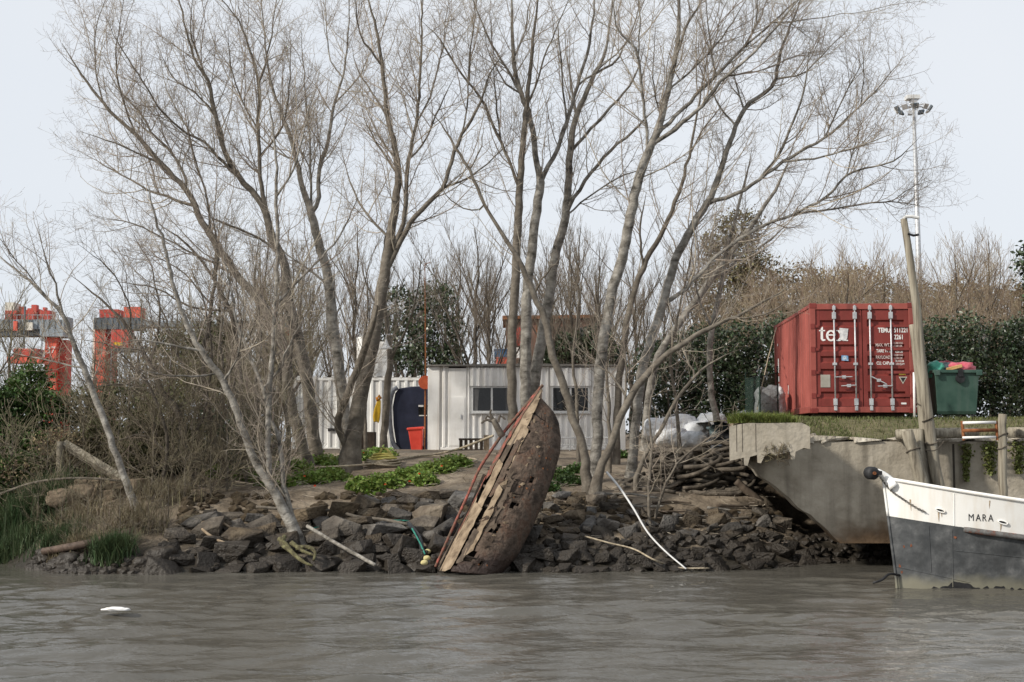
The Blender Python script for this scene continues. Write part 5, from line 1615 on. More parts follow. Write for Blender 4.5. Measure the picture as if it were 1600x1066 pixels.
# ------------------------------------------------------------------ wheelie bin, oilskin and small things by the container
def wheelie(name, label, cat, loc, w, d, h, m_, parts=True):
    o = thing(name, label, cat, loc)
    mb = MB()
    t_ = 0.72
    lo = [(-w / 2 * t_, -d / 2 * t_, 0.06), (w / 2 * t_, -d / 2 * t_, 0.06), (w / 2 * t_, d / 2 * t_, 0.06), (-w / 2 * t_, d / 2 * t_, 0.06)]
    hi = [(-w / 2, -d / 2, h), (w / 2, -d / 2, h), (w / 2, d / 2, h), (-w / 2, d / 2, h)]
    mb.add(lo + hi, [(3, 2, 1, 0), (0, 1, 5, 4), (1, 2, 6, 5), (2, 3, 7, 6), (3, 0, 4, 7), (4, 5, 6, 7)])
    mb.build("body", m_, o, local=True, bevel=0.03)
    MB().b2((-w / 2 - 0.03, -d / 2 - 0.03, h - 0.07), (w / 2 + 0.03, d / 2 + 0.03, h + 0.005)).build("lid", m_, o, local=True, bevel=0.02)
    MB().tube([(-w / 2, d / 2 + 0.05, h), (w / 2, d / 2 + 0.05, h)], 0.02, 6).build("handle", m_, o, local=True)
    for s in (-1, 1):
        MB().tube([(s * w * 0.36, d * 0.36, 0.1), (s * w * 0.36 + s * 0.05, d * 0.36, 0.1)], 0.1, 12).build("wheel", black, o, local=True)
    return o


p = at(652, 707, 41.2)
rb = wheelie("wheelie_bin", "bright red wheelie bin leaning beside the white cabin corner", "bin", (p[0], 41.2, p[2] - 0.02), 0.46, 0.5, 0.80, bin_red)
rb.rotation_euler = (0, R(-4), 0)
ya = at(588, 640, 37.9)
rain = thing("oilskin", "yellow oilskin hanging on the slim tree trunk", "oilskin", (ya[0], 37.9, zat(662, 37.9)))
out = [(0.06, 0.0), (0.02, 0.05), (-0.08, 0.04), (-0.11, 0.20), (-0.07, 0.42), (0.0, 0.62), (0.03, 0.70), (0.09, 0.74), (0.13, 0.66), (0.13, 0.35), (0.10, 0.10)]
G = []
for fr_ in np.linspace(0, 1, 7):
    th = math.sin(fr_ * math.pi)
    G.append([(x * (0.85 + 0.15 * th) , -0.02 - 0.08 * th + 0.02 * math.sin(9 * z + 3 * x), z) for x, z in out])
mb = MB()
n = len(out)
Vv = [(x, 0.03, z) for x, z in out] + [(x * 0.8 + 0.02, -0.07 + 0.03 * math.sin(20 * x), z * 0.96 + 0.01) for x, z in out]
Fs = [tuple(range(n)), tuple(range(2 * n - 1, n - 1, -1))] + [(i, n + i, n + (i + 1) % n, (i + 1) % n) for i in range(n)]
mb.add(Vv, Fs).build("coat", yellow, rain, local=True, bevel=0.02)
MB().tube([(0.05, -0.02, 0.66), (0.02, -0.06, 0.74), (0.08, -0.06, 0.80), (0.12, -0.02, 0.72)], 0.045, 7).build("hood", mat("orange_hood", two((0.50, 0.17, 0.02), (0.60, 0.24, 0.03)), rough=0.6), rain, local=True, smooth=True)
lp = at(603, 540, 37.7)
bl = thing("bell_lamp", "white bell-shaped lamp on the slim tree trunk", "lamp", (lp[0], 37.7, lp[2]))
prof = [(0.03, 0.16), (0.05, 0.10), (0.09, 0.0), (0.17, -0.08), (0.20, -0.10)]
an = np.linspace(0, 2 * math.pi, 15)[:-1]
G = np.array([[(r_ * math.cos(a), r_ * math.sin(a), z) for r_, z in prof] for a in an])
MB().grid(G, True).build("shade", alum, bl, local=True, smooth=True)
MB().tube([(0, 0, 0.14), (0, 0.1, 0.32), (0.1, 0.2, 0.34)], 0.018, 6).build("bracket", steel, bl, local=True)
tp = at(582, 578, 50)
tk_ = thing("water_tank", "pale upright tank behind the pale container", "tank", (tp[0], 50, zat(600, 50)))
MB().tube([(-0.35, 0, 0), (-0.35, 0, 1.75), (-0.35, 0, 1.8)], [0.26, 0.26, 0.2], 14).build("tank", paint_grey, tk_, local=True, smooth=True)
MB().b2((0.0, -0.3, 0.25), (0.62, 0.3, 1.6)).build("box", paint_grey, tk_, local=True, bevel=0.03)
MB().b2((-0.6, -0.3, -2.1), (0.62, 0.3, -0.01)).build("stand", roof_edge, tk_, local=True)
p = at(664, 590, 41.8)
rp_ = thing("rusty_mast", "thin rusty mast with a red reel at the cabin's left corner", "mast", (p[0], 41.8, gz(p[0], 41.8)))
MB().tube([(p[0], 41.8, gz(p[0], 41.8) - .2), (p[0] + 0.02, 41.8, zat(560, 41.8)), (p[0] - 0.02, 41.8, zat(413, 41.8))], [0.035, 0.03, 0.016], 6).build("pole", rust, rp_)
MB().tube([(p[0] + 0.02, 41.72, zat(598, 41.8)), (p[0] + 0.02, 41.6, zat(598, 41.8))], 0.22, 14).build("reel", mat("reel_red", two((0.25, 0.04, 0.015), (0.38, 0.08, 0.03)), rough=0.7), rp_)
MB().tube([(p[0] - 0.02, 41.8, zat(413, 41.8)), (p[0] + 0.16, 41.8, zat(410, 41.8))], 0.014, 5).build("arm", rust, rp_)

# pallet blocks, timber stubs and crates near the cabin
def timber(name, label, lo, hi, m_=None, cat="timber", rot=None):
    return tag(MB().b2(lo, hi).build(name, m_ or wood_dark, bevel=0.012), label, cat)


pal = thing("wood_pallet", "dark wooden pallet against the cabin wall", "pallet", at(735, 705, 39.5))
px0, px1 = xat(717, 39.5), xat(757, 39.5)
zg = gz(px0, 39.5)
MB().b2((px0, 39.4, zg + 0.30), (px1, 39.75, zg + 0.36)).build("board", wood_dark, pal)
MB().b2((px0, 39.4, zg - 0.02), (px1, 39.75, zg + 0.03)).build("board", wood_dark, pal)
for i in range(5):
    x = px0 + (px1 - px0) * (i + 0.1) / 5
    MB().b2((x, 39.42, zg + 0.03), (x + 0.09, 39.74, zg + 0.30)).build("block", wood_dark, pal)
x = xat(760, 39.2)
timber("timber_stub", "short upright timber stub in front of the cabin wall", (x - 0.08, 39.15, gz(x, 39.2) - .2), (x + 0.08, 39.3, zat(680, 39.2)), wood_tan)
x = xat(560, 43)
timber("wooden_crate", "dark wooden crate behind the leaning pair of trunks", (xat(556, 43), 43, gz(x, 43) - .1), (xat(585, 43), 43.6, zat(675, 43)))
# plank platform on the bank
plat = thing("plank_platform", "weathered plank platform with rope on the bank", "platform", ground_px(585, 745))
gp = [ground_px(540, 762), ground_px(612, 752), ground_px(628, 722), ground_px(560, 728)]
for i in range(4):
    k0, k1 = i / 4 + 0.01, (i + 1) / 4 - 0.01
    A = gp[0] * (1 - k0) + gp[3] * k0
    B = gp[1] * (1 - k0) + gp[2] * k0
    C_ = gp[1] * (1 - k1) + gp[2] * k1
    D2 = gp[0] * (1 - k1) + gp[3] * k1
    up_ = np.array((0, 0, 0.10 + 0.012 * (i % 2)))
    MB().prism([A + up_, B + up_, C_ + up_, D2 + up_], (0, 0, -0.07)).build("plank", wood_tan, plat)
# ================================================================== wrecked hull
wk_s = [0.0, 0.15, 0.3, 0.45, 0.6, 0.72, 0.82, 0.9, 0.96, 1.0]
wk_L = [(686, 892), (706, 850), (730, 803), (752, 757), (773, 716), (792, 682), (810, 652), (824, 632), (836, 616), (846, 603)]
wk_R = [(778, 900), (806, 868), (830, 822), (849, 780), (864, 738), (873, 706), (874, 684), (871, 662), (864, 646), (853, 636)]


def wk(s, t, lift=0.0):
    """point on the wreck's skin: s along its length (0 in the water, 1 tip), t across from torn edge to keel side and round behind"""
    Lx = np.interp(s, wk_s, [p[0] for p in wk_L]); Ly = np.interp(s, wk_s, [p[1] for p in wk_L])
    Rx = np.interp(s, wk_s, [p[0] for p in wk_R]); Ry = np.interp(s, wk_s, [p[1] for p in wk_R])
    Yc = 25.62 + 2.1 * s
    w = (Rx - Lx) / F_PX * Yc
    a = math.pi * t
    # t 0..1 front skin, 1..1.5 round the back
    px = (Lx + Rx) / 2 - (Rx - Lx) / 2 * math.cos(a)
    py = (Ly + Ry) / 2 - (Ry - Ly) / 2 * math.cos(a)
    bul = w * 0.46 * math.sin(a) + lift
    return at(px, py, Yc - bul)


wreck = thing("wrecked_hull", "torn rusty brown boat hull standing on end at the waterline", "wreck", (at(740, 888, 26.5)[0], 26.5, 0))
ns, nt = 60, 30
G = np.zeros((ns, nt, 3))
for i in range(ns):
    for j in range(nt):
        s, t_ = i / (ns - 1) * 0.985 - 0.02, 0.30 + j / (nt - 1) * 1.15
        G[i, j] = wk(max(s, -0.02), t_, 0.018 * math.sin(9 * t_ + 2.0 * math.sin(7 * s)) + 0.012 * math.sin(31 * s + 5 * t_))
F = []
hr_ = random.Random(4)
holes = [(0.12, 0.40, 0.05, 0.05), (0.20, 0.36, 0.06, 0.05), (0.27, 0.46, 0.035, 0.05), (0.34, 0.38, 0.05, 0.035), (0.47, 0.36, 0.05, 0.03), (0.08, 0.55, 0.02, 0.03), (0.62, 0.34, 0.05, 0.03), (0.40, 0.55, 0.015, 0.03), (0.55, 0.62, 0.012, 0.03)]
for i in range(ns - 1):
    for j in range(nt - 1):
        s, t_ = i / (ns - 1), 0.30 + j / (nt - 1) * 1.15
        if any(((s - a) / c) ** 2 + ((t_ - b_) / d) ** 2 < 1 + hr_.uniform(-.45, .45) for a, b_, c, d in holes):
            continue
        if j < 1 + int(2.2 * abs(math.sin(i * 1.7) * math.sin(i * 0.61 + 1))) and s > 0.05:
            continue
        F.append((i * nt + j, (i + 1) * nt + j, (i + 1) * nt + j + 1, i * nt + j + 1))
sh = mesh("hull_shell", G.reshape(-1, 3), F, wreck_skin, wreck, smooth=True)
sh.modifiers.new("solid", 'SOLIDIFY').thickness = 0.035
# dark hollow inside
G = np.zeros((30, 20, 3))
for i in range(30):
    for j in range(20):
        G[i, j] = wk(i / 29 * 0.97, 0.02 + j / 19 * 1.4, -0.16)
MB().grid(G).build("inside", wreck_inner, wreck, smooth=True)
# ribs
for s in np.linspace(0.08, 0.9, 10):
    P = [wk(s, t_, -0.09) for t_ in np.linspace(0.04, 0.75, 9)]
    MB().tube(P, 0.035, 5).build("rib", wood_dark, wreck)


def strake(s0, s1, t0, t1, lift0, lift1, m_, name="plank", jag=0.03, n=14, th=0.03):
    """long plank lying on the hull, ends torn to a point"""
    A, B = [], []
    for i in range(n):
        k = i / (n - 1)
        s = s0 + (s1 - s0) * k
        lf = lift0 + (lift1 - lift0) * k
        A.append(wk(s, t0 + hr_.uniform(-.3, .3) * jag, lf))
        B.append(wk(s + (s1 - s0) * 0.02, t1 + hr_.uniform(-.3, .3) * jag, lf + 0.01))
    B[-1] = A[-1] * 0.9 + B[-1] * 0.1
    B[0] = A[0] * 0.6 + B[0] * 0.4
    A, B = np.array(A), np.array(B)
    V = np.vstack((A, B, A + (0, th, 0), B + (0, th, 0)))
    Fs = []
    for i in range(n - 1):
        Fs += [(i, i + 1, n + i + 1, n + i), (2 * n + i, 3 * n + i, 3 * n + i + 1, 2 * n + i + 1), (i, 2 * n + i, 2 * n + i + 1, i + 1), (n + i, n + i + 1, 3 * n + i + 1, 3 * n + i)]
    Fs += [(0, n, 3 * n, 2 * n), (n - 1, 3 * n - 1, 4 * n - 1, 2 * n - 1)]
    return mesh(name, V, Fs, m_, wreck)


strake(-0.02, 0.36, 0.13, 0.27, 0.04, 0.10, wood_tan)
strake(-0.02, 0.40, 0.05, 0.13, 0.02, 0.05, wood_tan)
strake(0.10, 0.47, 0.33, 0.40, 0.05, 0.11, wood_tan)
strake(0.30, 0.60, 0.17, 0.27, 0.03, 0.07, wood_tan)
strake(0.40, 0.72, 0.29, 0.35, 0.02, 0.09, wreck_skin)
strake(0.52, 0.86, 0.12, 0.26, 0.03, 0.05, wood_dark)
strake(0.68, 1.02, 0.15, 0.34, 0.06, 0.12, wood_tan)
strake(0.55, 0.80, 0.30, 0.38, 0.03, 0.09, wood_tan)
strake(0.22, 0.52, 0.42, 0.47, 0.03, 0.08, wood_dark)
strake(0.05, 0.24, 0.30, 0.36, 0.03, 0.08, wood_dark)
strake(0.46, 1.0, -0.03, 0.15, 0.07, 0.12, wreck_red, jag=0.05)
strake(0.20, 0.50, 0.00, 0.07, 0.05, 0.08, wreck_red, jag=0.05)
# pointed plate at the top
A = [at(838, 655, 27.3), at(833, 640, 27.3), at(847, 610, 27.45), at(846, 640, 27.35), at(842, 668, 27.25)]
MB().prism(A, (0, 0.03, 0)).build("plank", wreck_skin, wreck)
# red gunwale rail
P = [at(680, 886, 25.6), at(703, 835, 25.9), at(728, 780, 26.3), at(748, 735, 26.6), at(768, 703, 26.9), at(790, 672, 27.15), at(815, 642, 27.45), at(848, 602, 27.65)]
P = cr(P, 30)
V, Q = tubes(P[None], np.full((1, 30), 0.034) * np.linspace(0.8, 1.1, 30)[None], 4, 0.6)
mesh("gunwale", V, Q, wreck_red, wreck)
P = cr([at(684, 890, 25.7), at(712, 838, 26.0), at(738, 786, 26.4), at(757, 742, 26.65)], 20)
V, Q = tubes(P[None], np.full((1, 20), 0.035), 4, 0.3)
mesh("batten", V, Q, wood_dark, wreck)
# torn slivers of skin standing off the hull
for i in range(34):
    s = hr_.uniform(0.05, 0.86)
    t_ = hr_.uniform(0.33, 0.52) if s < 0.6 else hr_.uniform(0.30, 0.42)
    ln = hr_.uniform(0.10, 0.30)
    wd = hr_.uniform(0.03, 0.07)
    c = wk(s, t_, 0.03)
    up_ = wk(min(s + 0.1, 1), t_ + 0.06, 0.03) - c
    up_ = up_ / np.linalg.norm(up_)
    sd = np.cross(up_, (0, -1, 0.1))
    sd = sd / np.linalg.norm(sd)
    o_ = np.array((0, -1, 0)) * hr_.uniform(0.04, 0.14)
    MB().prism([c - sd * wd, c + sd * wd, c + sd * wd * 0.7 + up_ * ln * 0.6 + o_ * 0.6, c + up_ * ln + o_, c - sd * wd * 0.5 + up_ * ln * 0.5 + o_ * 0.5], (0, 0.014, 0)).build("splinter", hr_.choice((wood_tan, wreck_skin, wreck_skin, wood_dark)), wreck)
# pale torn patches where the skin has split
for i in range(9):
    s = 0.22 + 0.07 * i
    t_ = 0.52 + 0.05 * math.sin(i * 2.1)
    c = wk(s, t_, 0.035)
    MB().prism([c + (-.06, 0, 0), c + (.0, -.01, -.03), c + (.07, 0, .01), c + (.02, -.01, .04)], (0, 0.012, 0)).build("splinter", wood_tan, wreck)
# plank seams, fastenings and opened joints on the shell
for t_ in (0.50, 0.58, 0.66, 0.745, 0.83, 0.91):
    P = [wk(s, t_ + 0.012 * math.sin(6 * s + 9 * t_), 0.020) for s in np.linspace(0.02, 0.95, 26)]
    MB().tube(P, 0.010, 4).build("seam", wreck_inner, wreck)
for s in np.linspace(0.10, 0.88, 12):
    P = [wk(s + 0.01 * math.sin(9 * t_), t_, 0.022) for t_ in np.linspace(0.36, 0.52 + 0.1 * math.sin(s * 17), 6)]
    MB().tube(P, np.linspace(0.026, 0.008, 6), 5).build("opened_joint", wreck_inner, wreck)
for i in range(60):
    c = wk(0.06 + 0.85 * (i % 15) / 14, 0.54 + 0.085 * (i // 15) + 0.01 * math.sin(i), 0.022)
    MB().box(c, (0.03, 0.02, 0.03)).build("bolt", rust, wreck)
# snapped branch caught on the wreck
cbr = thing("snapped_branch", "short snapped branch caught on the wreck's red edge", "branch", at(778, 690, 27.2))
MB().tube(cr([at(785, 682, 27.05), at(777, 668, 27.0), at(770, 655, 26.98)], 8), np.linspace(0.075, 0.06, 8), 7).build("stem", bark_mid, cbr, smooth=True)
for q_ in [((772, 660), (760, 656), (752, 662)), ((774, 662), (764, 650), (758, 655)), ((778, 660), (782, 650), (790, 656)), ((772, 658), (766, 646), (768, 640))]:
    MB().tube(cr([at(a, b_, 26.97) for a, b_ in q_], 5), np.linspace(0.035, 0.02, 5), 5).build("twig", bark_dark, cbr)

# ================================================================== moored boat
BX, BY = at(1402, 912, 23.05)[0], 23.05
boat = thing("moored_boat", "white and dark grey steel boat moored at the quay", "boat", (BX, BY, 0), R(8))
BLn = 9.0


def hull_pt(u, v):
    """u metres aft of the stem at waterline, v 0 waterline level below .. 1 sheer; near (port) side, boat axes x aft, y outboard (-y near)"""
    zs = 1.855 - 0.235 * u + 0.020 * u * u            # sheer height
    z = -0.5 + (zs + 0.5) * v
    fl = max(0.0, min(1.0, (z + 0.5) / (zs + 0.5)))
    # stem rake: the bow edge moves forward with height
    rake = -0.115 * (z / 1.0) if z > 0 else 0.0
    full = 1.42 * (1 - math.exp(-u * (0.42 + 0.30 * fl)))
    full *= 0.70 + 0.30 * fl
    full *= 1 - 0.15 * max(0, (u - 6) / 3) ** 2
    k = max(0, 1 - u / 2.0)
    return np.array((u + rake * k, -full - 0.0, z))


us = np.r_[np.linspace(0, 1, 14) ** 1.4 * 3.2, np.linspace(3.6, BLn, 12)]


def boundary(u):
    return 1.205 - 0.185 * u + 0.015 * u * u


def hull_z(u, z):
    zs = 1.855 - 0.235 * u + 0.020 * u * u
    return hull_pt(u, (z + 0.5) / (zs + 0.5))


for side in (-1, 1):
    Gw, Gd = [], []
    for u in us:
        zs = 1.855 - 0.235 * u + 0.020 * u * u
        zbd = boundary(u)
        Gw.append([hull_z(u, z) * (1, -side, 1) for z in np.linspace(zbd, zs, 6)])
        Gd.append([hull_z(u, z) * (1, -side, 1) for z in np.linspace(-0.5, zbd, 9)])
    Gw, Gd = np.array(Gw), np.array(Gd)
    lab = "port" if side < 0 else "starboard"
    hw = MB().grid(Gw).build("topside", hull_white, boat, smooth=True, local=True)
    hd = MB().grid(Gd).build("lower_hull", hull_dark, boat, smooth=True, local=True)
    if side == 1:
        near_w, near_d = hw, hd
    # bulwark inner face and cap rail
    P = np.array([g[-1] for g in Gw])
    MB().tube(P + (0, 0, 0.01), 0.035, 6).build("cap_rail", hull_white, boat, smooth=True, local=True)
    inn = np.array([[g[-1] * (1, 0.96, 1) + (0.03, 0, -0.01), g[-1] * (1, 0.88, 1) + (0.06, 0, -0.45)] for g in Gw])
    MB().grid(inn).build("bulwark", hull_white, boat, local=True)
dk = []
for u in us:
    zs = 1.855 - 0.235 * u + 0.020 * u * u
    p = hull_z(u, zs - 0.4)
    dk.append([(p[0] + 0.05, p[1] * 0.97, p[2]), (p[0] + 0.05, -p[1] * 0.97, p[2])])
MB().grid(np.array(dk)).build("deck", mat("deck_grey", two((0.16, 0.17, 0.17), (0.24, 0.25, 0.25)), rough=0.8), boat, local=True)
pt = hull_z(BLn, 1.0)
Vt = [hull_z(BLn, z) for z in np.linspace(-0.5, 1.855 - 0.235 * BLn + 0.020 * BLn ** 2, 5)]
MB().add([tuple(v) for v in Vt] + [(v[0], -v[1], v[2]) for v in Vt], [(i, i + 1, 5 + i + 1, 5 + i) for i in range(4)]).build("transom", hull_dark, boat, local=True)
# near side is at +side: find sign so that it faces the camera (-y)
sgn = 1


def skin(u, z, out=0.012):
    p = hull_z(u, z).copy()
    p[1] -= out
    return p


# stem horn with bow roller
st = MB()
st.tube(cr([skin(0.12, 1.70, 0), (-0.16, -0.02, 1.86), (-0.30, -0.02, 1.955), (-0.36, -0.02, 1.97)], 10), np.linspace(0.10, 0.06, 10), 8)
st.build("stem_horn", hull_white, boat, smooth=True, local=True)
rl = MB().tube([(-0.44, -0.14, 1.95), (-0.44, -0.10, 1.95), (-0.44, 0.06, 1.95), (-0.44, 0.10, 1.95)], [0.07, 0.115, 0.115, 0.07], 14).build("bow_roller", black, boat, smooth=True, local=True)
MB().tube([(-0.44, -0.17, 1.95), (-0.44, 0.14, 1.95)], 0.03, 8).build("axle", rust, rl, local=True)
MB().b2((-0.46, -0.155, 1.92), (-0.30, -0.14, 1.99)).b2((-0.46, 0.125, 1.92), (-0.30, 0.14, 1.99)).build("cheek_plate", black, rl, local=True)
# stem bar, welds and plate seams
for za, zb_, m_ in ((-0.3, 1.205, hull_dark), (1.206, 1.82, hull_white)):
    P = [hull_z(0.0, z) + (-0.005, 0, 0) for z in np.linspace(za, zb_, 8)]
    MB().tube(P, 0.024, 6).build("stem_bar", m_, boat, smooth=True, local=True)
for u0, za, zb_ in ((0.87, 1.06, 1.62), (0.84, 0.0, 1.0), (0.52, 0.25, 1.05)):
    MB().tube([skin(u0, z, 0.002) for z in np.linspace(za, zb_, 8)], 0.008, 4).build("weld_seam", near_d.data.materials[0] if zb_ < 1.1 else near_w.data.materials[0], boat, local=True)
MB().tube([skin(u, 0.72 - 0.10 * u, 0.003) for u in np.linspace(0.86, 4, 14)], 0.006, 4).build("weld_seam", hull_dark, boat, local=True)
MB().tube([skin(u, 0.33 - 0.22 * u, 0.003) for u in np.linspace(0.0, 1.1, 10)], 0.006, 4).build("weld_seam", hull_dark, boat, local=True)
# rubbing strake
rusty_grey = mat("strake_paint", [(0.36, (0.15, 0.06, 0.04)), (0.48, (0.10, 0.098, 0.095)), (0.7, (0.19, 0.185, 0.18))], scale=7, rough=0.8, bump=0.4)
P = [skin(1.02, boundary(1.02) - 0.03, -0.02)] + [skin(u, boundary(u) - 0.035, 0.03) for u in np.linspace(1.10, BLn - 0.2, 24)]
MB().tube(P, 0.05, 8).build("rubbing_strake", rusty_grey, boat, smooth=True, local=True)
# fairleads
for u, z in ((0.68, 1.32), (1.55, 1.13)):
    c = skin(u, z, 0.01)
    t_ = skin(u + 0.1, z, 0.01) - c
    t_ /= np.linalg.norm(t_)
    ring = [c + t_ * 0.075 * math.cos(a) + np.array((0, -0.01, 0.028 * math.sin(a) - 0.25 * 0.075 * math.cos(a))) for a in np.linspace(0, 2 * math.pi, 15)]
    fl_ = MB().tube(ring, 0.011, 5).build("fairlead", hull_white, boat, local=True)
    MB().add([tuple(p + (0, 0.006, 0)) for p in ring[:-1]], [tuple(range(14))]).build("opening", black, fl_, local=True)
# chain and tackle from the roller
P = [np.array((-0.36, -0.16, 1.90))] + [skin(u, z, 0.05) for u, z in ((0.05, 1.66), (0.18, 1.52), (0.36, 1.36), (0.47, 1.29))]
P = cr(P, 34)
ch = MB()
for i in range(33):
    c = (P[i] + P[i + 1]) / 2
    d = P[i + 1] - P[i]
    d /= np.linalg.norm(d)
    n1 = np.cross(d, (0, 1, 0)) if i % 2 else np.cross(d, np.cross(d, (0, 1, 0)))
    n1 /= np.linalg.norm(n1)
    rg = [c + d * 0.024 * math.cos(a) + n1 * 0.015 * math.sin(a) for a in np.linspace(0, 2 * math.pi, 8)]
    ch.tube(rg, 0.007, 4, cap=False)
ch.build("anchor_chain", mat("chain_iron", two((0.05, 0.045, 0.04), (0.22, 0.20, 0.17)), scale=12, rough=0.7), boat, local=True)
# lettering MARA, letter by letter on the plating
u_l = 1.06
for chh, wd in (("M", 0.105), ("A", 0.088), ("R", 0.088), ("A", 0.09)):
    z = 1.15 - 0.02 * (u_l - 1.06)
    c = skin(u_l, z, 0.006)
    c2 = skin(u_l + 0.1, z, 0.006)
    c3 = skin(u_l, z + 0.1, 0.006)
    yaw = math.atan2(c2[1] - c[1], c2[0] - c[0])
    tilt = math.atan2(-(c3[1] - c[1]), 0.1)
    me = text_mesh(chh, 0.178, 0.0, 'LEFT')
    me.materials.clear()
    me.materials.append(black)
    o = link("lettering", me, boat, tuple(c))
    o.rotation_euler = (math.pi / 2 + tilt, 0, yaw)
    o.scale = (0.72, 1, 1)
    u_l += wd
# rust runs below the fairleads and the strake
for u, z0, z1, w in ((0.66, 1.30, 1.12, 0.012), (0.70, 1.29, 1.2, 0.008), (1.53, 1.11, 0.97, 0.012), (0.30, 1.50, 1.30, 0.010), (1.35, 1.50, 1.36, 0.009)):
    gv = [(skin(u - w * k, z, 0.004), skin(u + w * k, z, 0.004)) for z, k in ((z0, 1.0), ((z0 + z1) / 2, 0.7), (z1, 0.1))]
    MB().grid(np.array(gv)).build("rust_run", MATS.get('run_rust') or mat('run_rust', two((0.30, 0.21, 0.13), (0.45, 0.36, 0.26)), scale=40, rough=0.9), boat, local=True)
# weed along the waterline
gv = []
for i in range(90):
    u = 0.5 + 3.9 * i / 89
    h = -0.03 + 0.07 * abs(math.sin(u * 5.1) * math.sin(u * 13)) + 0.02 * math.sin(u * 47) + 0.08 * math.exp(-((u - 0.95) / 0.2) ** 2) + 0.012 * hr_.uniform(-1, 1)
    gv.append((skin(u, -0.05, 0.006), skin(u, h, 0.006)))
MB().grid(np.array(gv)).build("weed_line", black, boat, local=True)
for u, z, r_ in ((0.16, 0.68, 0.018), (0.26, 0.70, 0.022), (0.07, 0.34, 0.025), (0.09, 0.24, 0.02), (0.88, 0.86, 0.03)):
    c = skin(u, z, 0.004)
    MB().add([tuple(c + np.array((r_ * math.cos(a) * hr_.uniform(.5, 1.2), 0.35 * -r_ * math.cos(a), r_ * math.sin(a) * hr_.uniform(.6, 1.8)))) for a in np.linspace(0, 5.6, 8)], [tuple(range(8))]).build("rust_patch", MATS.get('dull_rust') or mat('dull_rust', two((0.12, 0.045, 0.025), (0.24, 0.09, 0.045)), scale=30, rough=0.9), boat, local=True)
# mooring line to the water
P = cr([np.array((BX + 0.03, BY - 0.03, 0.18)), at(1390, 897, 22.9), at(1378, 906, 22.8), at(1364, 911, 22.8)], 12)
tag(MB().tube(P, 0.022, 6).build("mooring_line", black, smooth=True), "dark mooring line running from the boat's stem into the water", "rope")

# ================================================================== green waste container with rubbish
gp_ = at(1487, 655, 31.6)
gb = thing("waste_container", "green plastic four-wheeled waste container overfilled with bags", "bin", (gp_[0], 31.6, yard_z(8, 31)))
zt_ = zat(580, 31.6) - yard_z(8, 31)
lo = [(-0.46, -0.36, 0.16), (0.46, -0.36, 0.16), (0.46, 0.36, 0.16), (-0.46, 0.36, 0.16)]
l2 = [(-0.47, -0.40, 0.24), (0.47, -0.40, 0.24), (0.47, 0.40, 0.24), (-0.47, 0.40, 0.24)]
hi = [(-0.53, -0.48, zt_), (0.53, -0.48, zt_), (0.53, 0.48, zt_), (-0.53, 0.48, zt_)]
inn = [(x * 0.93, y * 0.93, zt_) for x, y, z in hi]
flo = [(x * 0.93, y * 0.93, zt_ - 0.3) for x, y, z in hi]
V = lo + l2 + hi + inn + flo
F = [(3, 2, 1, 0)]
for a in range(4):
    for i in range(4):
        F.append((a * 4 + i, a * 4 + (i + 1) % 4, a * 4 + 4 + (i + 1) % 4, a * 4 + 4 + i))
F.append((16, 17, 18, 19))
MB().add(V, F).build("body", bin_green, gb, local=True, bevel=0.015)
m = MB()
m.b2((-0.58, -0.53, zt_ - 0.07), (0.58, -0.482, zt_ + 0.005)).b2((-0.58, 0.482, zt_ - 0.07), (0.58, 0.53, zt_ + 0.005)).b2((-0.58, -0.481, zt_ - 0.07), (-0.535, 0.481, zt_ + 0.004)).b2((0.535, -0.481, zt_ - 0.07), (0.58, 0.481, zt_ + 0.004))
m.build("rim", bin_green, gb, local=True, bevel=0.01)
for s in (-1, 1):
    MB().b2((s * 0.50 - 0.07, -0.57, zt_ - 0.13), (s * 0.50 + 0.07, -0.531, zt_ - 0.02)).build("lug", bin_green, gb, local=True, bevel=0.01)
    MB().tube([(s * 0.55, 0, zt_ - 0.15), (s * 0.68, 0, zt_ - 0.15)], 0.03, 8).build("trunnion", steel, gb, local=True)
lk = MB().tube([(0.06, -0.47, zt_ - 0.20), (0.06, -0.53, zt_ - 0.20)], 0.11, 12).b2((0.0, -0.55, zt_ - 0.16), (0.12, -0.50, zt_ + 0.02)).build("lock", black, gb, local=True)
for sx in (-1, 1):
    for sy in (-1, 1):
        w = MB().tube([(sx * 0.38 - 0.025, sy * 0.3, 0.085), (sx * 0.38 + 0.025, sy * 0.3, 0.085)], 0.085, 12).build("wheel", black, gb, local=True)
        MB().b2((sx * 0.38 - 0.04, sy * 0.3 - 0.03, 0.08), (sx * 0.38 + 0.04, sy * 0.3 + 0.03, 0.165)).build("fork", steel, w, local=True)


def blob(name, label, cat, c, rad, m_, seed, group=None, power=2.5, amp=0.12, f=5.0):
    r = np.random.default_rng(seed)
    nu, nv = 28, 16
    G = np.zeros((nu, nv, 3))
    ph = r.uniform(0, 6.28, 8)
    for i in range(nu):
        for j in range(nv):
            th = 2 * math.pi * i / nu
            fi = math.pi * j / (nv - 1) - math.pi / 2
            d = np.array((math.cos(fi) * math.cos(th), math.cos(fi) * math.sin(th), math.sin(fi)))
            q_ = (np.abs(d) ** power).sum() ** (-1 / power)
            k = 1 + amp * (math.sin(f * d[0] + ph[0]) * math.sin(f * d[2] + ph[1]) + 0.6 * math.sin(2.3 * f * d[0] + ph[2] + 2 * d[1]) * math.cos(1.9 * f * d[2] + ph[3]) + 0.4 * math.sin(4 * f * d[2] + ph[4] + 3 * d[0]))
            G[i, j] = d * q_ * k * np.array(rad) + np.array(c)
    o = MB().grid(G, True).build(name, m_, smooth=True)
    return tag(o, label, cat, group)


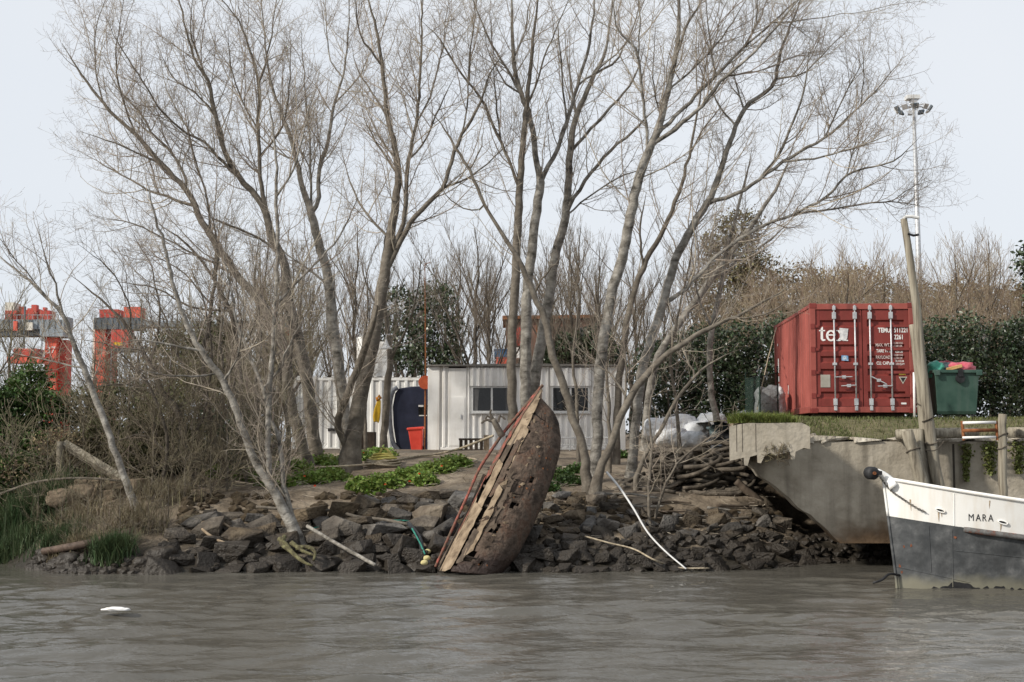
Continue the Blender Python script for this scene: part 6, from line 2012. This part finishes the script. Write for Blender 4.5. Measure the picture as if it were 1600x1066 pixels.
def plain(n_, a, b_, rough=0.45):
    return mat(n_, two(a, b_), scale=4, rough=rough, bump=0.6, bscale=9, dist=0.04)


zt2 = yard_z(8, 31) + zt_
pink = plain("bag_pink", (0.42, 0.06, 0.09), (0.56, 0.14, 0.17))
teal = plain("bag_teal", (0.04, 0.24, 0.17), (0.08, 0.34, 0.25))
dgr = plain("bag_grey", (0.05, 0.08, 0.085), (0.12, 0.16, 0.17))
gx = gp_[0]
blob("rubbish_bag", "pink rubbish bag heaped on the green waste container", "bag", (gx + 0.20, 31.5, zt2 + 0.02), (0.33, 0.3, 0.19), pink, 301)
blob("rubbish_bag", "deep red bag sticking up behind the pink one", "bag", (gx - 0.08, 31.75, zt2 + 0.07), (0.24, 0.2, 0.18), plain("bag_red", (0.22, 0.02, 0.03), (0.32, 0.05, 0.06)), 302)
blob("rubbish_bag", "teal rubbish bag on the left of the green waste container", "bag", (gx - 0.40, 31.5, zt2 + 0.02), (0.19, 0.25, 0.21), teal, 303)
blob("rubbish_bag", "grey rubbish bag between the teal and pink bags", "bag", (gx - 0.15, 31.55, zt2 + 0.02), (0.2, 0.22, 0.17), dgr, 304)
tag(MB().box((gx - 0.04, 31.2, zt2 + 0.06), (0.36, 0.12, 0.08), Matrix.Rotation(-0.25, 3, 'Y')).build("cardboard_piece", plain("cardboard", (0.45, 0.26, 0.10), (0.55, 0.36, 0.16), 0.9), bevel=0.01), "orange cardboard piece on the rim of the green waste container", "cardboard")

# ================================================================== poles and fenders on the quay front
def pole(name, label, pts, Yd, m_=None, cat="pole", bands=(), foot=None):
    base = at(pts[0][0], pts[0][1], Yd)
    o = thing(name, label, cat, base)
    P = np.array([at(a, b_, Yd) for a, b_, w in pts])
    ra = np.array([w * 0.8 / 2 / F_PX * Yd for a, b_, w in pts])
    if foot is not None:
        d = P[0] - P[1]
        kk = (foot - P[0][2]) / d[2]
        P = np.vstack((P[0] + d * kk, P))
        ra = np.r_[ra[0] * 1.05, ra]
    PP = cr(np.column_stack((P, ra)), 18)
    PP[1:-1, :2] += np.random.default_rng(int(pts[0][0])).normal(0, 0.006, (16, 2))
    MB().tube(PP[:, :3], PP[:, 3], 11).build("shaft", m_ or wood_pole, o, smooth=True)
    for b_ in bands:
        i = int(np.abs(PP[:, 2] - zat(b_, Yd)).argmin())
        c, rr_ = PP[i, :3], PP[i, 3]
        ring = [c + np.array(((rr_ + 0.012) * math.cos(a), (rr_ + 0.012) * math.sin(a), 0.05 * math.sin(a + i))) for a in np.linspace(0, 2 * math.pi, 14)]
        MB().tube(ring, 0.014, 5).build("rope_lashing", rope_old, o)
    return o


tp_ = pole("mooring_pole", "tallest leaning timber pole carrying a small white camera", [(1468, 768, 22), (1455, 690, 21), (1441, 580, 19), (1428, 450, 16), (1412, 342, 13)], 25.85, bands=(640, 655, 696), foot=-0.6)
c = at(1412, 340, 25.85)
cm = thing("security_camera", "small white camera fixed on top of the tallest pole", "camera", c)
MB().tube([c + (0.0, -0.1, 0.0), c + (0.12, -0.12, 0.0), c + (0.26, -0.14, -0.03)], 0.035, 8).build("body", alum, cm)
MB().tube([c + (0, 0, -0.02), c + (0.03, -0.1, 0.0)], 0.03, 6).build("bracket", alum, cm)
MB().tube([c + (0.05, -0.09, -0.34), c + (0.16, -0.1, -0.38), c + (0.26, -0.1, -0.36)], 0.025, 6).build("arm", black, cm)
pole("mooring_pole", "shorter timber pole lashed against the tallest pole", [(1453, 762, 20), (1446, 690, 20), (1438, 600, 19), (1427, 507, 17)], 26.05, bands=(640, 698), foot=-0.6)
pole("fender_pile", "thick short pile leaning at the quay front beneath the poles", [(1444, 770, 25), (1430, 715, 24), (1417, 673, 23)], 25.6, bands=(703,), foot=-0.6)
pole("fender_pile", "greyish green short pile close behind the leaning pile", [(1446, 770, 20), (1439, 715, 20), (1435, 671, 20)], 25.95, foot=-0.6)
pole("fender_pile", "upright single post at the right with the ladder frame", [(1567, 790, 17), (1567, 715, 17), (1567, 647, 16)], 25.9, bands=(690, 678), foot=-0.6)
p0, p1 = at(1428, 582, 30.6), at(1429, 656, 30.6)
tag(MB().tube([p1, p0], 0.028, 8).build("white_pipe", white_mark, smooth=True), "thin white upright pipe beside the red container's right edge", "pipe")
tag(MB().tube([at(1400, 679, 26.35), at(1440, 678, 26.3), at(1480, 677, 26.25), at(1528, 676, 26.25)], [0.1, 0.11, 0.11, 0.1], 10).build("edge_log", wood_pole, smooth=True), "horizontal log lying along the quay edge left of the single post", "log")
tag(MB().tube([at(1576, 676, 26.3), at(1640, 677, 26.3), at(1740, 678, 26.3)], 0.11, 10).build("edge_log", wood_pole, smooth=True), "horizontal log along the quay edge right of the single post", "log")
lf = thing("ladder_frame", "short ladder-like frame with white rails and rusty ends on the quay edge", "frame", at(1532, 690, 25.95))
for py, m_, rr_ in ((661, white_mark, 0.03), (673, rust, 0.035), (684, white_mark, 0.026)):
    MB().tube([at(1504, py, 25.9), at(1556, py - 1, 25.9)], rr_, 7).build("rail", m_, lf, smooth=True)
for px in (1503, 1556):
    MB().tube([at(px, 658, 25.92), at(px + 3, 688, 25.92)], 0.03, 6).build("end_post", rust, lf)
# fender chain wires between poles
for (a, b_, c_, d_, nm) in ((1447, 703, 1475, 690, "thin wire between the leaning pile and the shorter pole"),):
    tag(MB().tube(cr([at(a, b_, 25.6), at((a + c_) / 2, b_ + 1, 25.7), at(c_, d_, 25.8)], 8), 0.01, 5).build("wire", rope_old), nm, "wire")

# ================================================================== yard clutter: green fence, bags, rope heap
fx = thing("green_fence", "dark green shade-net fence panel left of the red container", "fence", at(1190, 665, 33.2))
A, B, Cc = at(1166, 668, 33.9), at(1188, 668, 32.2), at(1216, 660, 33.0)
for p_ in (A, B, Cc):
    MB().tube([p_ + (0, 0, -0.3), p_ + (0, 0, 1.42)], 0.022, 6).build("post", net_green, fx)
for p_, q_ in ((A, B), (B, Cc)):
    t1 = np.array((0, 0, 1.25))
    MB().add([p_, q_, q_ + t1, p_ + t1], [(0, 1, 2, 3)]).build("net", net_green, fx)
    MB().tube([p_ + t1, q_ + t1], 0.015, 5).build("rail", net_green, fx)
P = [at(1213, 512, 36.5), at(1200, 560, 34.9), at(1183, 640, 32.4)]
tag(MB().tube(P, 0.014, 5).build("guy_rope", rope_tan), "guy rope slanting down from the red container's far top corner", "rope")
bagspec = [(1030, 672, 36.4, .42, .34), (1062, 668, 36.6, .46, .36), (1090, 675, 36.2, .40, .30), (1112, 664, 36.7, .46, .34), (1048, 684, 35.8, .44, .26), (1080, 688, 35.6, .42, .24)]
blab = ["white bulk bag at the left end of the heap", "tallest white bulk bag in the middle of the heap", "crumpled white bulk bag right of the middle of the heap", "white bulk bag at the right end of the heap", "low white bulk bag in front at the heap's left", "low white bulk bag in front at the heap's right"]
for i, (px, py, Yd, rx, rz) in enumerate(bagspec):
    c = at(px, py, Yd)
    blob("bulk_bag", blab[i] + " behind the ropes", "bulk bag", c, (rx, 0.42, rz), bag_white, 310 + i, "white bulk bags", 3.2, 0.10, 4.0)
blob("bulk_bag", "shiny white sack behind the green fence", "bulk bag", at(1203, 634, 34.4), (0.40, 0.4, 0.52), bag_white, 320, "white bulk bags", 3.0, 0.10, 4.5)
blob("plastic_heap", "black plastic sheeting crumpled beside the bulk bags", "plastic", at(1128, 690, 34.0), (0.38, 0.3, 0.24), plastic_dark, 321, None, 2.2, 0.25, 5)
blob("plastic_heap", "grey plastic bundle on the bank left of the quay corner", "plastic", at(1128, 672, 35.0), (0.36, 0.3, 0.2), dgr, 322, None, 2.2, 0.25, 5)
blob("plastic_heap", "black bundle hanging at the top of the rope heap", "plastic", at(1122, 708, 31.5), (0.28, 0.3, 0.2), plastic_dark, 323, None, 2.2, 0.25, 5)
tag(MB().b2((at(1141, 690, 31.6)[0], 31.2, gz(5.0, 31.5) - 0.3), (at(1166, 690, 31.6)[0], 31.7, zat(652, 31.6))).build("timber_block", wood_tan, bevel=0.03), "brown timber block at the quay's left corner", "timber")
tag(MB().prism([at(1140, 657, 33.5), at(1166, 652, 33.5), at(1166, 640, 33.9), at(1150, 645, 33.9)], (0, 0.05, -0.05)).build("metal_sheet", slate), "tilted grey metal sheet behind the timber block", "sheet")

heap = thing("rope_heap", "big tangled heap of thick old mooring ropes beside the quay", "rope heap", (at(1085, 790, 30.2)[0], 30.4, 1.0))
rr = np.random.default_rng(55)
# neat coil standing at the right of the heap
cc = at(1108, 792, 30.0)
for i in range(9):
    z = cc[2] + 0.06 + i * 0.085
    rad = 0.42 + 0.05 * rr.normal()
    ring = [(cc[0] + rad * math.cos(a) + 0.02 * math.sin(3 * a + i), 30.2 + rad * 0.85 * math.sin(a), z + 0.03 * math.sin(2 * a + i) + 0.015 * math.sin(5 * a)) for a in np.linspace(0, 2 * math.pi, 26)]
    MB().tube(ring, 0.043, 6).build("rope", rope_old, heap, smooth=True)
# loose bights piled over the mound
for i in range(62):
    cx = rr.uniform(1015, 1150)
    cy = rr.uniform(712, 792)
    c = at(cx, cy, 30.3 + rr.uniform(-0.4, 0.9))
    rad = rr.uniform(0.35, 0.85)
    a0 = rr.uniform(0, 6.28)
    sweep = rr.uniform(3.4, 6.6)
    tl = rr.normal(0, 0.14)
    P = [c + np.array((rad * math.cos(a), 0.5 * rad * math.sin(a) - 0.2, tl * rad * math.cos(a) + 0.32 * rad * math.sin(a + 0.4))) for a in np.linspace(a0, a0 + sweep, 12)]
    P = [np.array((p[0], p[1], max(p[2], gz(p[0], p[1]) + 0.03))) for p in P]
    MB().tube(cr(P, 26), rr.uniform(0.038, 0.058), 7).build("rope", rope_old, heap, smooth=True)
# mound under the ropes
G = np.zeros((20, 9, 3))
mc = at(1082, 790, 30.9)
for i in range(20):
    for j in range(9):
        th = 2 * math.pi * i / 20
        fi = math.pi / 2 * j / 8
        G[i, j] = np.array((mc[0] + 1.0 * math.cos(fi) * math.cos(th), 31.0 + 0.8 * math.cos(fi) * math.sin(th), mc[2] - 0.3 + 1.25 * math.sin(fi))) + rr.normal(0, 0.03, 3)
MB().grid(G, True).build("mound", wreck_inner, heap, smooth=True)
pole("driftwood_pole", "brown timber pole sloping under the quay from the rope heap", [(1205, 800, 16), (1180, 778, 16), (1150, 752, 14)], 29.6, wood_dark, "timber")


def on_bank(px, py, off):
    """a little in front of where the ray through a pixel meets bank or water"""
    for Y in np.arange(20.0, 45.0, 0.05):
        p = at(px, py, Y)
        if p[2] <= max(gz(p[0], p[1]), 0.0) + off:
            return p
    return p


def strand(name, label, pts, Yd, rad, m_, cat, n=20, smooth=True, off=0.22):
    P = [at(p[0], p[1], p[2] if len(p) > 2 else Yd) if Yd else (at(*p) if len(p) > 2 else on_bank(p[0], p[1], off if p[1] < 880 else 0.03)) for p in pts]
    return tag(MB().tube(cr(P, n), rad, 6).build(name, m_, smooth=smooth), label, cat)


strand("white_hose", "white hose hanging from the tree roots down to the water", [(948, 738, 28.3), (968, 762, 27.9), (990, 795, 27.3), (1012, 832, 26.6), (1040, 862, 25.9), (1072, 889, 25.3)], 27.6, np.linspace(0.026, 0.015, 20), alum, "hose")
strand("pale_rope", "thin pale rope trailing over the right stones into the water", [(914, 838), (950, 848), (990, 858), (1020, 874), (1046, 884), (1066, 888), (1108, 888)], None, 0.018, rope_tan, "rope", 26)
strand("pale_rope", "long pale rope across the bank from the trees to the wreck", [(500, 730), (530, 729), (560, 727), (590, 724), (620, 719), (650, 713), (680, 710), (715, 702, 33), (745, 691, 29.5), (770, 681, 27.3)], None, 0.028, rope_tan, "rope", 30)
strand("pale_rope", "loose pale rope loop on the earth before the cabin", [(640, 714), (680, 713), (720, 715), (744, 718), (735, 723), (700, 725)], None, 0.026, rope_tan, "rope", 26, off=0.05)
yc = ground_px(598, 735)
coil = thing("rope_coil", "yellow and white rope coil on the plank platform", "rope", (yc[0], yc[1], yc[2] + 0.1))
for i in range(6):
    rad = 0.34 - 0.03 * i
    ring = [(rad * 1.3 * math.cos(a) + 0.03 * math.sin(3 * a + i), rad * math.sin(a), 0.04 + 0.05 * i + 0.02 * math.sin(2 * a + i)) for a in np.linspace(0, 2 * math.pi, 22)]
    MB().tube(ring, 0.026, 6).build("loop", rope_tan if i < 3 else plain("rope_yellow", (0.50, 0.42, 0.10), (0.66, 0.58, 0.22), 0.9), coil, local=True, smooth=True)
MB().tube([(-0.1, 0, 0.3), (-0.02, 0.0, 0.44), (0.1, 0, 0.42), (0.2, 0, 0.3)], 0.035, 6).build("loop", MATS["rope_yellow"], coil, local=True, smooth=True)
strand("driftwood_pole", "straight grey pole slanting from the tree foot into the water", [(480, 822, 26.5), (520, 846, 26.0), (586, 883, 25.3)], 26.5, 0.038, bark_pale, "driftwood")
strand("fallen_branch", "long fallen branch lying on the stones right of the waterside tree", [(400, 792), (450, 796), (520, 798), (560, 808), (600, 812), (640, 820)], None, 0.035, bark_mid, "branch")
strand("fallen_branch", "pale curved branch on the stones at left", [(372, 833), (352, 820), (335, 812), (318, 816), (315, 825), (330, 838), (350, 848), (376, 853)], None, 0.03, wood_tan, "branch", 26)
strand("green_rope", "green rope lying on the stones in the middle", [(486, 826), (520, 820), (560, 812), (610, 813), (640, 814)], None, 0.017, rope_green, "rope", off=0.13)
strand("mooring_gear", "dark hose with green rope hanging to the water left of the wreck", [(638, 818), (655, 840), (662, 865), (680, 886)], None, 0.05, plastic_dark, "hose")
strand("green_rope", "green rope hanging to the water left of the wreck", [(644, 826), (656, 848), (664, 866)], None, 0.018, rope_green, "rope", off=0.3)
for i, (px, py) in enumerate([(658, 866), (667, 872), (663, 879), (668, 862)]):
    blob("small_float", "small yellowish float in the cluster left of the wreck", "float", on_bank(px, py, 0.25), (0.07, 0.06, 0.05), plain("float_yellow%d" % i, (0.42, 0.36, 0.16), (0.52, 0.46, 0.24), 0.8), 340 + i, "yellowish floats by the wreck", 2.2, 0.05, 3)
# mossy root at the waterline tree
moss = mat("mossy_bark", [(0.35, (0.05, 0.042, 0.028)), (0.5, (0.11, 0.10, 0.05)), (0.7, (0.23, 0.22, 0.12))], scale=12, bump=0.9, bscale=24, rough=0.97)
rt = thing("mossy_roots", "yellow-green mossy roots arching at the foot of the waterside tree", "roots", at(465, 880, 26.2))
for pts in ([(445, 838), (440, 850), (452, 860), (470, 876), (488, 884)], [(436, 842), (448, 852), (460, 866), (478, 880)], [(462, 856), (480, 855), (492, 862), (490, 876)], [(455, 848), (475, 862), (492, 868)]):
    MB().tube(cr([at(a, b_, 26.0 - 0.012 * (b_ - 840)) for a, b_ in pts], 12), np.linspace(0.05, 0.025, 12), 7).build("root", moss, rt, smooth=True)

# driftwood scattered between the rope heap and the stones
dw = random.Random(33)
for i, (px, py) in enumerate([(1000, 790), (1035, 800), (1062, 806), (1100, 808), (1140, 800), (1165, 790), (985, 775), (1180, 812), (960, 790), (1120, 818), (1050, 786), (1150, 822)]):
    a = dw.uniform(-0.5, 0.5)
    ln = dw.uniform(22, 48)
    pts = [(px - ln * math.cos(a), py - ln * 0.4 * math.sin(a)), (px, py + dw.uniform(-5, 3)), (px + ln * math.cos(a), py + ln * 0.4 * math.sin(a))]
    o = strand("driftwood_stick", "grey driftwood stick strewn between the rope heap and the stones", pts, None, np.linspace(0.035, 0.018, 14), dw.choice((bark_mid, bark_pale, wood_dark)), "driftwood", 14, off=0.07)
    o["group"] = "driftwood sticks below the rope heap"

# ================================================================== left bank: masonry, post, beam, log
mas = thing("old_masonry", "crumbling brown masonry block on the left bank", "masonry", at(150, 825, 28.4))
mr_ = random.Random(12)
for row, (py0, py1, x0, x1) in enumerate([(830, 808, 90, 222), (808, 786, 84, 220), (786, 764, 92, 216), (764, 748, 118, 214)]):
    x = x0
    while x < x1:
        w = mr_.uniform(20, 42)
        a = at(x, py0, 28.5)
        b_ = at(min(x + w, x1 + 6) - 1.0, py1 + 1.0, 28.5)
        dp = mr_.uniform(-0.1, 0.06)
        MB().b2((a[0], 28.4 + dp, a[2]), (b_[0], 29.2, b_[2])).build("stone_block", MATS["dry_masonry"] if "dry_masonry" in MATS else mat("dry_masonry", [(0.3, (0.10, 0.072, 0.05)), (0.5, (0.17, 0.13, 0.09)), (0.75, (0.26, 0.205, 0.15))], scale=3, bump=1.0, bscale=7, rough=0.96, dist=0.06), mas, bevel=0.035)
        x += w
pole("old_post", "grey weathered upright post at the left bank", [(95, 810, 15), (95, 750, 15), (94, 690, 14)], 29.3, wood_pole, "post", foot=0.6)
bm_a, bm_b = at(100, 694, 29.4), at(196, 752, 28.9)
tag(MB().tube([bm_a, bm_b], 0.11, 4).build("fallen_beam", wood_pole), "grey beam fallen against the old post on the left bank", "beam")
strand("drift_log", "reddish brown log floating at the left bank's foot", [(68, 862), (120, 853), (165, 843), (205, 832)], None, np.linspace(0.075, 0.10, 20), mat("wet_log", two((0.05, 0.034, 0.026), (0.115, 0.08, 0.06)), scale=5, bump=0.6, rough=0.7), "log")
strand("fallen_branch", "dead branch propped against the old masonry", [(125, 845, 27.8), (130, 812, 28.0), (140, 785, 28.2), (158, 745, 28.3)], 28, 0.035, wood_tan, "branch")
strand("fallen_branch", "long pale dead branch drooping over the left scrub", [(0, 772, 28.6), (50, 755, 28.3), (100, 748, 28.2), (150, 748, 28.2), (190, 752, 28.3)], 28.2, 0.028, bark_mid, "branch")
# boulders on the left point
for i, (px, py, Yd, rx, rz, lb) in enumerate([(108, 878, 25.9, .24, .18, "low brown boulder at the tip of the left bank"), (96, 778, 28.2, .3, .2, "pale rounded boulder on the old masonry"), (130, 768, 28.4, .3, .17, "tan boulder atop the old masonry"), (250, 870, 25.9, .32, .22, "dark wet boulder beside the rushes"), (225, 880, 25.6, .2, .14, "small wet boulder by the rushes")]):
    blob("boulder", lb, "boulder", at(px, py, Yd), (rx, rx * 0.9, rz), stone if py > 800 else MATS["dry_masonry"], 360 + i, None, 3.0, 0.09, 3)
fd = at(182, 953, 19.5)
blob("floating_debris", "white scrap floating on the water at lower left", "debris", at(181, 953.5, 2.5 * F_PX / (953.5 - 690)) + (0, 0, 0.015), (0.20, 0.10, 0.03), white_mark, 371, None, 2.2, 0.15, 4)

# ================================================================== far things: cranes, mast, shed
def crane(name, label, Yd, legs, beam, extras):
    o = thing(name, label, "crane", (xat(legs[0][0], Yd), Yd, 2.2))
    k = Yd / F_PX
    for i, (a, b_, y0, y1, m_, dy_) in enumerate(legs):
        MB().b2((xat(a, Yd), Yd + dy_, 1.8), (xat(b_, Yd), Yd + dy_ + 2.0, zat(y0, Yd))).build("leg", m_, o)
    for (a, b_, y0, y1, m_, dy_, dp, nm) in beam + extras:
        MB().b2((xat(a, Yd), Yd + dy_, zat(y1, Yd)), (xat(b_, Yd), Yd + dy_ + dp, zat(y0, Yd))).build(nm, m_, o)
    return o


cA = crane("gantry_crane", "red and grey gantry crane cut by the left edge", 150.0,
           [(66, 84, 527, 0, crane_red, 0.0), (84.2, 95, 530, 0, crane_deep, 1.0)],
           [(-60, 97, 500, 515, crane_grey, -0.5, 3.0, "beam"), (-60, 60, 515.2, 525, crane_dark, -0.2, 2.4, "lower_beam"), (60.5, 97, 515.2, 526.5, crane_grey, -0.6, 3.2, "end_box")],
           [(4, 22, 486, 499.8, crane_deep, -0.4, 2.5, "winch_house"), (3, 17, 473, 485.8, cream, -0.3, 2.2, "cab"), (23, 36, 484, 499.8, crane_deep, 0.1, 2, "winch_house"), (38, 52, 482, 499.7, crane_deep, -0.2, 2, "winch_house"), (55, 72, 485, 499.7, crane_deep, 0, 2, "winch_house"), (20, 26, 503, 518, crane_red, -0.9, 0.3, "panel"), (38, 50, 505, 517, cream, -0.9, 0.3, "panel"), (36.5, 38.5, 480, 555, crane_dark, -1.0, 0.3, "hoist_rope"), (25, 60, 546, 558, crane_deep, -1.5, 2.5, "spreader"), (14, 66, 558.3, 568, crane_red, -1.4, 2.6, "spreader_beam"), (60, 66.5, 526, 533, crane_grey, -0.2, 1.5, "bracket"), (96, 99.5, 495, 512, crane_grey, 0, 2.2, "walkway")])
for a, b_, y0 in ((22, 30, 479), (42, 50, 476), (60, 64, 480)):
    MB().b2((xat(a, 150), 150.2, zat(484, 150)), (xat(b_, 150), 151, zat(y0, 150))).build("motor", crane_deep, cA)
for px in range(0, 96, 8):
    MB().b2((xat(px, 150), 149.3, zat(500, 150)), (xat(px + 0.7, 150), 149.36, zat(493, 150))).build("guard_post", crane_grey, cA)
MB().b2((xat(0, 150), 149.3, zat(493.6, 150)), (xat(96, 150), 149.36, zat(492.6, 150))).build("guard_rail", crane_grey, cA)
lettering("37", 1.1, (xat(68, 150) - xat(66, 150), -0.05, zat(552, 150) - 2.2), cA, white_mark)
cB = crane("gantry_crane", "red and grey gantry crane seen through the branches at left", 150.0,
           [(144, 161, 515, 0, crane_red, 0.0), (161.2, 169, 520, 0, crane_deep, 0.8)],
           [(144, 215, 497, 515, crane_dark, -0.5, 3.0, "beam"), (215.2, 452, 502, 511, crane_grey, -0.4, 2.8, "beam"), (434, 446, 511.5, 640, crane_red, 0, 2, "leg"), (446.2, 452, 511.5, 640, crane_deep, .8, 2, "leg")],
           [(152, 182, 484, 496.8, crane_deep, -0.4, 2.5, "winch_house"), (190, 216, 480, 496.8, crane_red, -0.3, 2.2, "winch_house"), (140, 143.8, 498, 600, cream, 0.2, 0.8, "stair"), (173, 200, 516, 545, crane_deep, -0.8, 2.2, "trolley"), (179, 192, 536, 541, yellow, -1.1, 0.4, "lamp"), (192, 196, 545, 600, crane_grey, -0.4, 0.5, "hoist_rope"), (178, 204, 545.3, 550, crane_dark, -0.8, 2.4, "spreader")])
for px in range(146, 216, 8):
    MB().b2((xat(px, 150), 149.3, zat(497, 150)), (xat(px + 0.7, 150), 149.36, zat(490, 150))).build("guard_post", crane_grey, cB)
for cr_, xx in ((cA, (66, 84)), (cA, (84.2, 95)), (cB, (144, 161)), (cB, (161.2, 169))):
    for py in (545, 562, 580, 597):
        MB().b2((xat(xx[0], 150) - 0.03, 149.93 if xx[0] in (66, 144) else 150.7, zat(py + 1.2, 150)), (xat(xx[1], 150) + 0.03, 150.5 if xx[0] in (66, 144) else 151.5, zat(py, 150))).build("flange", crane_deep, cr_)
for cr_, xx in ((cA, 62), (cB, 171)):
    for dx in (0, 1.6):
        MB().b2((xat(xx + dx, 150), 149.6, 2.2), (xat(xx + dx, 150) + 0.05, 149.65, zat(528, 150))).build("ladder_rail", crane_grey, cr_)
    for py in range(532, 610, 4):
        MB().b2((xat(xx, 150), 149.6, zat(py, 150)), (xat(xx + 1.6, 150), 149.65, zat(py - 0.5, 150))).build("ladder_rung", crane_grey, cr_)
for cr_, x0, x1 in ((cA, 2, 95), (cB, 146, 214)):
    for px in np.arange(x0, x1, 9.0):
        MB().b2((xat(px, 150), 149.42, zat(514.5, 150)), (xat(px + 0.8, 150), 149.49, zat(500.5, 150))).build("stiffener", crane_dark, cr_)
MY = 95.0
lm = thing("floodlight_mast", "tall grey floodlight mast behind the trees at right", "light mast", (xat(1441, MY), MY, 2.2))
MB().tube([(xat(1443, MY), MY, 2.0), (xat(1442, MY), MY, zat(400, MY)), (xat(1440, MY), MY, zat(165, MY))], [0.24, 0.2, 0.12], 10).build("mast", steel, lm, smooth=True)
fr_ = MB()
ring = [(xat(1439, MY) + 1.0 * math.cos(a), MY + 1.0 * math.sin(a), zat(167, MY)) for a in np.linspace(0, 2 * math.pi, 17)]
for a in np.linspace(0, math.pi, 4)[:3]:
    fr_.tube([(xat(1439, MY) - math.cos(a), MY - math.sin(a), zat(167, MY)), (xat(1439, MY) + math.cos(a), MY + math.sin(a), zat(167, MY))], 0.05, 4)
fr_.build("head_frame", steel, lm)
for i in range(10):
    a = i * math.pi / 5 + 0.2
    c = np.array((xat(1439, MY) + 1.25 * math.cos(a), MY + 1.1 * math.sin(a), zat(169, MY) - 0.1))
    rot = Matrix.Rotation(a, 3, 'Z') @ Matrix.Rotation(R(35), 3, 'Y')
    fl_ = MB().box(c, (0.14, 0.42, 0.40), rot).build("floodlight", crane_dark if i % 2 else steel, lm)
MB().b2((xat(1428, MY), MY - 0.4, zat(156, MY)), (xat(1448, MY), MY + 0.4, zat(150, MY))).build("winch_box", alum, lm)
MB().b2((xat(1435, MY), MY - 0.3, zat(163, MY)), (xat(1444, MY), MY + 0.3, zat(156.2, MY))).build("winch_neck", steel, lm)
SY = 85.0
sh_ = thing("rusty_shed", "brown rusty shed seen through the trees above the cabin", "building", (xat(860, SY), SY, 2.2))
MB().b2((xat(790, SY), SY, 2.0), (xat(950, SY), SY + 6, zat(500, SY))).build("wall", brick_brown, sh_)
MB().prism([(xat(785, SY), SY - 0.3, zat(500, SY) + 0.01), (xat(955, SY), SY - 0.3, zat(497, SY)), (xat(955, SY), SY - 0.3, zat(492, SY)), (xat(785, SY), SY - 0.3, zat(494, SY))], (0, 6.6, 0)).build("roof", rust, sh_)
for a, b_, y0, y1, m_ in ((800, 826, 512, 540, crane_deep), (838, 858, 508, 545, rust), (870, 900, 510, 560, wood_dark), (905, 930, 512, 540, crane_dark)):
    MB().b2((xat(a, SY), SY - 0.08, zat(y1, SY)), (xat(b_, SY), SY + 0.02, zat(y0, SY))).build("panel", m_, sh_)
blue = plain("blue_paint", (0.03, 0.10, 0.22), (0.06, 0.18, 0.34), 0.6)
for (a, b_, y0, y1, m_, lb, dd_) in ((775, 800, 560, 600, crane_red, "red crate stack peeping over the cabin roof", 60), (772, 792, 547, 559.5, blue, "blue stacked box above the red crate", 60.5), (793, 812, 545, 559.5, paint_white, "white stacked box beside the blue one", 60.5), (862, 885, 540, 600, paint_white, "white stacked box behind the cabin's middle", 60)):
    zlo = 2.2 if y1 > 590 else zat(y1, dd_)
    o = thing("stacked_box", lb, "box", (xat(a, dd_), dd_, zlo))
    MB().b2((xat(a, dd_), dd_, zlo), (xat(b_, dd_), dd_ + 1.0, zat(y0, dd_))).build("body", m_, o, bevel=0.02)
    MB().b2((xat(a, dd_) - 0.02, dd_ - 0.02, zat(y0, dd_)), (xat(b_, dd_) + 0.02, dd_ + 1.02, zat(y0, dd_) + 0.05)).build("lid", m_, o)
